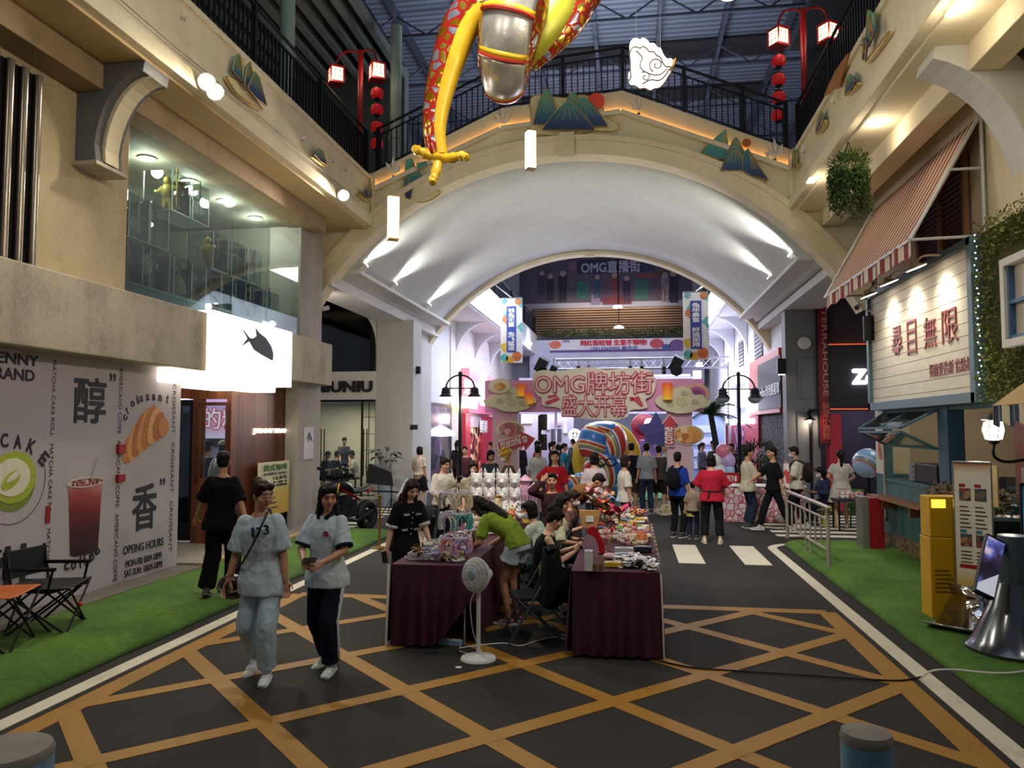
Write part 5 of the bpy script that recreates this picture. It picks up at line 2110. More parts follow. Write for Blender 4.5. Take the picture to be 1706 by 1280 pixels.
# Ze sign and portal
a,e=at(1379,681,Y=YR-.05),at(1470,574,Y=YR-.05)
root=thing('shop_sign','dark ribbed shop sign with glowing white Ze letters and orange edge','sign',V(((a.x+e.x)/2,YR,a.z)))
m=MB()
m.bx(a.x,e.x,YR-.08,YR+.05,a.z,e.z)
for k in range(46):
 x_=a.x+.06+k*(e.x-a.x-.1)/46
 m.mat(1).bx(x_,x_+.018,YR-.1,YR-.08,a.z+.05,e.z-.05)
m.build('panel',[M('#1d1b22',.6),M('#34323c',.5)],root)
m=MB()
for q in((a.x-.03,a.x,a.z,e.z),(a.x,e.x,e.z,e.z+.03),(a.x,e.x,a.z-.03,a.z)):
 m.bx(q[0],q[1],YR-.1,YR+.02,q[2],q[3])
m.build('edge_strip',glow('#e0603a',.8,'orange_strip'),root)
pix_letters('Ze',1419,615,1459,641,dict(Y=YR-.1),glow('#f3f4ff',6,'white_neon'),root,X3,Z3,bold=.06,depth=.06)
a=at(1380,690,Y=YR-.03)
root=thing('shop_portal','red lit door frame beside the dark opening under the Ze sign','door frame',V((a.x+.2,YR,0)))
m=MB()
m.bx(a.x,a.x+.32,YR-.05,YR+.3,0,a.z)
m.build('red_jamb',glow('#a82c3c',.12,'red_jamb'),root)
m=MB()
m.bx(a.x-.5,a.x-.44,YR-.1,YR-.04,0,at(1363,682,Y=YR).z)
m.bx(a.x-.5,a.x+1,YR-.1,YR-.04,at(1363,682,Y=YR).z-.05,at(1363,682,Y=YR).z)
m.build('black_frame',black_m,root)
light('POINT',(7.0,YR+2,2.6),40,(.8,.7,1),size=.1)
light('AREA',(6.8,18,4.6),60,(1,.93,.85),aim=(6.8,18,0),size=1.5)
# downlight strips in the right soffit
for k,(u,v)in enumerate(((1592,14),(1462,205),(1352,300))):
 p=at(u,v,Z=6.59)
 m=MB()
 m.bx(p.x-.06,p.x+.06,p.y-.13,p.y+.13,6.57,6.6)
 m.build('soffit_light',glow('#ffe2b0',5,'soffit_lens'),label=('nearest','middle','farthest')[k]+' small warm light in the right gallery soffit',cat='light',group='soffit lights on the right')
 light('POINT',(p.x,p.y,6.4),9,CREAM,size=.1)
 # ================================================================== the opening gate across the street
GY=19.8
pink=M('#d896c4',.6,0,.06,1.5)
pale=stained('#dccfd2','#cfa9b8',.6,1.5,.3,.02,'pale_print')
creamb=M('#e6dccb',.6,0,.05,4)
crim=M('#c23a55',.5,0,.05,6)
def gp(u,v,Y=GY):
 q=at(u,v,Y=Y)
 return(q.x,q.z)
def gpoly(pts,Y,d,name,mat,parent,sm=3):
 """outline measured in the photo, cut from board of thickness d, standing at depth Y"""
 m=MB()
 m.prism(blob([gp(u,v,Y)for u,v in pts],sm)if sm else[gp(u,v,Y)for u,v in pts],(0,Y,0),X3,Z3,d)
 return m.build(name,mat,parent)
gate=thing('entrance_gate','pink opening gate of two pale pillars and a crossbeam across the street','gate',(-1,GY,0))
for(a,b_),(c_,d_)in((gp(820,850),gp(862,680)),(gp(1113,850),gp(1153,680))):
 m=MB()
 m.bx(a,c_,GY,GY+.35,0,2.65)
 m.build('pillar',grad([(0,'#d8cfd0'),(.4,'#d6b9c2'),(1,'#cfa3bd')],2,0,2.6,.6,'pale_pink_print',.3),gate)
m=MB()
m.bx(gp(808,640)[0],gp(1172,640)[0],GY-.02,GY+.37,2.6,3.42)
m.build('crossbeam',pink,gate)
sg=thing('gate_sign','big pink and cream lettered sign fixed to the middle of the gate beam','sign',(-1,GY-.06,2.45))
out=[(888,626),(905,617),(930,620),(955,615),(985,612),(1010,617),(1040,614),(1065,614),(1088,622),(1092,645),(1085,660),(1075,666),(1078,680),(1050,684),(1046,694),(1025,700),(990,699),(965,697),(938,692),(932,680),(905,676),(903,664),(893,655)]
gpoly(out,GY-.03,.08,'backing_board',creamb,sg)
for body,u0,v0,u1,v1 in(('OMG牌坊街',891,619,1088,658),('盛大开幕',936,657,1044,695)):
 for bo,lf,mt in((.05,.0,crim),(-.004,.025,M('#e9c9cf',.5,0,.04,5))):
  sh=2.0 if bo>.03 else-2.0
  a,e=at(u0-sh*.4,v1+sh*.5,Y=GY-.12),at(u1+sh*.4,v0-sh*.5,Y=GY-.12)
  letters(body,V((a.x,GY-.115-lf,a.z)),X3,Z3,e.x-a.x,e.z-a.z,mt,sg,bold=bo,depth=.02,name='lettering')
for pts in([(908,670),(930,661),(932,666),(911,675)],[(912,660),(927,657),(928,660),(914,664)],[(1052,664),(1064,660),(1072,676),(1068,678)],[(1048,662),(1054,661),(1056,668),(1050,668)]):
 gpoly(pts,GY-.115,.02,'flourish',crim,sg,0)
cloud_pts=[(0,18),(8,8),(22,9),(30,-4),(46,-8),(60,-4),(66,6),(80,6),(86,14),(96,16),(90,26),(74,30),(60,36),(40,38),(22,34),(10,28)]
def cloud_board(label,u,v,k,Y,flip=False):
 root=thing('cloud_cutout',label,'cutout',at(u+45*k,v+20*k,Y=Y),'cloud boards on the gate')
 pts=[(u+(96-x if flip else x)*k,v+y*k)for x,y in cloud_pts]
 gpoly(pts,Y,.07,'board',stained('#d9d2b4','#a9a37f',.6,6,.35,.02,'ivory_board'),root)
 m=MB()
 for cu,cv,r0 in((46,18,11),(26,22,7),(68,18,7),(50,4,6)):
  pp=[]
  for i in range(26):
   a=i*.5
   r_=r0*k*(1-i/30)
   q=gp(u+(96-cu if flip else cu)*k+r_*cos(a),v+cv*k+r_*sin(a)*.8,Y-.07)
   pp.append(V((q[0],Y-.072,q[1])))
  m.tube(pp,.008,5)
 m.build('scroll_line',M('#a39a72',.6,0,.1,8),root)
 return root
cloud_board('ivory cloud board with a plate on the left end of the gate beam',806,652,.92,GY-.06,True)
cloud_board('ivory cloud board with a pink shell on the right end of the gate beam',1091,652,.98,GY-.06)
def disc_print(label,u,v,ru,rv,Y,mats,rot=0.):
 root=thing('food_cutout',label,'cutout',at(u,v+rv,Y=Y),'food boards on the gate')
 k=0
 for f,mt in mats:
  pts=[(u+ru*f*cos(2*pi*i/20),v+rv*f*sin(2*pi*i/20))for i in range(20)]
  gpoly(pts,Y-.035*k,.03,'plate' if k==0 else 'food_print',mt,root,1)
  k+=1
 return root
ceram=M('#d6cdbb',.4,0,.06,5)
disc_print('round bowl board of noodles on the left cloud of the gate',833,644,19,13,GY-.135,((1,ceram),(.85,M('#e7dcc2',.5,0,.1,8)),(.5,cells(['#c48a3c','#dcb56c','#e9d8ae'],9,.5,name='noodle_print'))))
disc_print('pink shell board on the right cloud of the gate',1160,656,22,17,GY-.021,((1,M('#d9a98f',.5,0,.1,5)),(.7,M('#b45c98',.5,0,.15,5)),(.4,M('#8a3f78',.5,0,.15,5))))
disc_print('plate board of meat slices with chopsticks on the left gate pillar',850,716,24,15,GY-.002,((1,ceram),(.8,cells(['#c98a8f','#b0606a','#d8b0a8','#a87864'],8,.5,name='meat_print'))))
disc_print('plate board of golden dumplings on the right gate pillar',1146,725,27,17,GY-.002,((1,ceram),(.82,cells(['#c8843c','#d8a05a','#e4c9a0','#b56a2c','#d99a50'],7,.5,name='dumpling_print'))))
def arrow_sign(label,pts,text,a0,e0,vert=False):
 Y=GY-.066
 root=thing('arrow_sign',label,'sign',at(sum(p[0]for p in pts)/len(pts),max(p[1]for p in pts),Y=Y),'arrow signs on the gate pillars')
 cu=sum(p[0]for p in pts)/len(pts)
 cv=sum(p[1]for p in pts)/len(pts)
 gpoly([(cu+(u-cu)*1.06,cv+(v-cv)*1.08)for u,v in pts],Y,.03,'white_border',white_m,root,0)
 gpoly(pts,Y-.03,.02,'red_arrow',M('#c03a4c',.5,0,.05,5),root,0)
 a,e=at(*a0,Y=Y),at(*e0,Y=Y)
 d=(e-a)
 ux=d.normalized()
 uy=V((-ux.z,0,ux.x))
 letters(text,V((a.x,Y-.05,a.z)),ux,uy,d.length,.24 if not vert else .2,white_m,root,depth=.012,bold=.02,shear=.2)
 return root
arrow_sign('red arrow sign reading Welcome to on the left gate pillar',[(829,737),(868,727),(866,718),(891,731),(875,751),(873,743),(833,753)],'Welcome to',(836,749),(880,736))
arrow_sign('red upright arrow sign reading come on the right gate pillar',[(1108,742),(1108,707),(1103,707),(1116,692),(1129,707),(1123,707),(1123,742)],'come',(1121,740),(1121,712),True)
def sky_lantern(label,u,v,w_,h_,rot):
 root=thing('paper_lantern',label,'lantern',at(u,v+h_/2,Y=GY-.13),'paper lanterns on the gate')
 q=at(u,v,Y=GY-.13)
 k=abs(at(u+10,v,Y=GY-.13).x-q.x)/10
 m=MB()
 ax=V((sin(rot),0,cos(rot)))
 m.lathe([(w_*.42*k,-h_/2*k),(w_*.5*k,h_*.4*k),(w_*.44*k,h_/2*k),(0,h_/2*k)],q,20,ax)
 m.build('paper',grad([(0,'#d9b02a'),(.4,'#d98a2c'),(1,'#c23f1d')],2,q.z-h_/2*k,q.z+h_/2*k,.5,'lantern_paper',emit=.35),root,smooth=True)
 m=MB()
 m.lathe([(w_*.45*k,0),(w_*.45*k,.02),(w_*.42*k,.02),(w_*.42*k,0)],q-ax*(h_/2*k),20,ax)
 m.build('rim',gold_m,root,smooth=True)
 return root
sky_lantern('upper orange paper lantern of the pair left of the gate lettering',868,651,14,22,.1)
sky_lantern('lower tilted orange paper lantern of the pair left of the gate lettering',882,665,13,20,-.35)
sky_lantern('large orange paper lantern right of the gate lettering',1112,653,18,30,0)
for lab,u,v in(('white scroll cloud board at the foot of the right gate pillar',1090,843),):
 cloud_board(lab,u,v,.42,GY-.3)
 # counter with red line print
a,e=at(1203,864,Y=18.6),at(1310,812,Y=18.6)
root=thing('printed_counter','white counter covered with red line drawings beside the right gate pillar','counter',V(((a.x+e.x)/2,18.6,0)))
m=MB()
m.bx(a.x,e.x+.4,18.6,19.2,0,e.z)
m.build('body',cells(['#d8cdd0','#d3b8bd','#dcd4d4','#cfa6ae'],7,.6,edge='#b8505e',edge_w=.07,name='red_line_print'),root)
m=MB()
m.bx(a.x-.03,e.x+.43,18.57,19.23,e.z,e.z+.03)
m.build('top',white_m,root)
p=at(1218,800,Y=18.75)
root=thing('counter_sign','red framed sign with white characters standing on the printed counter','sign',V((p.x,18.75,e.z+.03)))
a,e2=at(1202,812,Y=18.75),at(1232,788,Y=18.75)
m=MB()
m.bx(a.x,e2.x,18.73,18.77,e.z+.08,e2.z)
m.bx((a.x+e2.x)/2-.03,(a.x+e2.x)/2+.03,18.73,18.77,e.z+.03,e.z+.08)
m.build('board',red_m,root)
letters('扫码下单',V((a.x+.06,18.728,e.z+.1)),X3,Z3,(e2.x-a.x)-.12,e2.z-e.z-.16,white_m,root,depth=.006,bold=.02)
# balloons
for k,(hc,u,v,r_,lab)in enumerate((('#d57a94',1204,752,.17,'pink balloon on top of the bunch near the counter'),('#d8d6dc',1193,768,.16,'white balloon at the upper left of the bunch'),('#b9a3d6',1213,768,.18,'lilac balloon at the right of the bunch'),('#d5d9e6',1198,784,.17,'pale balloon at the bottom of the bunch'),('#9fb6dc',1214,784,.15,'light blue balloon at the lower right of the bunch'))):
 q=at(u,v,Y=19.4)
 root=thing('balloon',lab,'balloon',q,'balloon bunch by the printed counter')
 m=MB()
 m.ball(q,(r_,r_,r_*1.1),16,12)
 m.lathe([(.0,-r_*1.1),(.02,-r_*1.18),(.0,-r_*1.16)],q,8)
 m.build('skin',M(hc,.25,0,.04,5,coat=.3),root,smooth=True)
 m=MB()
 m.tube([q-Z3*r_*1.1,V((q.x*.3+at(1204,800,Y=19.4).x*.7,19.4,.75))],.004,5)
 m.build('string',white_m,root)
 # ================================================================== colourful snail sculpture before a yellow moon
def swirl(name,seed,cols=('#2f6fc0','#3b8fd0','#e4e0d0','#c4392c','#b03a30','#c9a22a','#e4e0d0','#3f7f3a','#c9a22a','#2f6fc0','#e4e0d0','#c4392c'),sc=.24,dist=7.0):
 t=NT(name)
 vec=t.coord(loc=(seed,seed*.7,seed*.3))
 w_=t.n('TexWave',Scale=sc,Distortion=dist,Detail=1.0)
 w_.wave_type='RINGS'
 w_.rings_direction='SPHERICAL'
 w_.inputs['Detail Scale'].default_value=.8
 t.l(vec,w_.inputs['Vector'])
 n=len(cols)
 t.base(t.ramp(w_.outputs[1],[(i/n,c(x))for i,x in enumerate(cols)],const=True))
 t.b.inputs['Roughness'].default_value=.3
 t.b.inputs['Coat Weight'].default_value=.3
 return t.m
mn=at(1010,768,Y=25.2)
ku=abs(at(1020,768,Y=25).x-at(1010,768,Y=25).x)/10
moon=thing('moon_sculpture','large yellow round moon disc behind the colourful swirl sculpture','sculpture',V((mn.x,25.4,0)))
m=MB()
m.ball((mn.x,25.75,mn.z),(60*ku,.35,68*ku),40,20)
m.build('disc',stained('#e0bd3c','#d08f2c',.5,2.5,.5,.05,'moon_yellow'),moon,smooth=True)
scu=thing('swirl_sculpture','glossy multicoloured swirl sculpture standing before the yellow moon','sculpture',V((mn.x,24.5,0)))
for nm,u,v,ru,rv,dy,sd in(('head',989,738,27,33,-.1,1.3),('head',1021,737,24,31,.0,4.1),('crest',1004,715,28,13,0,2.2),('body',1005,788,34,34,-.25,6.0),('flank',975,812,30,26,-.1,3.4),('flank',1035,812,32,26,-.1,8.4),('ball_foot',955,812,17,20,-.6,5.2),('ball_foot',1064,808,14,26,-.3,7.2),('ball_foot',1000,826,22,16,-.75,9.1)):
 q=at(u,v,Y=24.7+dy)
 m=MB()
 m.ball(q,(ru*ku,max(ru,rv)*ku*.75,rv*ku),28,18)
 m.build(nm,swirl('swirl_paint',sd),scu,smooth=True)
m=MB()
for k,(u,v)in enumerate(((1000,770),(1018,770))):
 pp=[V(at(u+9*cos(2*pi*i/16),v+6*sin(2*pi*i/16),Y=23.95))for i in range(17)]
 m.tube(pp,.025,6)
m.tube([V(at(1009,770,Y=23.95)),V(at(1010,770,Y=23.95))],.025)
m.build('spectacles',black_m,scu)
m=MB()
m.lathe([(0,0),(2.1,0),(2.1,.04),(2.05,.06),(0,.06)],(mn.x,25.2,0),48)
m.build('round_platform',M('#3f8a4a',.7,0,.15,6),smooth=True,label='low round green platform under the colourful sculpture',cat='platform')
# light bubble in the shop on the left of the moon
q=at(958,725,Y=30)
root=thing('round_sign','round glowing white sign with a dark face mark left of the moon','sign',q)
m=MB()
m.lathe([(0,0),(.24,0),(.24,.08),(0,.08)],q,24,(0,-1,0))
m.build('disc',glow('#fbfbff',6,'round_sign_face'),root)
m=MB()
m.tube([q+V((.09*cos(a),-.09,.1*sin(a)))for a in[2*pi*i/14 for i in range(15)]],.025,6)
m.tube([q+V((-.12,-.09,.12)),q+V((0,-.09,.0)),q+V((.14,-.09,.1))],.02,6)
m.build('face_mark',ink_m,root)
# ================================================================== street lamps
def street_lamp(label,px_,Y,lit):
 q=at(px_,850,Y=Y)
 q.z=0
 root=thing('street_lamp',label,'street lamp',q,'double street lamps beside the gate')
 zt=at(px_,624,Y=Y).z
 r_=25*Y/1280*1.0
 m=MB()
 m.tube([q,q+Z3*.9,q+Z3*.92,q+Z3*zt],[.085,.08,.05,.045],12)
 m.lathe([(.16,0),(.16,.06),(.1,.12),(.09,.3)],q,20)
 m.lathe([(0,0),(.06,0),(.05,.06),(0,.09)],q+Z3*zt,12)
 m.build('pole',M('#1c1e24',.4,.5,.1,6),root,smooth=True)
 zc=zt-r_*.95
 m=MB()
 m.tube([q+V((r_*cos(a),0,zc+r_*.9*sin(a)))for a in[pi*i/16 for i in range(17)]],.022,8)
 m.tube([q+V((-r_,0,zc)),q+V((r_,0,zc))],.016,6)
 m.build('arm',M('#1c1e24',.4,.5,.1,6),root,smooth=True)
 for s_ in(-1,1):
  h=q+V((s_*r_,0,zc))
  m=MB()
  m.lathe([(.02,.05),(.1,0),(.12,-.04),(.1,-.05),(.13,-.1),(.11,-.12),(.15,-.18),(.2,-.24)],h,20)
  m.build('lamp_cap',M('#2a2d35',.4,.5,.1,6),root,smooth=True)
  m=MB()
  m.lathe([(.19,-.24),(.17,-.3),(.1,-.36),(0,-.39)],h,20)
  m.build('glass_bowl',glow('#fff4e2',9,'lamp_bowl')if lit else M('#9aa4b5',.2,0,.05,5),root,smooth=True)
  if lit:
   light('POINT',h+V((0,-.05,-.5)),40,CREAM,size=.1)
 return root
street_lamp('lit double street lamp left of the gate',766,19.9,True)
street_lamp('unlit double street lamp right of the gate',1234,20.9,False)
# ================================================================== palm
pb=at(1206,830,Y=23)
pb.z=0
pt_=at(1184,690,Y=23)
root=thing('palm_tree','leaning palm tree with feathery fronds behind the right gate pillar','tree',pb)
m=MB()
m.tube(smoothpath([pb,pb+(pt_-pb)*.5+X3*.03,pt_]),[.1]*4+[.085]*4+[.08],10)
m.build('trunk',M('#2c2a2a',.9,0,.3,12,.3,40),root,smooth=True)
m=MB()
rr=random.Random(5)
for k in range(15):
 a,el=k*2.4,.2+1.1*rr.random()
 L_=rr.uniform(.8,1.2)
 pts=[pt_+V((cos(a)*cos(el)*L_*t_,sin(a)*cos(el)*L_*t_,sin(el)*L_*t_-.55*L_*t_*t_))for t_ in[i/12 for i in range(13)]]
 m.tube(pts,.012,5)
 for i in range(1,13):
  d_=(pts[i]-pts[i-1]).normalized()
  sd_=d_.cross(Z3)
  sd_=sd_.normalized()if sd_.length>.01 else X3
  for s_ in(-1,1):
   for h_ in(0,.5):
    o_=pts[i-1].lerp(pts[i],h_)
    tip=o_+(sd_*s_*.3+d_*.2-Z3*.12)*(1.05-.045*i)
    w_=d_*.018
    m.add([o_-w_,tip,o_+w_],[(0,1,2)])
m.build('frond',M('#3f6a48',.6,0,.3,6),root)
p=at(1262,760,Y=22.6)
p.z=0
root=thing('potted_shrub','round dark green shrub in a pot behind the man with the card','plant',p)
m=MB()
m.lathe([(0,0),(.22,0),(.28,.5),(.25,.5),(0,.46)],p,18)
m.build('pot',M('#4d4a4a',.6),root,smooth=True)
m=MB()
zc=at(1262,755,Y=22.6).z
for i in range(900):
 d_=V((rr.gauss(0,1),rr.gauss(0,1),rr.gauss(0,.7))).normalized()
 q=V((p.x,p.y,zc))+V((d_.x*.55,d_.y*.4,d_.z*.35))*rr.uniform(.5,1)
 s_=d_.orthogonal().normalized()*.02
 m.add([q,q+d_*.06+s_,q+d_*.13,q+d_*.06-s_],[(0,1,2,3)])
m.tube([V((p.x,p.y,.45)),V((p.x,p.y,zc))],.03)
m.build('foliage',M('#30482c',.6,0,.4,5),root)
# ================================================================== beyond the arch
white2=stained('#d6d8e0','#b6b8c6',.7,.5,.2,.03,'pale_wall')
b=MB()
b.bx(-5.75,-5.5,YB+.2,46,6.55,7.75)
b.bx(3.3,3.55,YB+.2,46,6.55,7.75)
b.bx(-9,-5.6,YB+.2,46,6.5,6.6)
b.bx(3.4,8,YB+.2,46,6.5,6.6)
b.build('fascia_beyond',white2,kind='structure')
wbrick=bricks('#d5cdca','#c9c0be','#a79e9c',.5,.12,.6,(pi/2,0,pi/2),'white_brick')
b=MB()
b.bx(-7.6,-7.0,29.6,46,0,6.5)
b.build('wall_left_beyond',wbrick,kind='structure')
b=MB()
b.bx(-7.6,-7.05,26,29.6,3.1,6.5)
b.bx(-7.6,-7.05,29.45,29.7,0,6.5)
b.bx(4.5,5.1,22,46,0,6.5)
b.bx(-9.5,-7.4,26,29.6,0,.1)
b.build('wall_beyond',white2,kind='structure')
for xs_,sgn in((-7.02,1),(4.48,-1)):
 for k in range(4):
  y=30.5+k*3.8
  b=MB()
  pr=[(0,5.0)]+[(1.3*(1-cos(a)),5.0+1.5*sin(a))for a in[pi/2*i/8 for i in range(1,9)]]+[(0,6.5)]
  b.prism([(x*sgn,z_)for x,z_ in pr],(xs_,y,0),X3,Z3,-.35)
  b.build('corbel',white2,label='curved white corbel beyond the arch, %s on the %s'%(('nearest','second','third','farthest')[k],'left' if sgn>0 else 'right'),cat='bracket',group='white corbels beyond the arch')
for k,(u0,v0,u1,v1)in enumerate(((1257,555,1270,592),(1231,578,1238,612))):
 a,e=at(u0,v1,X=4.48),at(u1,v0,X=4.48)
 ya,ye=min(a.y,e.y),max(a.y,e.y)
 zc_=(a.z+e.z)/2
 m=MB()
 for j in range(9):
  m.box((4.47,(ya+ye)/2,zc_-.55+j*.14),(.04,ye-ya,.05),ry=.5)
 m.mat(1).bx(4.475,4.5,ya,ye,zc_-.65,zc_+.65)
 m.build('louvre_window',[M('#9a9aa0',.5),dark_m],label=('nearer','farther')[k]+' narrow louvred vent in the white wall beyond the arch on the right',cat='vent')
b=MB()
b.bx(-9,8,45.9,46.3,0,16)
b.build('wall_end',M('#8e90a2',.8,0,.1,1),kind='structure')
EY=45.9
root=thing('mural_banner','dim printed mural with OMG lettering and cartoon-like figures high on the end wall','banner',(-1.4,EY,9.4))
a,e=at(866,507,Y=EY),at(1152,415,Y=EY)
m=MB()
m.bx(a.x,e.x,EY-.05,EY,a.z,e.z)
m.build('sheet',M('#4a4152',.8,0,.15,.6),root)
def er(u0,v0,u1,v1,mat,name='print',lift=.0,sm=0,par=None,d=.02):
 p0,p1=at(u0,v1,Y=EY),at(u1,v0,Y=EY)
 mm=MB()
 mm.bx(p0.x,p1.x,EY-.06-lift-d,EY-.055-lift,p0.z,p1.z)
 return mm.build(name,mat,par or root)
er(962,431,1072,457,M('#23263c',.8,0,.1,2),'title_panel')
pix_letters('OMG直播街',968,434,1067,455,dict(Y=EY-.09),M('#8f90a6',.8),root,X3,Z3,bold=.03,depth=.02)
fig_c=['#2a2430','#1e1e2a','#26415a','#6a2f3a','#2b2440','#7a6a70','#232038','#3a2a44']
for k,(u,v0,s_)in enumerate(((917,457,1),(938,452,1.15),(995,458,.9),(1024,455,1.1),(1044,460,1),(1108,455,1.1),(1122,452,1.2),(903,452,.9))):
 mt=M(fig_c[k],.8,0,.2,3)
 er(u-6*s_,v0+8,u+6*s_,v0+26*s_,mt,'figure_print',.01)
 er(u-5*s_,v0+26*s_,u-1,v0+44*s_,mt,'figure_print',.01)
 er(u+1,v0+26*s_,u+5*s_,v0+44*s_,mt,'figure_print',.01)
 q=at(u,v0+4,Y=EY-.1)
 m=MB()
 m.lathe([(0,0),(.16*s_,0),(.16*s_,.02),(0,.02)],q,14,(0,-1,0))
 m.build('figure_print',M('#8a7a76',.8),root)
for u0,v0,u1,v1,h_ in((961,468,982,499,'#2f5a52'),(1058,466,1080,500,'#2f5a52'),(1004,495,1052,508,'#5a2630'),(985,490,1000,508,'#6a6080'),(1062,457,1096,463,'#7a3038'),(948,436,960,450,'#6a4a6a'),(1072,436,1090,452,'#2a3050')):
 er(u0,v0,u1,v1,M(h_,.8,0,.2,2),'block_print',.005)
 # slatted wall, planting, banner and balcony under it
a,e=at(888,561,Y=EY),at(1140,510,Y=EY)
root=thing('slatted_wall','brown timber slat wall under the mural at the far end','wall panel',(-1,EY,a.z))
for k in range(11):
 z_=a.z+k*(e.z-a.z)/11
 m=MB()
 m.bx(a.x,e.x,EY-.25,EY-.1,z_,z_+.09)
 m.build('slat',M('#7a5f49',.5,0,.2,1,stretch=(.3,5,5)),root)
m=MB()
m.bx(a.x,e.x,EY-.1,EY-.04,a.z,e.z)
m.build('backing',M('#241e1e',.8),root)
light('AREA',(-1,44.6,9.7),120,(1,.8,.6),aim=(-1,45.9,7.8),size=6,size_y=.3)
m=MB()
for i in range(1500):
 q=V((rr.uniform(at(905,560,Y=EY).x,at(1138,560,Y=EY).x),EY-rr.uniform(.3,.9),at(1000,560,Y=EY).z+rr.uniform(-.15,.3)))
 d_=V((rr.uniform(-1,1),rr.uniform(-1,.2),rr.uniform(-.6,1))).normalized()*.16
 s_=d_.orthogonal().normalized()*.04
 m.add([q,q+d_*.5+s_,q+d_,q+d_*.5-s_],[(0,1,2,3)])
m.build('trailing_plants',M('#3a4a30',.7,0,.4,3),label='row of green plants along the far balcony edge above the banner',cat='plants',kind='stuff')
BYY=44.8
a,e=at(916,588,Y=BYY),at(1137,563,Y=BYY)
b=MB()
b.bx(a.x-1.2,e.x+1.2,BYY+.05,BYY+.4,4.75,e.z)
b.bx(a.x-1.2,e.x+1.2,BYY-.05,BYY+.05,5.9,6.0)
b.build('balcony_end',M('#b9bad0',.7,0,.1,1),kind='structure')
root=thing('advert_banner','white advertising banner with red characters and a phone number on the far balcony','banner',(-.8,BYY,a.z))
m=MB()
m.bx(a.x,e.x,BYY,BYY+.04,a.z,e.z)
m.build('cloth',M('#d5d2d8',.7,0,.05,1),root)
pix_letters('网红街旺铺 生意不错哦!',967,566,1078,576,dict(Y=BYY),M('#b52a38',.6),root,X3,Z3,bold=.06,depth=.02)
pix_letters('15813369992 翁先生',984,577,1063,583,dict(Y=BYY),M('#3a4a8a',.6),root,X3,Z3,bold=.03,depth=.02)
pix_letters('OMG',937,567,949,571,dict(Y=BYY),M('#3a4a8a',.6),root,X3,Z3,bold=.03,depth=.02)
m=MB()
m.bx(a.x,e.x,BYY-.01,BYY,a.z,a.z+.14)
m.build('purple_edge',M('#5a3a78',.6,0,.3,2),root)
for u,v,r_,hc in((925,570,.35,'#c96a52'),(1094,568,.4,'#b84a55'),(1128,575,.45,'#6a4a88'),(1110,580,.25,'#3f4f8f')):
 q=at(u,v,Y=BYY-.01)
 m=MB()
 m.lathe([(0,0),(r_,0),(r_,.012),(0,.012)],(q.x,BYY,min(max(q.z,a.z+r_*.7),e.z-r_*.7)),16,(0,-1,0))
 m.v=[V((p.x,p.y,(p.z-(a.z+e.z)/2)*.7+(a.z+e.z)/2))for p in m.v]
 m.build('balloon_print',M(hc,.6),root)
 # far pendants
for u,v,lab in((1029,511,'upper'),(1031,545,'lower')):
 q=at(u,v,Y=43.5 if lab=='upper' else 42.6)
 root=thing('pendant_lamp',lab+' bright pendant lamp before the far slat wall','light',q)
 m=MB()
 m.lathe([(.0,.1),(.2,.05),(.28,-.05),(0,-.06)],q,16)
 m.build('shade',glow('#fff0e0',12,'pendant_face'),root)
 m=MB()
 m.tube([q,(q.x,q.y,15)],.02)
 m.build('cord',black_m,root)
 # stage truss and moving heads
TY=31.0
root=thing('lighting_truss','steel lighting truss across the street behind the gate lettering','truss',(-1,TY,4.3))
x0_,x1_=at(925,610,Y=TY).x,at(1215,610,Y=TY).x
zc=at(1000,606,Y=TY).z
m=MB()
for dy,dz_ in((0,0),(0,.4),(.4,0),(.4,.4)):
 m.tube([(x0_,TY+dy,zc-.2+dz_),(x1_,TY+dy,zc-.2+dz_)],.03,6)
m.build('chord',M('#a8aab8',.35,.8,.1,5),root)
m=MB()
n_=20
for i in range(n_):
 xa,xb=x0_+(x1_-x0_)*i/n_,x0_+(x1_-x0_)*(i+1)/n_
 m.tube([(xa,TY,zc-.2),(xb,TY,zc+.2)],.015,5)
 m.tube([(xa,TY+.4,zc+.2),(xb,TY+.4,zc-.2)],.015,5)
m.build('lacing',M('#a8aab8',.35,.8,.1,5),root)
for xx in(x0_,x1_):
 m=MB()
 m.tube([(xx,TY+.2,0),(xx,TY+.2,zc)],.06,8)
 m.build('leg',M('#a8aab8',.35,.8,.1,5),root)
for k,(u,v,sc,lab)in enumerate(((903,608,1.9,'large black stage light at the left end of the truss'),(922,616,1.2,'black stage light beside the large left one'),(1127,606,1.9,'large black stage light at the right end of the truss'),(964,614,.7,'first small black stage light from the left over the lettering'),(981,614,.7,'second small black stage light from the left over the lettering'),(1050,614,.7,'third small black stage light from the left over the lettering'),(1069,614,.7,'fourth small black stage light from the left over the lettering'),(1106,615,.7,'small black stage light nearest the right end of the truss'))):
 q=at(u,v,Y=TY-.3)
 root=thing('stage_light',lab,'light',q,'stage lights on the truss')
 m=MB()
 m.box(q,(.22*sc,.2*sc,.3*sc),ry=.5 if k<3 else 0,rx=.3)
 m.lathe([(.1*sc,0),(.13*sc,.1),(.11*sc,.12),(0,.1)],q-Z3*.12*sc,14,(0,-1,-.6))
 m.build('head',black_m,root)
 m=MB()
 m.tube([q+Z3*.1,V((q.x,TY,zc+.2))],.03)
 m.build('clamp',black_m,root)
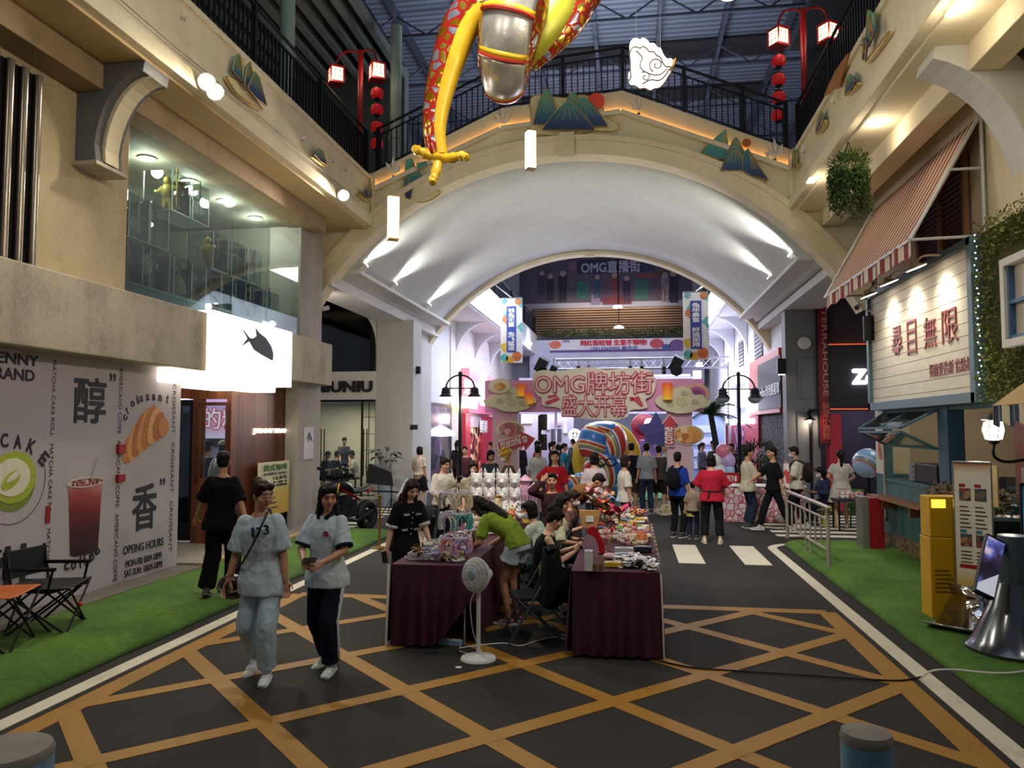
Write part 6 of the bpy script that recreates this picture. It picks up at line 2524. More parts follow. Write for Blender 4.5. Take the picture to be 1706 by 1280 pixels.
for k,(u0,v0,u1,v1,yy)in enumerate(((1085,638,1150,643,33),(1080,624,1150,627,36),(1155,618,1168,640,33),(940,624,1075,626,36),(1160,604,1170,612,36))):
 a,e=at(u0,v1,Y=yy),at(u1,v0,Y=yy)
 m=MB()
 m.bx(a.x,e.x,yy,yy+.08,a.z,e.z)
 m.build('light_bar',glow('#d8dcff',9,'lilac_bar'),label=('long bright light bar above the right half of the gate','thin upper light bar behind the truss on the right','upright bright light panel at the right end of the truss','thin light bar behind the gate lettering','small bright light block high on the right')[k],cat='light bar',group='light bars behind the gate')
b=MB()
b.bx(-5.5,3.4,38,38.2,2.9,4.7)
b.build('wall_stage_header',M('#b7b4cf',.6,0,.1,1),kind='structure')
# ---- shops under the far galleries
def xr(u0,v0,u1,v1,X,d,mat,name,parent=None,**kw):
 """a board on a street-side wall plane, from its measured corners"""
 a,e=at(u0,(v0+v1)/2,X=X),at(u1,(v0+v1)/2,X=X)
 um=(u0+u1)/2
 z0_,z1_=at(um,v1,X=X).z,at(um,v0,X=X).z
 m=MB()
 m.bx(min(X,X+d),max(X,X+d),min(a.y,e.y),max(a.y,e.y),max(0.02,z0_),z1_)
 return m.build(name,mat,parent,**kw)
SL=-7.0
root=thing('shop_window','dark framed shop window with purple reflections beyond the left pillar','window',(SL,27.5,0))
xr(708,672,750,836,SL-.02,.06,black_m,'frame',root)
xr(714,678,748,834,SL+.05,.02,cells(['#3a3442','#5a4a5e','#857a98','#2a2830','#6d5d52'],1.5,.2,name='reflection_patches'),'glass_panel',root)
q=at(735,722,X=SL+.1)
m=MB()
m.lathe([(.0,.3),(.2,.2),(.55,0),(.5,-.1),(0,-.12)],q,20)
m.build('shop_lamp',glow('#e4e0ff',5,'white_pendant'),smooth=True,label='large glowing white pendant in the dark shop window',cat='light')
root=thing('storefront','pink and red drink shop front on the white brick wall left of the gate','shop front',(SL,33,0))
xr(768,622,815,690,SL,.35,grad([(0,'#b0486a'),(.6,'#c9789a'),(1,'#d9a0a8')],2,2.5,5,.5,'pink_fascia',emit=.25),'fascia',root)
xr(752,662,780,680,SL,.4,glow('#ffd9a8',5,'warm_box'),'light_box',root)
xr(768,690,776,800,SL,.2,M('#b02a40',.5),'pilaster',root)
xr(797,694,815,800,SL,.2,M('#b02a40',.5),'pilaster',root)
xr(776,694,797,712,SL,.15,M('#a89aa4',.5),'header',root)
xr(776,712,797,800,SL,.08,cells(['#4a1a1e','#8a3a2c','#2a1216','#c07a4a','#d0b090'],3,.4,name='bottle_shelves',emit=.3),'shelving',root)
pix_letters('奶茶',772,634,802,660,dict(X=SL+.36),glow('#ffd6e2',1.5,'pink_lit'),root,OY,OZ,bold=.03,depth=.03)
pix_letters('鲜果',799,700,812,722,dict(X=SL+.21),white_m,root,OY,OZ,bold=.03,depth=.02)
a=at(806,655,X=SL+.4)
m=MB()
m.bx(SL+.36,SL+.42,a.y-.6,a.y+.6,3.2,4.8)
m.build('neon_panel',glow('#f6e8ff',3,'neon_white'),root)
light('POINT',(-6.0,33,2.6),60,(1,.7,.75),size=.2)
# right: dark sign with orange frame, bright shop with bulbs
SR=4.45
root=thing('shop_sign','dark shop sign with white characters in an orange frame beyond the right pillar','sign',(SR,23.5,2.6))
xr(1258,592,1310,690,SR,-.2,M('#c4532e',.5,0,.08,3),'frame',root)
xr(1264,600,1302,682,SR-.2,-.03,M('#2a2d33',.6,0,.1,3),'panel',root)
a,e=at(1264,640,X=SR-.24),at(1299,632,X=SR-.24)
letters('ToyBox泡泡屋星球',V((SR-.24,a.y,3.1)),(0,-1,0),PZ,a.y-e.y,.42,white_m,root,bold=.02,depth=.02)
root=thing('bead_curtain','dark shop opening with hanging strings of trinkets under the orange framed sign','curtain',(SR,23.5,0))
xr(1256,692,1272,845,SR,-.15,M('#a8283e',.5),'jamb',root)
xr(1272,690,1312,850,SR,-.05,M('#2a2530',.8,0,.2,4),'backing',root)
a,e=at(1274,700,X=SR),at(1308,700,X=SR)
m=MB()
for i in range(12):
 y=a.y+(e.y-a.y)*i/11
 for j in range(34):
  m.mat(rr.randrange(3)).ball((SR-.1+rr.uniform(-.01,.01),y+rr.uniform(-.03,.03),.5+j*.06),.017,6,4)
m.build('bead_strings',[M('#c9b27a',.3,.3,.2,9),M('#b9bcc6',.2,.5,.1,9),M('#7a5a88',.3,0,.2,9)],root,kind='stuff')
root=thing('lit_storefront','brilliant white shop front framed by bulbs beyond the orange sign','shop front',(SR,30,0))
xr(1210,640,1256,700,SR,-.05,M('#8d96b8',.5,0,.3,2),'panel',root)
for u0,v0,u1,v1 in((1214,652,1225,690),(1231,645,1247,678),(1240,688,1256,698)):
 xr(u0,v0,u1,v1,SR-.06,-.04,glow('#f4f4ff',5,'shop_white'),'lit_panel',root)
for(u0,v0),(u1,v1)in(((1209,633),(1250,610)),((1210,702),(1257,702))):
 a,e=at(u0,v0,X=SR-.15),at(u1,v1,X=SR-.15)
 m=MB()
 m.bar(a,e,.1,.16)
 m.build('light_strip',glow('#eae6ff',14,'neon_white2'),root)
for i in range(12):
 q=at(1210,640+i*5.4,X=SR-.15)
 m=MB()
 m.ball(q,.05,8,6)
 m.build('bulb',glow('#f6f2ff',12,'bulb_white'),root)
xr(1212,708,1256,850,SR,-.06,M('#7a1c34',.7,0,.3,3,stretch=(1,6,.4)),'curtain',root)
xr(1226,712,1240,850,SR-.06,-.03,cells(['#8a4a78','#4a2440','#b08ab0','#6a2a4a'],4,.6,name='violet_tinsel'),'tinsel',root)
light('POINT',(3.6,30,3.0),90,LILAC,size=.2)
root=thing('pale_shop','pale blue lit shop block far behind the right gate pillar','shop front',(3.5,33,0))
m=MB()
a,e=at(1153,850,Y=33),at(1206,690,Y=33)
m.bx(a.x,e.x,33,33.2,0,e.z)
m.build('front',M('#8aa0c8',.5,0,.15,1.5),root)
for k in range(4):
 m=MB()
 m.bx(a.x+.1,a.x+.9,32.95,33,.5+k*.5,.8+k*.5)
 m.build('shelf_panel',M('#c4cfe6',.4,0,.1,2),root)
root=thing('game_booth','blue and purple star topped booth behind the red arrow sign','booth',at(1093,790,Y=29))
q=at(1093,720,Y=29)
m=MB()
star=[]
for i in range(10):
 r_=.75 if i%2==0 else .42
 a=pi/2+i*pi/5
 star.append((q.x+r_*cos(a),q.z+r_*sin(a)))
m.prism(star,(0,29,0),X3,Z3,.15)
m.build('star',M('#4d4f9a',.4,0,.2,3),root)
m=MB()
m.bx(q.x-.6,q.x+.6,29,29.8,0,q.z-.3)
m.build('cabinet',cells(['#5a4f9a','#8a6ac0','#3a3a7a','#a88ad0'],3,.4,name='violet_booth',emit=.2),root)
root=thing('red_booth','red booth with lit round sign right of the yellow moon','booth',at(1075,790,Y=33))
q=at(1073,705,Y=33)
m=MB()
m.ball((q.x,33,q.z-.1),(.55,.4,.5),20,12)
m.bx(q.x-.5,q.x+.5,32.8,33.4,0,q.z)
m.build('cabinet',M('#8a2038',.5,0,.2,3),root,smooth=True)
m=MB()
m.lathe([(0,0),(.2,0),(.2,.05),(0,.05)],(q.x+.2,32.55,q.z),16,(0,-1,0))
m.build('round_lamp',glow('#ffd0c0',3,'booth_lamp'),root)
# traffic light and dark poles left of the moon
q=at(905,790,Y=27)
root=thing('traffic_light','black traffic light post left of the yellow moon','traffic light',(q.x,27,0))
zt=at(905,692,Y=27).z
m=MB()
m.tube([(q.x-.12,27,0),(q.x-.12,27,zt)],.06,10)
m.build('post',black_m,root)
for k in range(2):
 m=MB()
 z_=zt-.25-k*.7
 m.bx(q.x-.1,q.x+.14,26.85,27.1,z_-.28,z_+.28)
 m.build('signal_head',black_m,root)
 for j in range(3):
  m=MB()
  m.lathe([(.09,0),(.09,.14),(.08,.14),(.08,.02),(0,.02)],(q.x+.02,26.85,z_+.17-j*.17),12,(0,-1,0))
  m.build('lens_hood',M('#2a2a30',.5),root)
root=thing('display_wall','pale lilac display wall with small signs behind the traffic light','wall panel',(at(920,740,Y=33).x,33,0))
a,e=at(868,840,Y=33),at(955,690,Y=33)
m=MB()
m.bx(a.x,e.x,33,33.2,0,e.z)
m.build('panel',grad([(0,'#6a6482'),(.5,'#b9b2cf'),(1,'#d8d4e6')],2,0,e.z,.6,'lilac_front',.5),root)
for u0,v0,u1,v1 in((868,690,886,706),(908,703,916,716),(918,715,935,735),(925,704,934,709),(938,700,945,722)):
 p0,p1=at(u0,v1,Y=32.9),at(u1,v0,Y=32.9)
 m=MB()
 m.bx(p0.x,p1.x,32.92,33,p0.z,p1.z)
 m.build('sign_plate',M(['#d8d8ea','#4a4658','#c9b0cc','#3a3644','#e8e4f0'][(u0//7)%5],.5,0,.1,3),root)
light('AREA',(-3.5,31.5,4.2),60,LILAC,aim=(-3.5,33,1),size=2,size_y=.4)
# ---- vertical street banners
def banner(label,u0,v0,u1,v1,Y,text):
 root=thing('hanging_banner',label,'banner',at((u0+u1)/2,v1,Y=Y),'upright new year banners')
 a,e=at(u0,v1,Y=Y),at(u1,v0,Y=Y)
 m=MB()
 m.bx(a.x,e.x,Y,Y+.03,a.z,e.z)
 m.build('cloth',cells(['#d8dae2','#e0dfe4','#d5d8e4','#e2dcd8','#dcdfe8','#d9b45a','#cf7a4a','#5fb0b8'],2.2,.6,name='festive_print'),root)
 w_=e.x-a.x
 h_=e.z-a.z
 m=MB()
 m.bx(a.x+w_*.28,e.x-w_*.28,Y-.012,Y,a.z+h_*.16,e.z-h_*.13)
 m.build('blue_plate',M('#31459c',.6,0,.08,2),root)
 letters(text,V((a.x+w_*.34,Y-.013,a.z+h_*.19)),X3,Z3,w_*.32,h_*.65,M('#e6e6ee',.6),root,bold=.03,depth=.01,vert=True,sp=1.05)
 for k,(fx,fz,r_,hc)in enumerate(((.15,.08,.16,'#4fb0b0'),(.4,.05,.14,'#d8a23a'),(.75,.1,.2,'#c8683a'),(.85,.94,.14,'#b8704a'),(.1,.25,.12,'#d9b83a'),(.12,.95,.12,'#6a9ab0'))):
  m=MB()
  m.lathe([(0,0),(r_*w_*1.1,0),(r_*w_*1.1,.01),(0,.01)],(a.x+w_*min(.82,max(.18,fx)),Y,a.z+h_*min(.95,max(.06,fz))),14,(0,-1,0))
  m.build('flower_print',M(hc,.6,0,.3,8),root)
 m=MB()
 m.tube([(a.x,Y+.015,e.z),(e.x,Y+.015,e.z)],.025)
 m.tube([(a.x+w_/2,Y+.015,e.z),(a.x+w_/2+(-.6 if a.x<-1 else .6),Y+.015,e.z+.5)],.02)
 m.build('hanging_bar',steel_m,root)
 return root
banner('upright white and blue new year banner hanging on the left beyond the arch',834,496,870,605,28.5,'钱兔无量 兔飞猛进')
banner('upright white and blue new year banner hanging on the right beyond the arch',1139,486,1180,600,27.5,'兔年暴富 好运加持')
for k,(u,v,X)in enumerate(((798,507,-5.45),(833,520,-5.45),(882,573,-5.45),(1201,489,3.25),(1179,524,3.25))):
 q=at(u,v,X=X)
 m=MB()
 m.ball(q,.13,12,8)
 m.build('floodlight',glow('#f2f6ff',30,'far_flood'),smooth=True,label=('nearest','second','farthest','nearest','farther')[k]+' round floodlight beyond the arch on the '+('left' if X<0 else 'right')+' fascia',cat='light',group='floodlights beyond the arch')
 light('POINT',q+V((.35 if X<0 else-.35,0,0)),70,COOL,size=.12)
railing('black gallery railing on the left beyond the arch',[V((-5.6,27+i*4.6,7.75))for i in range(5)],1.05,.3)
railing('black gallery railing on the right beyond the arch',[V((3.42,27+i*4.6,7.75))for i in range(5)],1.05,.3)
# ================================================================== hanging lights, lantern posts
def wire(m,p,top=14.9,r=.004):
 m.tube([V(p),V((p[0],p[1],top))],r,5)
def tube_lantern(label,u,v0,v1,Y):
 q0,q1=at(u,v1,Y=Y),at(u,v0,Y=Y)
 root=thing('hanging_lantern',label,'lantern',q0,'square white tube lanterns')
 s_=.085
 m=MB()
 m.box((q0.x,Y,(q0.z+q1.z)/2),(s_*2,s_*2,q1.z-q0.z),rz=.5)
 m.build('paper_tube',glow('#fff3d8',6,'paper_glow'),root)
 m=MB()
 for i in range(4):
  a=.5+pi/4+i*pi/2
  d_=V((cos(a),sin(a),0))*s_*1.43
  m.tube([V((q0.x,Y,q0.z-.02))+d_,V((q0.x,Y,q1.z+.02))+d_],.007,5)
 for z_ in(q0.z,q1.z):
  m.box((q0.x,Y,z_),(s_*2.1,s_*2.1,.02),rz=.5)
 m.build('frame',gold_m,root)
 m=MB()
 wire(m,(q0.x,Y,q1.z))
 m.build('wire',M('#8a8a8a',.5),root)
 return root
tube_lantern('glowing square tube lantern hanging before the middle of the arch',884,219,282,14.8)
tube_lantern('glowing square tube lantern hanging before the left shoulder of the arch',655,329,399,12.5)
cp=[(1050,100),(1049,88),(1054,79),(1061,78),(1066,80),(1071,77),(1078,81),(1082,86),(1089,86),(1094,92),(1100,95),(1104,104),(1110,111),(1117,111),(1119,118),(1113,128),(1107,138),(1099,146),(1090,148),(1083,151),(1074,147),(1066,148),(1058,143),(1050,142),(1047,136),(1051,128),(1050,114)]
cY=12.0
q=at(1085,150,Y=cY)
root=thing('cloud_lantern','glowing white cloud lantern with dark scroll lines and gold tail hanging at the top','lantern',q)
m=MB()
m.prism(blob([gp(u,v,cY)for u,v in cp],4),(0,cY,0),X3,Z3,.28)
m.build('body',glow('#fff6e0',2.2,'cloud_glow'),root,bevel=.03)
m=MB()
def spiral(u,v,r0,turns,a0=0.,sq=1.):
 return[V(at(u+r0*(1-i/40)*cos(a0+turns*2*pi*i/40),v+r0*sq*(1-i/40)*sin(a0+turns*2*pi*i/40),Y=cY-.29))for i in range(36)]
m.tube(spiral(1094,108,13,1.6,2),.011,6)
m.tube(spiral(1075,128,9,1.4,4),.011,6)
m.tube(smoothpath([V(at(u,v,Y=cY-.29))for u,v in((1060,85),(1070,96),(1066,108),(1072,118),(1086,124),(1100,124),(1112,114))]),.011,6)
m.tube(smoothpath([V(at(u,v,Y=cY-.29))for u,v in((1070,140),(1084,133),(1098,134),(1108,126),(1116,114))]),.011,6)
ol=blob([gp(u,v,cY-.29)for u,v in cp],3)
m.tube([V((x,cY-.285,z_))for x,z_ in ol+ol[:1]],.012,6)
m.build('scroll_line',M('#4a3a2a',.6),root)
m=MB()
m.prism([gp(u,v,cY-.1)for u,v in((1110,112),(1126,102),(1122,116),(1112,122))],(0,cY-.1,0),X3,Z3,.12)
m.build('gold_tail',gold_m,root)
m=MB()
wire(m,(at(1060,80,Y=cY).x,cY-.14,at(1060,80,Y=cY).z))
wire(m,(at(1100,98,Y=cY).x,cY-.14,at(1100,98,Y=cY).z))
m.build('wire',M('#8a8a8a',.5),root)
q=at(1212,-6,Y=cY)
root=thing('cloud_lantern','glowing cloud lantern cut by the top edge of the picture','lantern',q)
m=MB()
m.prism(blob([gp(u,v,cY)for u,v in((1192,-6),(1200,1),(1212,4),(1226,-1),(1228,-14),(1210,-30),(1194,-20))],3),(0,cY,0),X3,Z3,.25)
m.build('body',glow('#ffe9c0',2.5,'cloud_glow2'),root,bevel=.03)
m=MB()
wire(m,(q.x,cY-.12,q.z+.2))
m.build('wire',M('#8a8a8a',.5),root)
def cube_lantern(root,q,s_):
 m=MB()
 m.box(q,(s_,s_,s_*1.15),rz=.6)
 m.build('paper_box',glow('#ffe2b8',3.4,'warm_paper'),root)
 m=MB()
 for i in range(4):
  a=.6+pi/4+i*pi/2
  d_=V((cos(a),sin(a),0))*s_*.71
  m.bar(q+d_-Z3*s_*.62,q+d_+Z3*s_*.62,.035,.035)
  a2=.6+i*pi/2
  f_=V((cos(a2),sin(a2),0))*s_*.505
  t_=V((-sin(a2),cos(a2),0))
  for k in(-.18,.18):
   m.bar(q+f_+t_*s_*k-Z3*s_*.55,q+f_+t_*s_*k+Z3*s_*.55,.01,.01)
  for k in(-.2,.3):
   m.bar(q+f_+t_*s_*.5+Z3*s_*k,q+f_-t_*s_*.5+Z3*s_*k,.01,.01)
 for z_ in(-.62,.62):
  m.box(q+Z3*s_*z_,(s_*1.12,s_*1.12,.05),rz=.6)
 m.build('frame',red_m,root)
def lantern_post(label,px_,v_top,v_base,Y,lans,chain_px):
 base=at(px_,v_base,Y=Y)
 base.z=7.78
 top=at(px_,v_top,Y=Y)
 root=thing('lantern_post',label,'lamp post',base,'red lantern posts on the galleries')
 m=MB()
 m.tube([base,V((base.x,Y,top.z))],[.075,.06],12)
 m.build('post',red_m,root,smooth=True)
 for u,v in lans:
  q=at(u,v,Y=Y)
  m=MB()
  dx=q.x-base.x
  m.tube(smoothpath([V((base.x,Y,top.z-.1)),V((base.x+dx*.35,Y,top.z+.0)),V((base.x+dx*.8,Y,top.z-.05)),V((q.x,Y,top.z-.3)),V((q.x,Y,q.z+.2))]),.025,8)
  m.build('arm',red_m,root,smooth=True)
  cube_lantern(root,q,.3)
  light('POINT',q+V((0,-.3,-.1)),9,WARM,size=.1)
 return root
lantern_post('red lantern post with two glowing boxes at the left gallery corner',600,84,195,17.2,((560,127),(628,121)),628)
lantern_post('red lantern post with two glowing boxes at the right gallery corner',1340,14,140,17.2,((1297,64),(1380,56)),1297)
def round_lantern(label,u,v,Y,top_v):
 q=at(u,v,Y=Y)
 root=thing('round_lantern',label,'lantern',q,'strings of round red lanterns')
 m=MB()
 m.lathe([(.07,-.13),(.13,-.09),(.155,0),(.13,.09),(.07,.13)],q,20)
 m.build('paper',M('#c01a1c',.5,0,.12,10,emit=.25),root,smooth=True)
 for s_ in(-1,1):
  m=MB()
  m.lathe([(.0,0),(.08,0),(.08,.03),(0,.03)],q+Z3*(s_*.14-.015),14)
  m.build('cap_ring',M('#2a1a14',.5,.2,.1,6),root,smooth=True)
 m=MB()
 m.tube([q+Z3*.13,V(at(u,top_v,Y=Y))],.01)
 m.build('cap_ring',M('#2a1a14',.5,.2,.1,6),root)
 return root
wd=['topmost','second','third','lowest']
for u,vs,tp,sd in((628,(156,183,212,240),138,'left'),(1297,(102,133,163,192),80,'right')):
 for i,v in enumerate(vs):
  round_lantern('%s round red lantern on the %s string'%(wd[i],sd),u,v,17.2,tp if i==0 else vs[i-1]+8)
  # ================================================================== mountain cutouts on the fascias and the bridge
def cutout(label,plane,ux,uy,cloud,peaks,sun=None,extra=(),name='mountain_cutout',th=.05):
 ux,uy=V(ux),V(uy)
 nn=ux.cross(uy)
 def P2(u,v):
  q=at(u,v,**plane)
  return(q.dot(ux),q.dot(uy))
 o0=nn*(list(plane.values())[0]*(1 if nn.dot(V((1,1,1)))>0 else-1))
 cx_=at(sum(p[0]for p in cloud)/len(cloud),max(p[1]for p in cloud),**plane)
 root=thing(name,label,'wall decoration',cx_,'painted landscape cutouts')
 m=MB()
 m.prism(blob([P2(u,v)for u,v in cloud],3),o0,ux,uy,th)
 m.build('cloud_board',M('#e2d3a4',.6,0,.12,5),root)
 m=MB()
 ol_=blob([P2(u,v)for u,v in cloud],3)
 m.tube([o0+ux*a+uy*b_+nn*th for a,b_ in ol_+ol_[:1]],.012,5)
 m.build('gold_edge',M('#c8a34c',.4,.5,.1,6),root)
 zs=[at(p[0],p[1],**plane).z for pk in peaks for p in pk]
 mg=grad([(0,'#2b2a58'),(.3,'#33547e'),(.6,'#3f8f8c'),(1,'#62b89c')],2,min(zs),max(zs),.5,'teal_peak',.05)
 for k,pk in enumerate(peaks):
  m=MB()
  pp=[P2(u,v)for u,v in pk]
  m.prism(pp,o0+nn*(th*(1+.6*k)),ux,uy,th*.55)
  m.build('peak',mg,root)
  m=MB()
  ap=max(pp,key=lambda q:q[1])
  lo=min(pp,key=lambda q:q[1])[1]
  for f in(.15,.35,.55,.75,.95):
   xs_=[q[0]for q in pp if q[1]<lo+.25*(ap[1]-lo)]or[pp[0][0],pp[-1][0]]
   tx=min(xs_)+(max(xs_)-min(xs_))*f
   a3=o0+nn*(th*(1.57+.6*k))+ux*(ap[0]*.8+tx*.2)+uy*(ap[1]*.8+(lo+.15*(ap[1]-lo))*.2)
   b3=o0+nn*(th*(1.57+.6*k))+ux*(ap[0]*.25+tx*.75)+uy*(ap[1]*.25+(lo+.15*(ap[1]-lo))*.75)
   m.tube([a3,b3],.007,4)
  m.tube([o0+nn*(th*(1.57+.6*k))+ux*a+uy*b_ for a,b_ in pp+pp[:1]],.009,5)
  m.build('gold_line',M('#c8a34c',.4,.5,.1,6),root)
 if sun:
  u,v,r_,mt=sun
  q=at(u,v,**plane)
  k=abs(at(u,v-10,**plane).z-q.z)/10
  m=MB()
  m.lathe([(0,0),(r_*k,0),(r_*k,th),(0,th)],q+nn*th*.5,24,nn)
  m.build('sun',mt,root)
 return root
def peak(uc,vb,w_,h_,lean=0.):
 o=[]
 for i in range(13):
  t_=-1+i/6
  o.append((uc+t_*w_/2+lean*(1-abs(t_)),vb-h_*(1-abs(t_)**1.5)))
 return o
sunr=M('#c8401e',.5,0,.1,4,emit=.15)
PY=dict(Y=YA-.02)
cutout('large mountain cutout with a red sun at the crown of the arch bridge',PY,X3,Z3,[(884,168),(900,160),(940,165),(975,160),(1003,178),(1008,195),(1032,212),(1020,220),(990,219),(965,224),(935,227),(905,226),(880,222),(886,200)],[peak(955,205,50,50),peak(978,214,70,50,-8),peak(912,212,46,60,0),peak(948,222,88,48,0),],(993,171,14,sunr))
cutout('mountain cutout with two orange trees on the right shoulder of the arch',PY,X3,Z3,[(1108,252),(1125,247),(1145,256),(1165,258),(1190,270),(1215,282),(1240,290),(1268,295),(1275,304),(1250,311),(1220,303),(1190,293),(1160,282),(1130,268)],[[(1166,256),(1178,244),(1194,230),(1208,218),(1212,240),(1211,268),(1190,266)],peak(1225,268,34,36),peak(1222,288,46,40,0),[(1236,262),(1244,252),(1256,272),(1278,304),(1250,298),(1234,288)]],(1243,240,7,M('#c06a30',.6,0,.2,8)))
cutout('tall narrow teal rock cutout on the left shoulder of the arch',PY,X3,Z3,[(676,305),(690,318),(705,325),(725,318),(735,322),(715,336),(690,337),(674,322)],[[(678,268),(688,266),(694,282),(706,296),(702,306),(684,312),(676,290)],[(675,300),(684,298),(690,316),(686,334),(678,332)],[(697,276),(712,272),(715,280),(700,286)]])
LX=dict(X=-5.67)
cutout('mountain cutout with an orange tree on the left fascia beside the floodlight',LX,OY,OZ,[(372,128),(388,136),(400,150),(414,160),(432,182),(424,180),(404,168),(386,152)],[[(379,118),(384,95),(391,90),(396,112),(397,140)],[(396,140),(400,112),(406,104),(410,122),(412,148)],[(398,148),(410,120),(418,130),(431,178),(414,166)]],(409,115,6,M('#c06a30',.6,0,.2,8)))
cutout('small teal mountain cutout in the middle of the left fascia',LX,OY,OZ,[(516,262),(524,268),(538,278),(530,274)],[[(517,258),(525,248),(532,252),(538,276),(528,270)]])
cutout('tall teal reed and rock cutout at the far end of the left fascia',LX,OY,OZ,[(592,322),(602,328),(612,336),(604,334)],[[(608,328),(611,296),(614,330)],[(597,320),(602,313),(608,330),(602,330)]])
RX=dict(X=3.33)
cutout('tall teal rock cutout nearest the upper edge on the right fascia',RX,NY,PZ,[(1448,106),(1456,92),(1470,76),(1488,52),(1484,62),(1462,92)],[[(1452,62),(1456,16),(1464,22),(1466,50),(1456,78)],[(1450,98),(1452,62),(1458,70),(1454,100)],[(1466,60),(1468,36),(1474,50),(1470,64)]])
cutout('small teal mountain cutout with thin lines on the right fascia',RX,NY,PZ,[(1414,160),(1422,150),(1436,138),(1430,148)],[[(1416,158),(1418,130),(1424,122),(1434,134),(1426,150)]])
cutout('small dark leaf-like mountain cutout lower on the right fascia',RX,NY,PZ,[(1366,224),(1372,212),(1380,200),(1376,214)],[[(1366,222),(1370,195),(1376,184),(1379,200),(1373,214)]])
cutout('narrow teal reed cutout at the low end of the right fascia',RX,NY,PZ,[(1324,284),(1328,278),(1336,272),(1330,282)],[[(1325,278),(1328,246),(1331,262),(1330,280)]])
m=MB()
m.prism([(-at(u,v,X=3.28).y,at(u,v,X=3.28).z)for u,v in((1373,160),(1392,118),(1412,90),(1415,88),(1408,112),(1402,128),(1396,148),(1390,146),(1380,156))],(3.3,0,0),NY,PZ,.03)
m.build('rock_cutout',M('#a9713a',.6,0,.3,4),label='ochre rock cutout along the top edge of the right fascia',cat='wall decoration')
def bird(label,plane,u,v,s_,nrm):
 q=at(u,v,**plane)
 root=thing('crane_relief',label,'wall decoration',q,'small crane reliefs')
 k=abs(at(u,v-10,**plane).z-q.z)/10*s_
 n_=V(nrm)
 t_=Z3.cross(n_)
 m=MB()
 for a,L_ in((2.2,14),(1.6,16),(1.0,13),(.55,9),(2.7,9)):
  d_=t_*cos(a)+Z3*sin(a)
  s2=n_.cross(d_)
  b0=q+n_*.02
  m.add([b0-s2*.5*k,b0+d_*L_*.6*k-s2*2.2*k+n_*.05,b0+d_*L_*k+n_*.03,b0+d_*L_*.6*k+s2*1.6*k+n_*.06],[(0,1,2,3)])
 m.build('wing',M('#efe9d8',.6,0,.05,6),root,solid=.01)
 m=MB()
 m.ball(q+n_*.04-Z3*k*3,(k*1.6,k*1.6,k*1.2),10,8)
 m.build('dark_tail',M('#3a2f22',.7),root,smooth=True)
 return root
for i,(u,v,s_)in enumerate(((657,290,1.3),(838,208,1.3),(1064,186,1.2),(1290,262,1.4),(1283,268,1.0))):
 bird(('white crane relief at the left corner of the arch wall','white crane relief left of the crown mountains','white crane relief right of the red sun','larger white crane relief at the right corner of the arch wall','smaller white crane relief beside the right corner crane')[i],PY,u,v,s_*1.35,(0,-1,0))
for i,(u,v)in enumerate(((303,32),(435,158),(500,232),(552,268),(573,282))):
 bird(('gold reed relief near the top of the left fascia','gold reed relief after the large mountains on the left fascia','faint gold reed relief in mid left fascia','gold reed relief past the small mountain on the left fascia','last gold reed relief before the far floodlight')[i],LX,u,v,.8,(1,0,0))
for i,(u,v)in enumerate(((1440,72),(1394,170),(1343,252))):
 bird(('gold reed relief by the tall rock on the right fascia','pale reed relief in the middle of the right fascia','small reed relief at the low end of the right fascia')[i],RX,u,v,.8,(-1,0,0))
m=MB()
pp=[V((-5.64,6.0+i*.85,6.98-.015*(i%2)))for i in range(12)]
m.tube(pp,.01,5)
m.build('cable_run',M('#a3977f',.6),label='thin cable running along the left fascia between the floodlights',cat='cable')
# ================================================================== dragon
DY=10.0
dr=thing('dragon_sculpture','huge golden dragon with red scales and silver belly hanging from the roof','sculpture',V((-1.6,DY,5.6)))
scal=cells(['#d7a02a','#c98a1e','#e6c25a','#b8761a','#d9b548','#c9ccd8'],7.5,.18,.85,edge='#8a1a12',edge_w=.11,name='gold_scales',bump=.5)
yelf=M('#c9a01a',.35,.1,.15,3,.1,20)
ygr=M('#a8a42c',.4,.1,.2,3,.1,15)
silv=M('#c4c0b8',.3,.6,.15,4,.25,18)
bellyY=grad([(0,'#a8321a'),(.5,'#c99a2a'),(1,'#c9b04a')],2,0,1,.4,'belly_band')
def dp(u,v,Y=DY):
 return V(at(u,v,Y=Y))
 # body: comes down in front of the picture's top edge, turns back and away
path=smoothpath([dp(868,-190,9.9),dp(866,-90,9.85),dp(860,0,9.85),dp(848,60,9.9),dp(840,112,10.15),dp(842,128,10.7),dp(850,110,11.5),dp(870,40,12.6),dp(890,-100,13.5)],8)
rad=[.36+.12*sin(pi*min(1,i/34))for i in range(len(path))]
rad[0]=.36
m=MB()
fr_=[]
n_=36
sidev=X3
rings=[]
for i,p in enumerate(path):
 d_=(path[min(i+1,len(path)-1)]-path[max(i-1,0)]).normalized()
 s_=(X3-d_*X3.dot(d_)).normalized()
 f_=d_.cross(s_)
 fr_.append((p,d_,s_,f_))
 rings.append([p+s_*rad[i]*cos(2*pi*j/n_)*.92+f_*rad[i]*sin(2*pi*j/n_)for j in range(n_)])
m.loft(rings)
m.build('body',scal,dr,smooth=True)
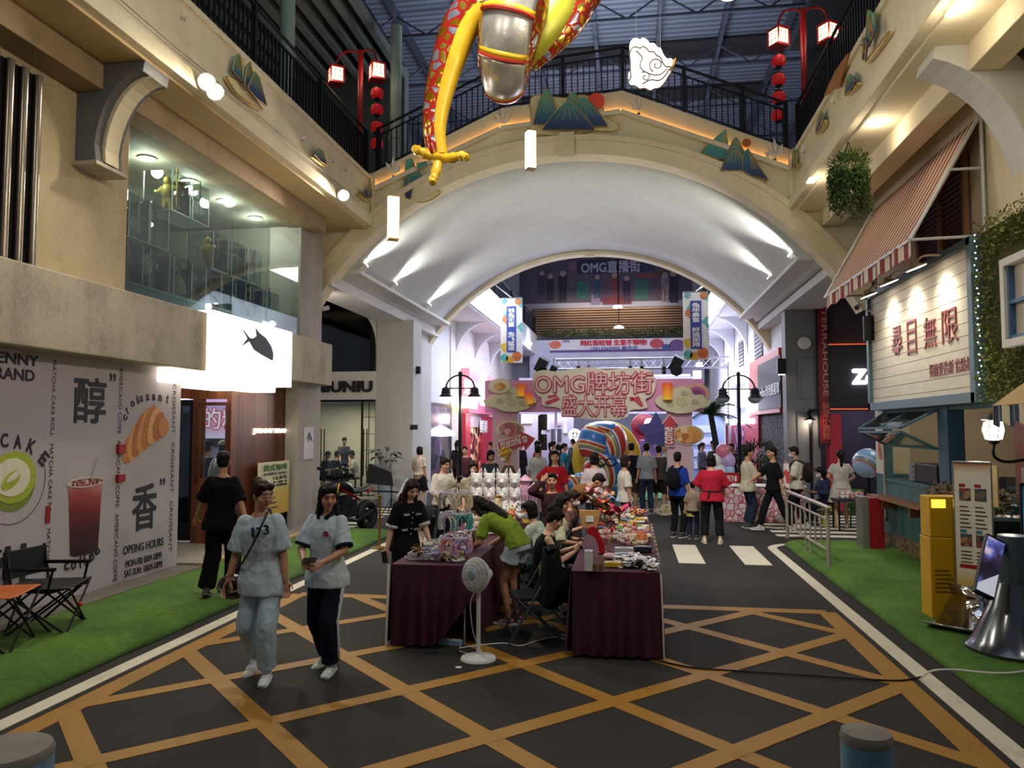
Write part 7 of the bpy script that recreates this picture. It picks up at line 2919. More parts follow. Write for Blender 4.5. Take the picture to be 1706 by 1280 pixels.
# belly plates face the viewer on the way down
k0=0
seg=0
while k0<len(path)-6:
 m=MB()
 rr_=[]
 rb_=[]
 ln=7
 for i in range(k0,min(k0+ln+1,len(path))):
  p,d_,s_,f_=fr_[i]
  sg_=1 if f_.y<0 or(abs(f_.y)<.4 and f_.z<0)else-1
  flare=1.02+.05*(i-k0)/ln
  rr_.append([p+s_*rad[i]*.92*flare*sin(a)+f_*(sg_*rad[i]*flare*cos(a))for a in[-.86+1.72*j/12 for j in range(13)]])
 m.loft(rr_,caps=False,close=False)
 m.build('belly_plate',silv,dr,smooth=True,solid=.015)
 m=MB()
 m.tube(rr_[-1],.03,6)
 m.build('belly_edge',M('#a82a18',.4,0,.15,6),dr,smooth=True)
 if len(rr_)>2:
  m=MB()
  band=[[q+fr_[k0][3]*0+(q-fr_[min(k0+ii,len(path)-1)][0])*.015 for q in rr_[ii]]for ii in(len(rr_)-2,len(rr_)-1)]
  m.loft(band,caps=False,close=False)
  m.build('belly_band',yelf,dr,smooth=True,solid=.012)
 k0+=ln
 seg+=1
 # left foreleg
lp=smoothpath([dp(838,2),dp(800,10),dp(766,45),dp(742,110),dp(728,165),dp(722,215),dp(728,258)],6)
rs=[.34-.22*(i/(len(lp)-1))**.8 for i in range(len(lp))]
m=MB()
m.tube(lp,rs,20)
m.build('leg',scal,dr,smooth=True)
m=MB()
lp2=[p+V((rs[i]*.5,-rs[i]*.25,-rs[i]*.1))for i,p in enumerate(lp)]
m.tube(lp2,[r_*.72 for r_ in rs],16)
m.build('leg_skin',yelf,dr,smooth=True)
hub=dp(731,262)
for pts,r0 in(([(731,262),(712,258),(695,250),(690,247)],.075),([(731,262),(750,264),(770,260),(780,264)],.075),([(731,262),(728,280),(722,298),(720,306)],.07)):
 m=MB()
 pl_=smoothpath([V(at(u,v,Y=DY-.05*j))for j,(u,v)in enumerate(pts)],4)
 rr2=[r0*(1-.35*i/len(pl_))*(1.25 if i in(5,8)else 1)for i in range(len(pl_))]
 rr2[-1]=.012
 m.tube(pl_,rr2,10)
 m.build('claw',yelf,dr,smooth=True)
m=MB()
m.ball(hub,(.13,.12,.1),14,10)
m.build('paw',yelf,dr,smooth=True)
# right limb rising past the upper edge
rp_=smoothpath([dp(862,96,10.2),dp(895,60,10.2),dp(925,20,10.25),dp(960,-50,10.3)],6)
m=MB()
m.tube(rp_,[.18,.24,.27,.3,.31,.32,.33,.33,.34,.34,.34,.34,.34,.34,.34,.34,.34,.34,.34][:len(rp_)],18)
m.build('thigh_skin',ygr,dr,smooth=True)
m=MB()
m.tube([p+V((.2,.0,-.16))for p in rp_],[.06+.012*i for i in range(len(rp_))][:len(rp_)],12)
m.build('thigh_scales',scal,dr,smooth=True)
m=MB()
for q in(dp(866,-60,9.9),dp(800,10)):
 wire(m,q)
m.build('wire',M('#8a8a8a',.5),dr)
light('SPOT',(-1.8,4.5,6.5),130,CREAM,aim=(-1.7,10,7.4),size=.2,angle=45,blend=.6)
# ================================================================== people
SKIN={'a':M('#c9987a',.5,0,.06,6),'b':M('#b98a6c',.5,0,.06,6),'c':M('#d6ac90',.5,0,.06,6)}
EYE=M('#17110f',.3,0,.0,5)
LIP=M('#8f4a44',.45,0,.05,8)
HAIR=M('#0c0908',.62,0,.3,4,.2,60,stretch=(14,14,1.5))
HAIRB=M('#22120b',.6,0,.3,4,.25,60,stretch=(14,14,1.5))
for q_ in(HAIR,HAIRB):
 q_.node_tree.nodes['Principled BSDF'].inputs['Specular IOR Level'].default_value=.22
def cloth(col,name='cloth',rough=.9,var=.14):
 m_=M(col,rough,0,var,7,.12,260,name=name)
 m_.node_tree.nodes['Principled BSDF'].inputs['Specular IOR Level'].default_value=.15
 return m_
def skin_union(mb,vox,smooth=4,fac=.5):
 """fuses overlapping closed shapes into one continuous surface"""
 me=mb.mesh('tmp')
 o=bpy.data.objects.new('tmp',me)
 r=o.modifiers.new('r','REMESH')
 r.mode='VOXEL'
 r.voxel_size=vox
 s_=o.modifiers.new('s','SMOOTH')
 s_.iterations=smooth
 s_.factor=fac
 dg=workbench(o)
 out=bpy.data.meshes.new_from_object(o.evaluated_get(dg))
 bpy.data.objects.remove(o)
 bpy.data.meshes.remove(me)
 out.materials.clear()
 return out
def cap(m,a,b_,r0,r1,n=12):
 """tapered capsule"""
 a,b_=V(a),V(b_)
 d=b_-a
 if d.length<1e-5:
  return m.ball(a,r0,n,8)
 d.normalize()
 pts,rs=[],[]
 for t_ in(-1,-.7,-.3,0):
  pts.append(a+d*(r0*t_))
  rs.append(max(r0*sqrt(max(0,1-t_*t_)),r0*.05))
 for t_ in(0,.3,.7,1):
  pts.append(b_+d*(r1*t_))
  rs.append(max(r1*sqrt(max(0,1-t_*t_)),r1*.05))
 return m.tube(pts,rs,n)
def ik(a,t_,l1,l2,pole):
 a,t_=V(a),V(t_)
 d=t_-a
 L=min(d.length,(l1+l2)*.998)
 d=d.normalized()
 t_=a+d*L
 x=(l1*l1-l2*l2+L*L)/(2*L)
 h=sqrt(max(0,l1*l1-x*x))
 p=V(pole)-d*d.dot(V(pole))
 p=p.normalized()if p.length>1e-4 else d.orthogonal().normalized()
 return a+d*x+p*h,t_
def put(me,name,mats,parent,mx,smooth=True):
 me.transform(mx)
 for q in(mats if isinstance(mats,(list,tuple))else[mats]):
  me.materials.append(q)
 me.polygons.foreach_set('use_smooth',[smooth]*len(me.polygons))
 o=bpy.data.objects.new(name,me)
 COL.objects.link(o)
 o.parent=parent
 return o
def wrinkle(me,amp,sc,seed=0):
 co_=[v.co.copy()for v in me.vertices]
 no_=[v.normal.copy()for v in me.vertices]
 out=[]
 for a,n_ in zip(co_,no_):
  p=a*sc
  p.z*=.6
  k_=noise.noise(p+V((seed,0,0)))
  a+=n_*(amp*(1.3*k_+.9*(1-abs(noise.noise(p*1.7+V((k_,seed,0))))*3)))
  out+=[a.x,a.y,a.z]
 me.vertices.foreach_set('co',out)
 me.update()
PEOPLE={}
def person(label,pos,face,h=1.68,pz=None,lean=0.,bend=0.,side=0.,twist=0.,yaw=0.,nod=0.,hL=None,hR=None,fL=None,fR=None,eL=None,eR=None,top='#cccccc',sleeve=.45,hem=-.06,loose=1.0,bottom='#222222',kind='pants',leg=.95,shoe='#e0e0e0',sole='#d8d8d8',hair='short',hairm=None,skin='a',mask=None,w=1.0,vox=.011,py=0.,group=None,extra=None,flare=0.,curl=.5,bare=False,name='person',pelvis_tilt=None,toes=None,cap_col=None,sleeveless=False,sandal=False):
 """local frame: +Y forward, +X the person's right, Z up; every length below is for a 1.72 m body"""
 s=h/1.72
 root=thing(name,label,'person',pos,group)
 root.rotation_euler.z=0
 MX=Matrix.Rotation(radians(face)-pi/2,4,'Z')@Matrix.Scale(s,4)
 hairm=hairm or HAIR
 pz=.925 if pz is None else pz
 P0=V((0,py,pz))
 ty=lean if pelvis_tilt is None else pelvis_tilt
 u1=V((side,sin(ty),cos(ty))).normalized()
 u2=V((side*1.3,sin(lean+bend),cos(lean+bend))).normalized()
 u3=(u2+V((0,.12,0))).normalized()
 waist=P0+u1*.15
 chest=waist+u2*.20
 shc=chest+u2*.15
 nb=shc+u2*.045
 r2=V((cos(twist),-sin(twist),0))
 r2=(r2-u2*r2.dot(u2)).normalized()
 f2=u2.cross(r2)
 r1=V((1,0,0))
 f1=u1.cross(r1).normalized()
 rm=(r1+r2).normalized()
 # head frame
 hd=Matrix.Rotation(-yaw-twist,3,'Z')@Matrix.Rotation(-nod,3,'X')
 hr,hf,hu=hd@X3,hd@Y3,hd@Z3
 nt=nb+(u3*.6+hu*.4)*.075
 Hc=nt+hu*.10+hf*.018
 SL_,SR_=shc-r2*.148*w+u2*-.022,shc+r2*.148*w+u2*-.022
 base_arm={-1:V((-.235*w,.04+shc.y*.9,shc.z-.56)),1:V((.235*w,.04+shc.y*.9,shc.z-.56))}
 HL=V(hL)if hL is not None else base_arm[-1]
 HR=V(hR)if hR is not None else base_arm[1]
 EL,HL=ik(SL_,HL,.285,.25,eL or(-.35,-1,-.25))
 ER,HR=ik(SR_,HR,.285,.25,eR or(.35,-1,-.25))
 hipL,hipR=P0-r1*.088*w+V((0,0,-.02)),P0+r1*.088*w+V((0,0,-.02))
 FL=V(fL)if fL is not None else V((-.1*w,0,0))
 FR=V(fR)if fR is not None else V((.1*w,0,0))
 AL,AR_=FL+V((0,-.02,.085)),FR+V((0,-.02,.085))
 KL,AL=ik(hipL,AL,.43,.42,(-.12,1,.1))
 KR,AR_=ik(hipR,AR_,.43,.42,(.12,1,.1))
 def ring(cn,r,f,a,b_,n=20,sq=.0):
  o=[]
  for i in range(n):
   t_=2*pi*i/n
   o.append(cn+r*(a*cos(t_))+f*(b_*sin(t_)))
  return o
 def torso(m,g=0.,lo=-.1,neck=True,hipg=0.,gw=1.):
  rows=[]
  prof=[(lo,.162+hipg,.118+hipg),(-.04,.168+hipg*.8,.122+hipg*.7),(.05,.155+hipg*.4,.108+hipg*.3),(.15,.138,.1),(.24,.148,.108),(.35,.16,.116),(.43,.158,.106),(.49,.132,.086),(.53,.088,.068),(.56,.06,.058)]
  for t_,a,b_ in prof:
   if not neck and t_>.545:
    continue
   if t_<.15:
    cn=P0+u1*t_
    r,f=(r1*(1-max(0,t_)/.15)+rm*max(0,t_)/.15).normalized(),f1
   else:
    cn=waist+u2*(t_-.15)
    r,f=r2,f2
   gg=g*(1 if t_<.48 else .6 if t_<.52 else .35)
   rows.append(ring(cn,r,f,a*w*gw+gg,b_*gw+gg))
  return m.loft(rows)
  # ---- body
 m=MB()
 torso(m)
 cap(m,nb-u2*.02,nt+hu*.03,.056,.05)
 m.ball(Hc+hu*.012,(.074,.094,.112),20,14,Matrix((hr,hf,hu)).transposed())
 T=Matrix((hr,hf,hu)).transposed()
 def H(x,y,z_):
  return Hc+T@V((x,y,z_))
 m.ball(H(0,.026,-.055),(.056,.062,.06),16,10,T)
 m.ball(H(0,.05,-.092),(.03,.034,.026),12,8,T)
 cap(m,H(0,.085,.012),H(0,.105,-.026),.01,.0145,10)
 m.ball(H(-.013,.093,-.032),(.011,.011,.008),8,6,T)
 m.ball(H(.013,.093,-.032),(.011,.011,.008),8,6,T)
 m.ball(H(0,.07,.034),(.052,.026,.014),12,8,T)
 m.ball(H(0,.08,-.062),(.025,.014,.011),10,6,T)
 for sx in(-1,1):
  m.ball(H(sx*.076,-.004,-.006),(.01,.02,.032),10,8,T)
  m.ball(H(sx*.045,.058,-.03),(.026,.026,.026),10,8,T)
 for sx,S_,E_,H_ in((-1,SL_,EL,HL),(1,SR_,ER,HR)):
  m.ball(S_,.05,12,8)
  cap(m,S_,E_,.047,.038)
  cap(m,E_,E_.lerp(H_,.4),.038,.037)
  cap(m,E_.lerp(H_,.4),H_,.037,.025)
  d=(H_-E_).normalized()
  # palm and five fingers
  side_=d.cross(V((0,1,0)))
  if side_.length<.2:
   side_=d.cross(V((1,0,0))*sx)
  side_=side_.normalized()*sx
  nrm=side_.cross(d).normalized()
  if nrm.dot(V((-sx,0,0)))<0:
   nrm=-nrm
  acr=d.cross(nrm).normalized()
  fwd_=acr if acr.y>0 else-acr
  pc=H_+d*.052
  m.loft([[H_+d*t_+fwd_*(a*cos(q))+nrm*(b_*sin(q))for q in[2*pi*i/10 for i in range(10)]]for t_,a,b_ in((-.01,.024,.02),(.02,.03,.017),(.06,.039,.016),(.088,.037,.013))])
  for i,(off,L_)in enumerate(((.028,.07),(.0095,.078),(-.0095,.073),(-.027,.058))):
   k0_=H_+d*.083+fwd_*off
   c1=(d*cos(curl*.6)+nrm*sin(curl*.6)).normalized()
   c2=(d*cos(curl*1.7)+nrm*sin(curl*1.7)).normalized()
   k1_=k0_+c1*L_*.52+fwd_*off*.12
   cap(m,k0_,k1_,.0098,.009,8)
   cap(m,k1_,k1_+c2*L_*.5,.009,.0078,8)
  t0_=H_+d*.022+fwd_*.026
  t1_=t0_+(d*.6+fwd_*.7+nrm*.35).normalized()*.042
  cap(m,t0_,t1_,.0125,.011,8)
  cap(m,t1_,t1_+(d*.9+fwd_*.25+nrm*.4).normalized()*.034,.0105,.0085,8)
 for hp,K,A in((hipL,KL,AL),(hipR,KR,AR_)):
  cap(m,hp,K,.082*w,.054)
  cap(m,K,K.lerp(A,.35),.052,.052)
  cap(m,K.lerp(A,.35),A,.05,.034)
 feet=[]
 for sx,A,F,tz in((-1,AL,FL,(toes or(0,0))[0]),(1,AR_,FR,(toes or(0,0))[1])):
  fd=V((sx*.18,cos(tz),sin(tz))).normalized()
  feet.append((A,fd))
  cap(m,A+V((0,0,-.03))-fd*.03,A+fd*.11+V((0,0,-.055)),.034,.03,10)
 body=skin_union(m,vox/s,3)
 R3=T.inverted()
 mi=[]
 for p in body.polygons:
  q=R3@(p.center-Hc)
  k=0
  if q.y>.045 and abs(q.x)<.07:
   if((abs(abs(q.x)-.031))/.0155)**2+((q.z-.008)/.0085)**2<1:
    k=1
   elif abs(abs(q.x)-.032)<.021 and abs(q.z-.033+.25*(abs(q.x)-.032)**2)<.0055:
    k=1
   elif(q.x/.024)**2+((q.z+.063)/.0095)**2<1 and q.y>.06:
    k=2
  mi.append(k)
 body.polygons.foreach_set('material_index',mi)
 put(body,'body',[SKIN[skin],EYE,LIP],root,MX)
 # ---- upper garment
 def clothes(fn,nm,col,amp=.006,v_=None,sm=3):
  m_=MB()
  fn(m_)
  me_=skin_union(m_,(v_ or vox*1.15)/s,sm)
  wrinkle(me_,amp,9,hash(label)%97)
  mt=col if not isinstance(col,(str,))else cloth(col)
  return put(me_,nm,mt,root,MX)
 def topf(m_):
  torso(m_,.018*loose,hem,neck=False,hipg=.012*loose+(.02 if hem<-.1 else 0))
  if sleeveless:
   return
  for S_,E_,H_ in((SL_,EL,HL),(SR_,ER,HR)):
   g_=.02*loose
   if sleeve<=.5:
    e_=S_.lerp(E_,sleeve/.5)
    m_.ball(S_,.05+g_*.45,12,8)
    m_.tube([S_,S_.lerp(e_,.35),e_],[.05+g_*.5,.05+g_*.85,.046+g_*1.35],14)
   else:
    m_.ball(S_,.05+g_*.45,12,8)
    cap(m_,S_,E_,.048+g_*.7,.046+g_)
    e_=E_.lerp(H_,(sleeve-.5)/.5)
    cap(m_,E_,e_,.046+g_,.034+g_*.8)
 if not bare:
  clothes(topf,'shirt' if kind not in('dress',)else 'dress_top',top)
  # ---- lower garment
 def pantsf(m_):
  rows=[]
  for t_,a,b_ in((-.12,.15,.118),(-.06,.175,.13),(.02,.17,.125),(.1,.15,.112),(.125,.145,.108)):
   rows.append(ring(P0+u1*t_,r1,f1,a*w,b_))
  m_.loft(rows)
  for hp,K,A in((hipL,KL,AL),(hipR,KR,AR_)):
   g_=.014*max(loose,.8)+flare
   cap(m_,hp,K,.086*w+.01,.058+g_)
   if leg>.5:
    e_=K.lerp(A,(leg-.5)/.5)
    m_.tube([K,K.lerp(e_,.35),e_],[.058+g_,.056+g_,.042+g_*1.3],14)
   else:
    pass
 def shortsf(m_):
  rows=[]
  for t_,a,b_ in((-.1,.16,.125),(-.05,.18,.135),(.02,.172,.127),(.1,.15,.112),(.125,.145,.108)):
   rows.append(ring(P0+u1*t_,r1,f1,a*w,b_))
  m_.loft(rows)
  for hp,K in((hipL,KL),(hipR,KR)):
   e_=hp.lerp(K,leg)
   m_.tube([hp,hp.lerp(e_,.6),e_],[.09*w+.012,.09*w+.014,.088*w+.016+flare],14)
 def skirtf(m_):
  rows=[]
  mid=(KL+KR)/2
  dn=(mid-P0)
  L_=dn.length
  dn.normalize()
  n_=28
  for k in range(7):
   t_=k/6
   cn=P0+u1*.1*(1-t_)+dn*(L_*leg*1.1*t_)
   a,b_=.15*w+(.06+flare)*t_**.8+.02,.115+(.06+flare)*t_**.8
   rows.append([cn+r1*(a*cos(2*pi*i/n_))*(1+.05*t_*sin(i*7*2*pi/n_))+V((0,1,0)).lerp(f1,1-t_)*(b_*sin(2*pi*i/n_))*(1+.05*t_*sin(i*7*2*pi/n_))for i in range(n_)])
  m_.loft(rows)
 clothes({'pants':pantsf,'shorts':shortsf,'skirt':skirtf,'dress':skirtf}[kind],{'pants':'trousers','shorts':'shorts','skirt':'skirt','dress':'dress_skirt'}[kind],bottom,.0055)
 # ---- shoes
 for A,fd in feet:
  m_=MB()
  sd_=fd.cross(Z3).normalized()
  up_=sd_.cross(fd)
  b0=A-Z3*.085
  if not sandal:
   for t_,hw,hh,zz in((-.045,.036,.05,.042),(.03,.042,.045,.04),(.1,.046,.032,.034),(.16,.04,.026,.03)):
    m_.ball(b0+fd*t_+up_*zz,(hw,.06,hh),12,8,Matrix((sd_,fd,up_)).transposed())
   cap(m_,A+Z3*.0,A-Z3*.03,.042,.044)
  m_.mat(1)
  sl=[(-.1,.02),(-.085,.034),(-.02,.038),(.06,.044),(.13,.046),(.18,.036),(.2,.015)]
  pl_=[b0+fd*a+sd_*b_ for a,b_ in sl]+[b0+fd*a-sd_*b_ for a,b_ in sl[::-1]]
  n_=len(pl_)
  m_.add([p+up_*.001 for p in pl_]+[p+up_*.026 for p in pl_],[tuple(range(n_))[::-1],tuple(range(n_,2*n_))]+[(i,(i+1)%n_,n_+(i+1)%n_,n_+i)for i in range(n_)])
  if sandal:
   m_.mat(0).tube([b0+fd*.08+sd_*.045+up_*.02,b0+fd*.08+up_*.06,b0+fd*.08-sd_*.045+up_*.02],.014,8)
  me_=m_.mesh('shoe')
  put(me_,'shoe',[M(shoe,.6,0,.1,12),M(sole,.6,0,.08,12)],root,MX)
  # ---- hair
 if hair:
  m_=MB()
  if hair=='short':
   m_.ball(H(0,-.014,.05),(.083,.098,.09),18,12,T)
   m_.ball(H(0,-.04,.0),(.074,.07,.075),16,10,T)
   m_.ball(H(.015,.055,.1),(.055,.042,.026),12,8,T)
  else:
   m_.ball(H(0,-.016,.036),(.088,.1,.104),18,12,T)
   m_.ball(H(-.03,.052,.088),(.046,.04,.032),12,8,T)
   m_.ball(H(.034,.05,.086),(.044,.04,.032),12,8,T)
  bk=nb-f2*.07
  if hair in('long','longside'):
   for sx in(-1,1):
    cap(m_,H(sx*.062,-.005,.0),H(sx*.068,.0,-.12),.034,.03)
    cap(m_,H(sx*.068,.0,-.12),shc+r2*(sx*.085)+f2*(.06 if hair=='longside' else-.06)-u2*.08,.032,.03)
   cap(m_,H(0,-.06,.0),bk+u2*.02,.075,.08)
   m_.loft([[bk+u2*t_+r2*(a*cos(q))+f2*(b_*sin(q)-.035)for q in[2*pi*i/14 for i in range(14)]]for t_,a,b_ in((.06,.08,.05),(-.05,.1,.042),(-.18,.1,.036),(-.26,.07,.022))])
  elif hair=='bob':
   m_.ball(H(0,-.03,-.04),(.09,.082,.085),16,10,T)
   cap(m_,H(-.066,.0,.0),H(-.066,.012,-.09),.03,.026)
   cap(m_,H(.066,.0,.0),H(.066,.012,-.09),.03,.026)
  elif hair=='bun':
   m_.ball(H(0,-.095,.1),(.05,.048,.048),14,10,T)
   m_.ball(H(0,-.05,.0),(.072,.06,.07),14,10,T)
  elif hair=='pony':
   m_.ball(H(0,-.05,.0),(.074,.06,.075),14,10,T)
   pq=[H(0,-.1,.05),H(0,-.145,.03),H(0,-.15,-.06),nb-f2*.1-u2*.02,nb-f2*.095-u2*.14]
   m_.tube(smoothpath(pq,3),[.03,.034,.038,.04,.04,.04,.038,.036,.034,.03,.026,.02,.012],10)
  me_=skin_union(m_,max(.009,vox*.95)/s,3)
  wrinkle(me_,.004,40,3)
  put(me_,'hair',hairm,root,MX)
 if mask:
  m_=MB()
  m_.ball(H(0,.05,-.052),(.066,.074,.056),16,12,T)
  m_.tube([H(-.058,.05,-.04),H(-.08,-.01,.0)],.004,5)
  m_.tube([H(.058,.05,-.04),H(.08,-.01,.0)],.004,5)
  put(m_.mesh('mask'),'face_mask',M(mask,.8,0,.05,20),root,MX)
 if cap_col:
  m_=MB()
  m_.ball(H(0,-.008,.075),(.092,.108,.075),18,12,T)
  m_.ball(H(0,.11,.07),(.07,.075,.012),14,8,T)
  put(m_.mesh('cap'),'cap',cloth(cap_col),root,MX)
 wx=Matrix.Translation(V(pos))@MX
 info=dict(root=root,MX=MX,W=wx,H=H,Hc=Hc,HL=HL,HR=HR,SL=SL_,SR=SR_,shc=shc,nb=nb,u2=u2,r2=r2,f2=f2,u1=u1,f1=f1,P0=P0,KL=KL,KR=KR,AL=AL,AR=AR_,EL=EL,ER=ER,chest=chest,waist=waist,T=T,hipL=hipL,hipR=hipR,s=s,w=w)
 return info
def child(info,name,mb,mats,smooth=True):
 me_=mb.mesh(name)
 return put(me_,name,mats,info['root'],info['MX'],smooth)
def W(info,p):
 return info['W']@V(p)
def foot(u,v,z_=0.):
 q=at(u,v,Z=z_)
 q.z=z_
 return q
NEAR=.0075
# ---- woman in the pale 173 outfit, walking towards the viewer
pw=at(432,1137,Z=0)
A=person('woman with a bun in pale blue 173 top and trousers carrying a black bag',(pw.x-.02,pw.y+.08,0),-86,1.66,lean=.06,bend=.04,yaw=-.95,nod=.16,side=.03,hR=(.30,.1,.80),hL=(-.24,.06,.82),fL=(-.07,.08,0),fR=(.13,-.20,.07),toes=(0,-.5),eR=(.3,-1,0),top=cloth('#b3c6d3','pale_blue_jersey'),sleeve=.46,hem=-.16,loose=1.7,bottom=cloth('#aec6d8','pale_blue_denim'),leg=.95,shoe='#dfe6ea',sole='#e9ecee',hair='bun',hairm=HAIRB,vox=NEAR,flare=.006,skin='b')
for ch,dx,cw in(('1',-.07,.026),('7',-.025,.05),('3',.04,.05)):
 for bo,lf,hc in((.08,.0,'#e2e6ea'),(.03,.004,'#1c3556')):
  o_=A['chest']+A['u2']*.02+A['f2']*(.143+lf)-A['r2']*(dx+.045)
  mx_=A['MX']
  letters(ch,V(A['root'].location)+mx_@(o_+V((0,0,.0+(.02 if ch=='3' else 0)))),(mx_.to_3x3()@-A['r2']).normalized(),(mx_.to_3x3()@A['u2']).normalized(),cw,.085,M(hc,.7),A['root'],name='shirt_number',bold=bo,depth=.006)
m=MB()
for z_ in(.0,.012):
 m.tube([A['HR']+(A['ER']-A['HR']).normalized()*(.05+z_)+V((.033*cos(q),.033*sin(q),0))for q in[2*pi*i/12 for i in range(13)]],.004,5)
child(A,'bracelet',m,gold_m)
m=MB()
m.tube([A['H'](-.055,.05,.01),A['H'](-.05,.09,.01),A['H'](0,.108,.012),A['H'](.05,.09,.01),A['H'](.055,.05,.01),A['H'](.076,0,.014)],.004,6)
child(A,'spectacles',m,M('#b5a595',.3,.5,.1,5))
m=MB()
m.ball(A['H'](-.08,-.06,.1),(.02,.03,.02),8,6)
m.ball(A['H'](-.084,0,-.05),.01,8,6)
child(A,'hair_clip',m,white_m)
bg=thing('shoulder_bag','black round crossbody bag with a chain at the hip of the woman in pale blue','bag',W(A,A['P0']+V((.27,.0,-.08))))
q=W(A,A['P0']+V((.31,-.06,-.13)))
m=MB()
m.ball(q,(.15,.075,.11),18,12)
m.build('bag_body',M('#121215',.35,.1,.15,8,coat=.3),bg,smooth=True)
m=MB()
m.tube([q+V((.1*cos(a),-.078,.02-.05*sin(a)))for a in[pi*i/12 for i in range(13)]],.008,6)
m.build('chain',M('#b9bcc2',.3,.9,.1,8),bg,smooth=True)
m=MB()
gs=[W(A,x)for x in(A['P0']+V((.22,.06,.08)),A['waist']+A['f2']*.16+A['r2']*.12,A['chest']+A['f2']*.165-A['r2']*.01,A['shc']+A['f2']*.13-A['r2']*.08,A['shc']-A['r2']*.095+A['u2']*.085,A['chest']-A['f2']*.17,A['P0']-A['f2']*.16+V((.15,0,.1)))]
m.tube(smoothpath(gs,4),.009,6)
m.build('strap',M('#1a1a1c',.5,0,.1,8),bg,smooth=True)
def phone(label,p,dirn,up,ln=.135):
 d,u_=V(dirn).normalized(),V(up).normalized()
 m_=MB()
 n_=d.cross(u_).normalized()
 m_.bar(V(p)-d*ln/2,V(p)+d*ln/2,.064,.009,u_)
 return m_.build('mobile_phone',M('#15161a',.2,.2,.05,5,coat=.5),label=label,cat='phone',bevel=.003)
q=W(A,A['HR'])
phone('black phone in the lowered right hand of the woman in pale blue',q+V((.01,-.03,-.075)),(0,.2,-1),(1,0,0))
# ---- girl in the white polo
pg=at(494,1136,Z=0)
B=person('girl in white navy-collared polo and striped navy trousers holding a phone',(pg.x+.12,pg.y+.34,0),-97,1.62,yaw=-.75,nod=.22,lean=.03,hL=(-.12,.30,1.06),hR=(.07,.31,1.08),eL=(-.8,-.5,-.6),eR=(.8,-.5,-.6),fL=(-.10,.1,0),fR=(.09,-.17,.02),toes=(0,-.25),top=cloth('#b9cbd6','white_polo'),sleeve=.42,hem=-.13,loose=1.25,bottom=cloth('#161a2b','navy_track'),leg=.97,flare=.014,shoe='#d6e2e0',sole='#cfd6d6',hair='long',vox=NEAR,curl=1.0,skin='b')
m=MB()
for sx in(-1,1):
 m.tube([B['nb']+B['r2']*(sx*.062)-B['f2']*.03+B['u2']*.03,B['nb']+B['r2']*(sx*.072)+B['f2']*.03+B['u2']*.012,B['nb']+B['r2']*(sx*.035)+B['f2']*.095-B['u2']*.03],.022,8,flat=.5)
m.tube([B['nb']-B['r2']*.062-B['f2']*.03+B['u2']*.03,B['nb']-B['f2']*.075+B['u2']*.03,B['nb']+B['r2']*.062-B['f2']*.03+B['u2']*.03],.022,8,flat=.5)
child(B,'collar',m,cloth('#1a2036','navy_collar'))
for sx,S_,E_ in((-1,B['SL'],B['EL']),(1,B['SR'],B['ER'])):
 m=MB()
 e_=S_.lerp(E_,.84)
 d_=(E_-S_).normalized()
 m.tube([e_-d_*.012,e_+d_*.014],.0835,16)
 child(B,'sleeve_band',m,cloth('#1a2036','navy_collar'))
m=MB()
q=B['chest']+B['f2']*.152-B['r2']*.075+B['u2']*.03
m.lathe([(.03,0),(.03,.004),(.022,.004),(.022,0)],q,16,B['f2'])
m.lathe([(0,0),(.012,0),(.012,.005),(0,.005)],q,12,B['f2'])
child(B,'school_badge',m,M('#b04a5a',.6))
for sx,hp,K,A_ in((1,B['hipL'],B['KL'],B['AL']),(1,B['hipR'],B['KR'],B['AR'])):
 m=MB()
 o_=V((-1 if hp.x<0 else 1,0,0))
 m.tube([hp+o_*.098+V((0,0,.04)),hp.lerp(K,.5)+o_*.094,K+o_*.083,K.lerp(A_,.5)+o_*.08,A_+o_*.068],.022,8,flat=.45)
 child(B,'white_stripe',m,cloth('#c9d4dc','stripe_white'))
q=(W(B,B['HL'])+W(B,B['HR']))/2
phone('dark phone held in both hands by the girl in the white polo',q+V((.0,-.07,.02)),(1,-.1,.1),(0,-.6,.8))
# ---- man in black walking away
pm=at(366,992,Z=.12)
C_=person('man in black tee and black trousers walking away on the left turf',(pm.x,pm.y,.12),96,1.70,lean=.03,yaw=-.25,hL=(-.42,.16,.86),hR=(.36,-.06,.86),fL=(-.1,-.14,.02),fR=(.09,.16,0),toes=(-.3,0),top=cloth('#0c0c0e','black_tee'),sleeve=.47,hem=-.12,loose=1.7,bottom=cloth('#0b0b0d','black_trousers'),leg=.97,flare=.018,shoe='#3a3836',sole='#55524d',hair='short',vox=.009,skin='b')
# ---- woman in black uniform left of the left table
D_=person('woman in black dress with white cuffs standing left of the left stall',(-2.60,8.72,0),-45,1.56,lean=.1,bend=.1,nod=.5,yaw=.1,hR=(-.0,.0,0)if False else(.30,.02,.74),hL=(-.24,.30,.80),eL=(-.6,-.8,-.2),top=cloth('#131318','black_uniform'),sleeve=.45,hem=-.1,loose=1.2,bottom=cloth('#131318','black_uniform'),kind='skirt',leg=.9,shoe='#1a1a1a',sole='#2a2a2a',hair='longside',hairm=HAIRB,vox=.009,skin='c')
m=MB()
for S_,E_ in((D_['SL'],D_['EL']),(D_['SR'],D_['ER'])):
 e_=S_.lerp(E_,.9)
 d_=(E_-S_).normalized()
 m.tube([e_-d_*.02,e_+d_*.02],.079,16)
child(D_,'white_cuff',m,cloth('#c4c8cf','cuff_white'))
m=MB()
for sx in(-1,1):
 for z_ in(.06,.045,-.14,-.155):
  q=D_['chest']+D_['r2']*(sx*.085)+D_['u2']*z_+D_['f2']*(.137 if z_>0 else .128)
  m.bar(q-D_['r2']*.04,q+D_['r2']*.04,.006,.007)
child(D_,'white_piping',m,cloth('#c4c8cf','cuff_white'))
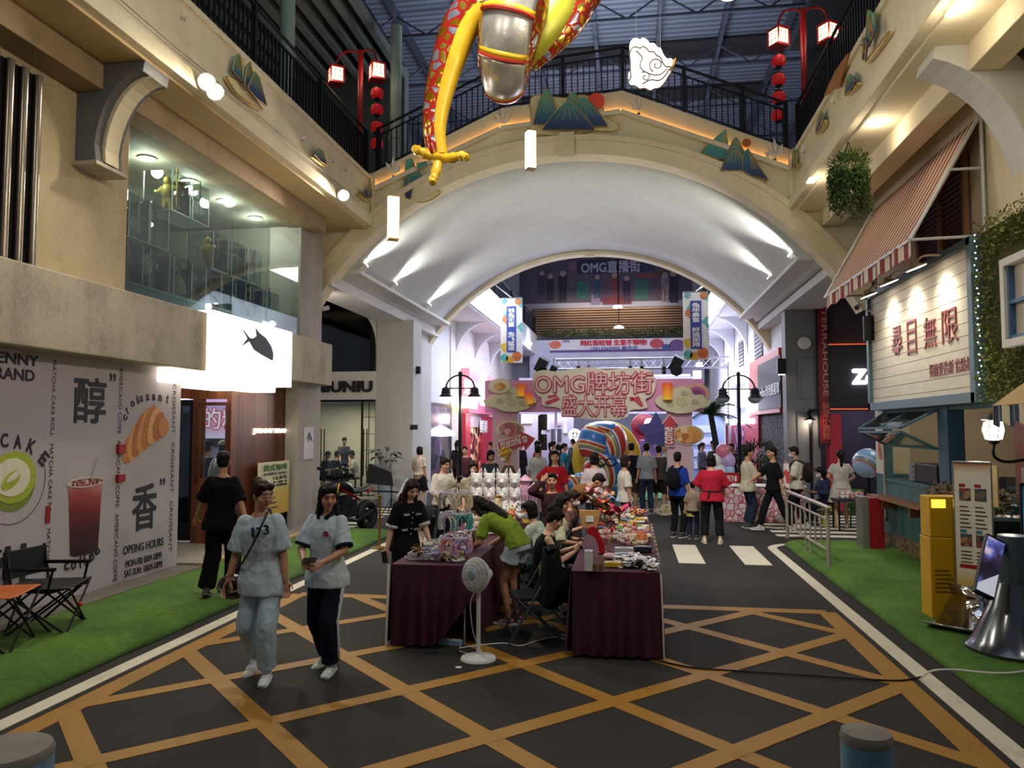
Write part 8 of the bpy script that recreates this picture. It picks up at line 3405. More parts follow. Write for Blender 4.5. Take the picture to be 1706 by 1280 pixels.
m=MB()
for k in range(5):
 m.ball(D_['chest']+D_['f2']*.142+D_['u2']*(.08-.07*k),.008,8,6)
child(D_,'button',m,white_m)
phone('phone hanging in the right hand of the woman in the black dress',W(D_,D_['HR'])+V((-.02,-.03,-.1)),(.2,0,-1),(0,1,0))
# ---- people in the aisle between the tables
E_=person('girl in lime green tee and pale shorts bending over the left stall',(-1.32,8.55,0),158,1.62,lean=.62,bend=.45,nod=.9,pelvis_tilt=.4,py=-.08,hL=(-.2,.52,.83),hR=(.24,.48,.83),top=cloth('#7f9a34','lime_tee'),sleeve=.4,hem=-.04,bottom=cloth('#a9bcc6','pale_shorts'),kind='shorts',leg=.42,flare=.02,shoe='#8aa0ad',sole='#b9c3c6',sandal=True,hair='long',vox=.009,skin='b')
F_=person('masked woman with bobbed hair and translucent pale shawl at the left stall',(-1.12,9.75,0),170,1.60,pz=.50,lean=.12,bend=.12,nod=.2,yaw=-.3,hL=(-.15,.42,.84),hR=(.2,.40,.84),fL=(-.14,.42,0),fR=(.12,.40,0),top=cloth('#a9b8ac','pale_shawl'),sleeve=.9,hem=-.1,loose=2.2,bottom=cloth('#567a78','sea_green_skirt'),kind='pants',leg=.8,flare=.03,shoe='#b8b8b8',hair='bob',mask='#c9d3da',vox=.010,skin='c')
m=MB()
def shawl(i,j):
 a=pi*(.05+.9*i)+pi
 c0=F_['nb'].lerp(F_['P0']+V((0,-.05,-.12)),j)
 rr_=.1+.15*min(1,j*2.2)+.05*j
 return c0+F_['r2']*(cos(a)*rr_*1.2)+F_['f2']*(sin(a)*rr_*.95+.02)+V((0,0,.012*sin(i*30)*j))
m.surf(shawl,40,14)
sm_=NT('sheer_shawl')
sm_.b.inputs['Base Color'].default_value=(*c('#b9c4b4'),1)
sm_.b.inputs['Alpha'].default_value=.75
sm_.b.inputs['Roughness'].default_value=.7
nn_=sm_.n('TexNoise',Scale=30.0)
sm_.l(sm_.coord(),nn_.inputs['Vector'])
sm_.bump(nn_.outputs[0],.2)
child(F_,'shawl',m,sm_.m)
G_=person('woman in sleeveless black dress seated at the right stall with a phone',(-1.02,8.75,0),12,1.62,pz=.50,lean=.1,bend=.1,nod=.42,hL=(-.1,.42,.84),hR=(.1,.40,.82),eL=(-.6,-.6,-.6),eR=(.6,-.6,-.6),fL=(-.12,.40,0),fR=(.12,.42,0),top=cloth('#15131a','black_dress'),sleeveless=True,hem=-.1,bottom=cloth('#15131a','black_dress'),kind='pants',leg=.9,flare=.03,shoe='#222222',hair='bun',vox=.009,curl=.9,skin='c')
phone('black phone held above the right stall by the woman in the sleeveless dress',(W(G_,G_['HL'])+W(G_,G_['HR']))/2+V((.07,-.02,.04)),(.3,-1,.1),(1,.2,.6))
I_=person('woman in pale cream top with long dark hair seated in the aisle looking right',(-.98,10.35,0),5,1.60,pz=.52,lean=.05,nod=.15,yaw=.25,hL=(-.2,.3,.7),hR=(.2,.3,.7),fL=(-.12,.4,0),fR=(.12,.4,0),top=cloth('#bdbf9f','cream_top'),sleeve=.5,bottom=cloth('#1c1d22','dark_trousers'),hair='long',shoe='#333333',vox=.011,skin='b')
J_=person('woman with brown tied hair and white mask seated behind the right stall',(-.98,11.2,0),-10,1.60,pz=.54,lean=.12,bend=.1,nod=.3,hL=(-.15,.36,.82),hR=(.15,.36,.82),fL=(-.12,.4,0),fR=(.12,.4,0),top=cloth('#6a4a44','brown_blouse'),sleeve=.5,bottom=cloth('#2a2226','dark_trousers'),hair='pony',hairm=HAIRB,mask='#c9ccd0',shoe='#333333',vox=.011,skin='b')
K_=person('man in dark maroon top facing the viewer with one hand raised beside his face',(-1.2,11.8,0),-75,1.62,pz=.72,lean=.05,yaw=.2,hL=(-.2,.15,.9),hR=(.18,.12,1.45),eR=(.7,.2,-1),fL=(-.12,.35,0),fR=(.12,.35,0),top=cloth('#3a2024','maroon_top'),sleeve=.9,bottom=cloth('#1c1a1e','dark_trousers'),hair='short',shoe='#333333',vox=.011,skin='b',curl=.1)
L_=person('person in a loose brown jacket bending over the far end of the right stall',(-.92,12.35,0),0,1.62,lean=.45,bend=.5,nod=.75,pelvis_tilt=.3,py=-.08,hL=(-.1,.82,.86),hR=(.3,.78,.86),top=cloth('#7a5330','tan_jacket'),sleeve=.85,hem=-.12,loose=2.6,bottom=cloth('#3a332e','brown_trousers'),hair='short',shoe='#444444',vox=.011,skin='b',w=1.1)
# ---- behind the left stall
N_=person('woman in white V-neck blouse with tied dark hair standing behind the left stall',(-3.28,13.3,0),-52,1.60,yaw=-.3,nod=.2,hL=(-.28,.12,.86),hR=(.12,.24,.98),eR=(.8,-.6,-.4),top=cloth('#cdc6bb','white_blouse'),sleeve=.62,hem=-.02,loose=1.7,bottom=cloth('#1b181c','black_trousers'),hair='bun',shoe='#222222',vox=.011,skin='a')
O_=person('woman in beige patterned top with short brown hair standing behind the fox masks',(-2.62,12.7,0),-70,1.58,nod=.3,hL=(-.2,.25,.9),hR=(.2,.25,.9),top=cells(['#9a8f78','#857a66','#b0a68e','#6f6656'],26,.8,name='speckled_print'),sleeve=.5,loose=1.4,bottom='#2a2a2e',hair='bob',hairm=HAIRB,shoe='#333333',vox=.012,skin='b')
Pp=person('rider in olive tee with yellow helmet and white mask looking left near the gate',(-2.38,15.0,0),200,1.70,nod=.2,top=cloth('#4f4f3c','olive_tee'),sleeve=.48,loose=1.5,bottom='#2b2b2b',hair=None,mask='#d6dade',shoe='#444444',vox=.012,skin='b',w=1.1)
m=MB()
m.ball(Pp['H'](0,-.012,.07),(.105,.128,.1),20,12,Pp['T'])
m.ball(Pp['H'](0,.1,.045),(.08,.06,.012),14,8,Pp['T'])
for k in range(5):
 m.tube([Pp['H']((k-2)*.036,.09,.12),Pp['H']((k-2)*.04,0,.172),Pp['H']((k-2)*.036,-.1,.13)],.016,6)
m.tube([Pp['H'](-.085,.0,.03),Pp['H'](-.05,.05,-.11),Pp['H'](.05,.05,-.11),Pp['H'](.085,.0,.03)],.006,5)
child(Pp,'helmet',m,M('#c2951c',.35,0,.15,8,coat=.4))
person('person in grey denim jacket standing behind the yellow helmeted rider',(-3.1,16.9,0),-60,1.64,nod=.3,top='#3d4654',sleeve=.9,bottom='#23262d',hair='bob',vox=.014)
person('woman in pale crop top and black skirt by the dark shop window',(-5.75,20.6,0),70,1.62,hL=(-.2,.16,.95),top='#c9bdae',sleeve=.4,hem=.06,bottom='#1a1a1d',kind='skirt',leg=.9,hair='bob',shoe='#222222',vox=.014)
person('woman in dark plum dress standing behind the left street lamp',(-4.55,21.0,0),-90,1.62,top='#4a2a34',sleeve=.9,bottom='#2a1c22',kind='skirt',leg=1.2,hair='short',vox=.014)
person('man in white tee and grey shorts walking away under the gate',(-2.28,19.0,0),95,1.70,top='#c5c9cc',sleeve=.48,loose=1.6,bottom='#4a4a50',kind='shorts',leg=.85,shoe='#555555',hair='short',vox=.013,skin='b',fL=(-.1,.15,0),fR=(.1,-.15,.02))
Q_=person('man in red tee with white chest letters standing before the sculpture',(-1.45,14.9,0),-88,1.68,hL=(-.26,.02,.82),hR=(.3,.12,1.05),eR=(.7,-.7,-.3),top='#a01c26',sleeve=.48,loose=1.3,bottom='#53677c',shoe='#333333',hair='short',vox=.012,skin='b')
o_=Q_['chest']+Q_['f2']*.143+Q_['u2']*.0+Q_['r2']*.07
mx_=Q_['MX'].to_3x3()
letters('CHINA',V(Q_['root'].location)+Q_['MX']@o_,(mx_@-Q_['r2']).normalized(),(mx_@Q_['u2']).normalized(),.14,.045,M('#d8cfcf',.7),Q_['root'],bold=.03,depth=.006)
person('man in pale pink tee seen from behind before the sculpture',(-.68,14.6,0),85,1.66,top='#c4b4bc',sleeve=.5,loose=1.7,hem=-.12,bottom='#3a3a44',hair='bob',shoe='#444444',vox=.012)
person('man in black tee looking at the sculpture, left of the pair',(.02,20.2,0),95,1.74,top='#1b1d26',sleeve=.48,loose=1.5,bottom='#4a4540',kind='shorts',leg=.9,hair='short',shoe='#333333',vox=.014)
person('man in grey tee and jeans looking at the sculpture, right of the pair',(.40,20.0,0),100,1.74,top='#8f959e',sleeve=.48,loose=1.4,bottom='#2f3a4c',hair='short',shoe='#333333',vox=.014)
person('woman in white tee with brown bob walking right past the stall',(-.12,14.9,0),20,1.60,top='#cfc8be',sleeve=.48,loose=1.5,hem=-.1,bottom='#44464f',hair='bob',hairm=HAIRB,shoe='#bbbbbb',vox=.012,fL=(-.1,.18,0),fR=(.1,-.18,.03),skin='b')
person('man in brown shirt and dark shorts with his hand raised near the right gate pillar',(.72,20.3,0),80,1.68,hR=(.28,.3,1.25),eR=(.8,-.3,-.5),top='#4a4038',sleeve=.6,loose=1.6,bottom='#25221f',kind='shorts',leg=.9,hair='short',shoe='#8a8a8a',vox=.014,skin='b',fL=(-.1,.12,0))
bl=foot(1130,896)
R_=person('man in blue tee and black trousers with a black backpack holding a bag',(bl.x,bl.y,0),62,1.64,yaw=-.3,hR=(.24,.05,.80),top='#1f3f96',sleeve=.48,loose=1.2,bottom='#15161a',shoe='#2a2a2e',sole='#d8d8d8',hair='short',vox=.010,skin='b')
bp_=thing('backpack','black backpack on the man in the blue tee','backpack',W(R_,R_['chest']-R_['f2']*.25))
m=MB()
cB=R_['chest']-R_['f2']*.22-R_['u2']*.05
m.ball(cB,(.15,.11,.24),18,12)
m.v=[W(R_,q)for q in m.v]
m.build('pack',cloth('#151518','black_nylon'),bp_,smooth=True)
m=MB()
for sx in(-1,1):
 m.tube([W(R_,q)for q in smoothpath([cB+V((sx*.1,.05,.2)),R_['shc']+R_['r2']*(sx*.1)+R_['u2']*.05+R_['f2']*.03,R_['chest']+R_['r2']*(sx*.11)+R_['f2']*.145,R_['waist']+R_['r2']*(sx*.15)+R_['f2']*.03,cB+V((sx*.1,.06,-.12))])],.018,6)
m.build('shoulder_strap',cloth('#151518','black_nylon'),bp_,smooth=True)
q=W(R_,R_['HR'])
bg=thing('plastic_bag','small clear carrier bag with yellow contents in the hand of the man in blue','bag',q-Z3*.45)
m=MB()
m.lathe([(.05,0),(.1,.03),(.11,.2),(.05,.3)],q-Z3*.43+X3*.04,14)
m.build('bag_body',M('#b9a765',.3,0,.4,14),bg,smooth=True)
m=MB()
m.tube([q-Z3*.14+X3*.04,q-Z3*.08+X3*.01],.01)
m.tube([q-Z3*.14+X3*.06,q-Z3*.08+X3*.01],.01)
m.build('bag_handle',white_m,bg)
cq=foot(1155,898)
person('boy in tan tee and dark trousers standing beside the man in blue',(cq.x,cq.y,0),80,1.08,top='#9a8a74',sleeve=.48,loose=1.3,bottom='#1f2436',shoe='#33363f',sole='#c9c9c9',hair='short',vox=.009,w=1.08,skin='a')
rq=foot(1187,906)
S_=person('woman in loose crimson tee and black leggings carrying a baby, seen from behind',(rq.x,rq.y,0),84,1.62,hL=(-.14,.24,1.02),hR=(.16,.24,1.02),eL=(-1,-.3,-.4),eR=(1,-.3,-.4),top='#b2243a',sleeve=.5,loose=2.1,hem=-.08,bottom='#17181d',leg=.9,shoe='#c9bda6',sole='#d8cfbd',hair='bob',vox=.010,w=1.12,fL=(-.15,0,0),fR=(.15,0,0))
m=MB()
m.tube([S_['waist']+S_['u2']*-.02+V((.185*cos(q),.14*sin(q),.01*sin(q)))for q in[2*pi*i/24 for i in range(25)]],.03,8,flat=.35,up=(0,0,1))
m.tube([S_['waist']+V((-.05,-.15,0)),S_['waist']+V((-.06,-.155,-.18))],.02,6)
child(S_,'carrier_belt',m,cloth('#2a2624','belt_black'))
bb=thing('baby','baby in pink carried at the chest of the woman in crimson','person',W(S_,S_['chest']+V((.02,.27,-.1))))
m=MB()
cb=S_['chest']+V((.02,.27,-.06))
m.ball(cb,(.1,.09,.14),14,10)
m.ball(cb+V((0,.0,.2)),(.065,.07,.075),14,10)
for sx in(-1,1):
 cap(m,cb+V((sx*.06,0,-.08)),cb+V((sx*.2,-.02,-.13)),.05,.042)
 cap(m,cb+V((sx*.2,-.02,-.13)),cb+V((sx*.24,-.03,-.28)),.04,.03)
 cap(m,cb+V((sx*.24,-.03,-.28)),cb+V((sx*.25,.03,-.30)),.026,.022)
 cap(m,cb+V((sx*.09,0,.08)),cb+V((sx*.15,.02,-.03)),.03,.024)
me_=skin_union(m,.011,3)
R0=Matrix.Translation(-V(bb.location))@S_['W']
put(me_,'body',SKIN['c'],bb,R0)
m=MB()
m.ball(cb,(.112,.1,.15),14,10)
for sx in(-1,1):
 cap(m,cb+V((sx*.06,0,-.08)),cb+V((sx*.19,-.02,-.13)),.056,.05)
put(m.mesh('romper'),'romper',cloth('#c98a94','pink_romper'),bb,R0)
tq=foot(1247,880)
T_=person('man in cream tee and dark jeans holding up a white card',(tq.x,tq.y,0),12,1.70,yaw=.1,nod=.05,hL=(-.12,.36,1.08),hR=(.14,.34,1.05),eL=(-.4,-.6,-1),eR=(.4,-.6,-1),top='#bdb7a0',sleeve=.5,loose=1.6,hem=-.12,bottom='#242f42',shoe='#2f3238',sole='#c9c9c9',hair='short',vox=.010,skin='b')
q=(W(T_,T_['HL'])+W(T_,T_['HR']))/2+V((.09,-.04,.05))
m=MB()
m.box(q,(.2,.02,.16),rz=.15)
cd=m.build('white_card',M('#c9d2dc',.6,0,.04,6),label='white card held up by the man in the cream tee',cat='card')
uq=foot(1290,886)
person('man in black tee and trousers striding left with an arm reaching forward',(uq.x,uq.y,0),192,1.72,yaw=0,hR=(.14,.50,1.0),hL=(-.24,-.1,.85),eR=(.3,-.4,-1),fL=(-.09,-.32,.02),fR=(.09,.30,0),toes=(-.4,0),top='#121217',sleeve=.5,loose=1.4,bottom='#15161b',shoe='#b9b9b4',sole='#cfcfcb',hair='short',vox=.010,skin='b')
vq=foot(1328,884)
V_=person('student in white tee with a dark backpack walking left by the barrier',(vq.x+.05,vq.y+.2,0),170,1.72,nod=.15,hL=(-.15,.3,1.05),hR=(.2,.25,1.0),top='#c6c0b2',sleeve=.5,loose=1.6,bottom='#17181d',shoe='#b9b9b4',hair='short',mask='#a9bac8',vox=.011,skin='b',fL=(-.1,.14,0),fR=(.1,-.16,.02))
bp_=thing('backpack','dark brown backpack on the student in the white tee','backpack',W(V_,V_['chest']-V_['f2']*.25))
m=MB()
cB=V_['chest']-V_['f2']*.23-V_['u2']*.06
m.ball(cB,(.15,.11,.22),18,12)
m.v=[W(V_,q)for q in m.v]
m.build('pack',cloth('#2a211c','brown_nylon'),bp_,smooth=True)
m=MB()
for sx in(-1,1):
 m.tube([W(V_,q)for q in smoothpath([cB+V((sx*.1,.05,.2)),V_['shc']+V_['r2']*(sx*.1)+V_['u2']*.05+V_['f2']*.03,V_['chest']+V_['r2']*(sx*.11)+V_['f2']*.15,V_['waist']+V_['r2']*(sx*.15)+V_['f2']*.03,cB+V((sx*.1,.06,-.12))])],.018,6)
m.build('shoulder_strap',cloth('#2a211c','brown_nylon'),bp_,smooth=True)
person('girl with pigtails in a navy school top seated at the toy table',(4.25,18.0,0),200,1.55,pz=.62,nod=.4,lean=.1,hL=(-.15,.35,.85),hR=(.15,.35,.85),fL=(-.1,.35,0),fR=(.1,.35,0),top='#2a3350',sleeve=.85,bottom='#1c1d26',hair='long',mask='#c9d0d6',shoe='#333333',vox=.012,skin='c')
xq=foot(1403,880)
person('woman in short white dress standing with her back turned, right lane',(xq.x,xq.y,0),86,1.64,top=cloth('#c9c4b8','white_dress'),sleeve=.3,hem=-.02,loose=1.2,bottom=cloth('#c9c4b8','white_dress'),kind='dress',leg=.72,flare=.06,shoe='#b9a48c',sole='#a08a70',hair='pony',vox=.011,skin='c',hL=(-.14,.22,1.0),hR=(.16,.2,1.0),eL=(-1,-.4,-.3),eR=(1,-.4,-.3))
yq=foot(1450,872)
person('child in cream top with a black backpack half hidden by the kiosk corner',(5.25,17.2,0),150,1.45,top='#bdb6a4',sleeve=.5,bottom='#1c1d24',hair='short',shoe='#444444',vox=.012)
# people seated in the left lane shop
for k,(u,yy,lab,tp,fc,st_)in enumerate(((540,22.9,'leftmost seated person in dark clothes behind the shop glass','#1c1b20',-10,True),(556,23.2,'seated person with reddish hair behind the shop glass','#15151a',60,True),(572,24.2,'man in grey tee standing at the counter inside the shop','#3a3640',-60,False),(592,23.6,'seated person in white behind the glass door','#b9b6b2',200,True))):
 q=at(u,800,Y=yy)
 person(lab,(q.x,yy,.18),fc,1.66,pz=.5 if st_ else None,lean=.12,nod=.3,fL=(-.12,.4,0)if st_ else None,fR=(.12,.4,0)if st_ else None,hL=(-.15,.35,.75),hR=(.15,.35,.75),top=tp,bottom='#1b1b20',hair='short',hairm=HAIRB if k==1 else None,vox=.014,skin='b')
 if st_:
  m=MB()
  m.lathe([(0,0),(.2,0),(.2,.03),(.03,.05),(.03,.36),(.2,.38),(.2,.41),(0,.41)],(q.x,yy,.18),18)
  m.build('stool',M('#4a3a30',.5,0,.1,6),smooth=True,label='round stool under the %s'%lab.replace(' behind the shop glass','').replace(' behind the glass door',''),cat='stool')
  # figures behind the cafe window
for u,yy,lab,kw_ in((344,13.2,'person in black tee and black cap seen from behind through the cafe window',dict(top='#161719',cap_col='#15151a')),(371,13.0,'person in white lettered tee and pale cap seen from behind through the cafe window',dict(top='#b9b6b4',cap_col='#b5a58a'))):
 q=at(u,780,Y=yy)
 person(lab,(q.x,yy,.16),92,1.72,sleeve=.5,loose=1.6,bottom='#1d1d22',hair='short',vox=.013,skin='c',**kw_)
 # distant visitors
rr=random.Random(21)
far=[(868,26.5,'#2a2a33','dark jacket seated left of the gate pillar gap'),(940,24.2,'#2f86a8','bright blue tee left of the moon'),(930,27,'#3a2a36','plum top behind the blue tee'),(921,25.5,'#2a2a30','black top beside the traffic light'),(895,23.5,'#8a3a4a','dusky red top under the gate'),(1078,27,'#c9c4cc','pale blouse by the star booth'),(1190,24.6,'#2b3138','dark jacket and black cap by the balloons'),(1204,23.6,'#23262e','dark cap behind the pink balloon'),(1110,24.4,'#7fb0a0','mint green robe under the red upright arrow'),(1220,24.5,'#3a3040','violet top by the crimson curtain'),(762,24.5,'#2f2a30','dark top near the pink shop'),(820,22.5,'#3a2a30','maroon top by the left gate pillar'),(1170,27.0,'#8a8fae','lilac top deep in the right arcade'),(955,29,'#4a5a6a','slate top far behind the traffic light')]
for u,yy,tp,lab in far:
 q=at(u,800,Y=yy)
 person('distant person in '+lab,(q.x,yy,0),rr.uniform(0,360),rr.uniform(1.58,1.74),top=tp,sleeve=rr.choice((.45,.9)),bottom=rr.choice(('#1d1e24','#2b3342','#3a3632')),hair=rr.choice(('short','bob','pony')),shoe='#444444',vox=.02,cap_col='#17181c' if 'cap' in lab else None)
 # ================================================================== market stalls
velvet=M('#3c0b27',.8,0,.4,3,.15,90,sheen=.35,stretch=(5,5,1))
def drape(label,x0,x1,y0,y1,zt,hem,name='tablecloth'):
 """a velvet cloth laid over a run of tables, hanging in pleats to the hem"""
 per=2*(x1-x0+y1-y0)
 def edge(d):
  for a,L_,o,dr,nm in((0,x1-x0,(x0,y0),(1,0),(0,-1)),(1,y1-y0,(x1,y0),(0,1),(1,0)),(2,x1-x0,(x1,y1),(-1,0),(0,1)),(3,y1-y0,(x0,y1),(0,-1),(-1,0))):
   if d<=L_+1e-6:
    return V((o[0]+dr[0]*d,o[1]+dr[1]*d,0)),V((*nm,0))
   d-=L_
  return V((x0,y0,0)),V((-1,0,0))
 n_=int(per/.025)
 def fn(i,j):
  d=per*i
  p,nm=edge(d)
  hz=hem(p.x,p.y)
  z_=zt-(zt-hz)*j
  ph=d*46+2.6*noise.noise(V((d*2.3,0,4)))
  amp=(.004+.04*j)*(.6+.5*noise.noise(V((d*1.4,7,0))))
  return p+nm*(.012+amp*(1+sin(ph))+.012*j)+Z3*z_
 m=MB()
 m.surf(fn,n_,14)
 m.surf(lambda i,j:V((x0-.012+(x1-x0+.024)*i,y0-.012+(y1-y0+.024)*j,zt+.004+.003*noise.noise(V((i*9,j*30,1))))),20,60)
 return m.build(name,velvet,smooth=True,label=label,cat='tablecloth',ang=60)
def table(label,x0,x1,y0,y1,zt,group):
 root=thing('folding_table',label,'table',((x0+x1)/2,(y0+y1)/2,0),group)
 m=MB()
 m.bx(x0,x1,y0,y1,zt-.03,zt)
 m.build('tabletop',M('#c9c6c0',.6),root)
 for x in(x0+.05,x1-.05):
  for y in(y0+.08,y1-.08):
   m=MB()
   m.tube([(x,y,0),(x,y,zt-.03)],.014)
   m.build('leg',steel_m,root)
ZT=.80
LX0,LX1,RX0,RX1=-2.36,-1.58,-.56,.24
for sd,a,b_ in(('left',LX0,LX1),('right',RX0,RX1)):
 for k in range(3):
  table(('nearest','middle','farthest')[k]+' folding table under the cloth of the %s stall'%sd,a+.02,b_-.02,7.53+k*1.68,7.53+k*1.68+1.66,ZT-.012,'folding tables of the stalls')
def hem_l(x,y):
 f=max(0,min(1,(x+1.95)/.37))
 return .03+.42*f**1.3 if y<7.6 else .06
drape('gathered maroon velvet cloth over the left stall, lifted at its right corner',LX0,LX1,7.5,12.7,ZT,hem_l)
drape('dark maroon velvet cloth hanging to the road on the right stall',RX0,RX1,7.42,12.6,ZT,lambda x,y:.03)
m=MB()
m.tube([(RX1+.05,7.38,.02),(RX1+.03,7.38,ZT)],.007)
m.build('edge_pole',white_m,label='thin white pole at the right front corner of the right stall',cat='pole')
m=MB()
m.tube([(LX0-.05,7.46,.0),(LX0-.03,7.46,ZT)],.012)
m.build('edge_pole',white_m,label='thin white pole at the left front corner of the left stall',cat='pole')
TZ=ZT+.012
rr=random.Random(17)
def tp(u,v,z_=TZ):
 return at(u,v,Z=z_)
 # ---- little goods: one of each kind, copied
def single(name,label,cat,m,mats,group,smooth=True,kids_=()):
 o=m.build(name,mats,smooth=smooth,label=label,cat=cat,group=group,loc=V((0,0,0)))
 for nm,mm,mt in kids_:
  q=mm.build(nm,mt,None,smooth=smooth,loc=V((0,0,0)))
  q.parent=o
 return o
PROTO={}
def place(kind,p,rz,label,group,scale=1.,mat=None,slot=0):
 mk=PROTO[kind]
 if mk[1]is None:
  o=mk[0]()
  mk[1]=o
 else:
  o=dup(mk[1])
 o.location=p
 o.rotation_euler.z=rz
 o.scale=(scale,)*3
 tag(o,label,None,group)
 if mat:
  recolor(o,mat,slot)
 return o
def mk_packet():
 m=MB()
 m.surf(lambda i,j:V(((i-.5)*.085,(j-.5)*.12,.006+.008*sin(i*5+j*4)+.006*sin(i*pi))),5,6)
 k=MB()
 k.ball((0,.0,.012),(.02,.028,.008),8,6)
 h=MB()
 h.bx(-.042,.042,.045,.06,.008,.016)
 return single('jewellery_packet','x','packet',m,M('#bfbcc2',.3,0,.25,25),None,True,(('trinket',k,M('#c9b2a2',.3,.4,.3,40)),('card_header',h,white_m)))
def mk_scrunchie():
 m=MB()
 m.tube([V((.035*cos(a),.035*sin(a),.018+.004*sin(5*a)))for a in[2*pi*i/24 for i in range(25)]],[.016+.004*(i%2)for i in range(25)],8)
 return single('scrunchie','x','hair tie',m,M('#d9a9a0',.8,0,.2,30),None)
def mk_clip():
 m=MB()
 for s_ in(-1,1):
  m.surf(lambda i,j,s=s_:V(((i-.5)*.08,s*(.004+.03*sin(j*2.2)),.004+.03*(1-cos(j*1.6))*.9)),8,5)
 k=MB()
 k.tube([(-.03,0,.032),(.03,0,.032)],.005,6)
 return single('hair_claw','x','hair clip',m,M('#c9b9a2',.3,.1,.3,20),None,True,(('hinge',k,gold_m),))
def mk_flower():
 m=MB()
 for k in range(9):
  a=2*pi*k/9
  r_=.045 if k%2 else .036
  m.surf(lambda i,j,a=a,r_=r_,k=k:V((cos(a)*(.006+r_*j)-sin(a)*(i-.5)*.03*sin(pi*min(1,j*.8+.15)),sin(a)*(.006+r_*j)+cos(a)*(i-.5)*.03*sin(pi*min(1,j*.8+.15)),.03+.02*j*(1+(k%2))-.012*j*j)),3,4)
 c_=MB()
 c_.ball((0,0,.038),.012,8,6)
 s_=MB()
 s_.tube([(0,0,0),(0,0,.035)],.005,6)
 return single('flower_hairpin','x','hairpin',m,M('#d98a9a',.6,0,.2,20),None,True,(('flower_centre',c_,M('#d9b43a',.6,0,.2,20)),('pin',s_,gold_m)))
def mk_plush():
 m=MB()
 m.ball((0,0,.035),(.035,.03,.036),12,8)
 m.ball((0,-.006,.085),(.03,.028,.027),12,8)
 for s_ in(-1,1):
  m.ball((s_*.02,0,.112),(.01,.008,.014),8,6)
  m.ball((s_*.034,-.01,.045),(.012,.012,.02),8,6)
 k=MB()
 for s_ in(-1,1):
  k.ball((s_*.011,-.032,.09),.004,6,4)
 return single('plush_charm','x','soft toy',m,M('#d8cfc4',.9,0,.15,30),None,True,(('eyes',k,ink_m),))
def mk_box():
 m=MB()
 m.bx(-.035,.035,-.05,.05,0,.05)
 k=MB()
 k.bx(-.036,.036,-.03,.03,.049,.052)
 return single('gift_box','x','box',m,M('#d9d6d2',.5,0,.1,10),None,False,(('box_label',k,M('#a98a9a',.5)),))
def mk_band():
 m=MB()
 m.tube([V((.065*cos(a),0,.075*sin(a)))for a in[-.5+(pi+1)*i/20 for i in range(21)]],.009,8,flat=1.6)
 k=MB()
 for s_ in(-1,1):
  k.ball((s_*.02,0,.085),(.022,.01,.014),8,6)
 return single('hairband','x','hairband',m,M('#4a6fc0',.6,0,.2,20),None,True,(('bow',k,M('#c9c2d8',.6,0,.2,20)),))
for k,f in(('packet',mk_packet),('scrunchie',mk_scrunchie),('clip',mk_clip),('flower',mk_flower),('plush',mk_plush),('box',mk_box),('band',mk_band)):
 PROTO[k]=[f,None]
TINT={n:M(h,.6,0,.2,20,name='goods_'+n)for n,h in(('white','#d6d3cf'),('cream','#d8c9a8'),('pink','#d898a6'),('red','#b02230'),('gold','#c99a3a'),('black','#1e1c20'),('blue','#6f93c0'),('navy','#232a48'),('lilac','#a894c4'),('orange','#cf7a44'),('teal','#4fa0a0'),('green','#6f8f4a'),('magenta','#c22a62'),('brown','#6a4a34'))}
LAID=[]
def scatter(kind,n_,x0,x1,y0,y1,cols,label,group,sc=(.9,1.2),z_=TZ):
 st_=.016 if kind=='packet' else .03
 for i in range(n_):
  cname=cols[i%len(cols)]
  px_,py_=rr.uniform(x0,x1),rr.uniform(y0,y1)
  hh=max([h+st_ for a,e,h in LAID if(a-px_)**2+(e-py_)**2<.0036]or[0])
  hh=hh if hh<.09 else rr.uniform(0,.09)
  LAID.append((px_,py_,hh))
  place(kind,V((px_,py_,z_+hh)),rr.uniform(0,6.28),label%cname,group%cname,rr.uniform(*sc),TINT[cname]if kind!='packet' else None)
scatter('packet',46,-.12,.2,7.5,8.15,('clear',),'%s jewellery packet in the heap at the near right corner of the right stall','%s packets at the near corner of the right stall')
scatter('packet',16,-.2,.2,9.6,10.4,('clear',),'%s jewellery packet in the middle of the right stall','%s packets in the middle of the right stall')
scatter('scrunchie',24,-.1,.2,9.0,10.0,('white','cream','pink','orange'),'%s scrunchie in the middle heap of the right stall','%s scrunchies in the middle of the right stall',(1,1.4))
scatter('scrunchie',28,-.2,.2,10.4,11.6,('cream','green','gold','white'),'%s scrunchie in the far rows of the right stall','%s scrunchies in the far rows of the right stall',(1,1.3))
scatter('flower',22,-.15,.2,11.7,12.4,('pink','orange','cream','gold','magenta'),'%s flower hairpin at the far end of the right stall','%s hairpins at the far end of the right stall',(1.3,1.9))
scatter('plush',14,-.4,.05,8.9,9.8,('white','cream','red','pink'),'%s soft toy charm among the goods of the right stall','%s soft toys on the right stall',(.9,1.3))
scatter('clip',18,-.45,.0,9.9,11.2,('red','white','black','blue'),'%s hair claw beside the flowers of the right stall','%s hair claws on the right stall',(1,1.5))
scatter('plush',10,-.45,.05,11.0,11.8,('white','pink','cream'),'%s soft toy charm at the far part of the right stall','%s soft toys at the far part of the right stall',(1,1.4))
scatter('clip',60,-2.3,-1.75,7.56,8.4,('white','cream','black','brown','cream'),'%s hair claw in the flat heap on the near left stall','%s hair claws on the near left stall',(.8,1.2))
scatter('scrunchie',20,-2.28,-1.75,7.58,8.3,('white','cream','lilac','blue'),'%s scrunchie in the flat heap on the near left stall','%s scrunchies on the near left stall',(.8,1.1))
scatter('plush',22,-2.2,-1.65,9.9,11.2,('cream','white','orange'),'%s soft toy charm in the beige heap of the left stall','%s soft toys on the left stall',(1.2,1.9))
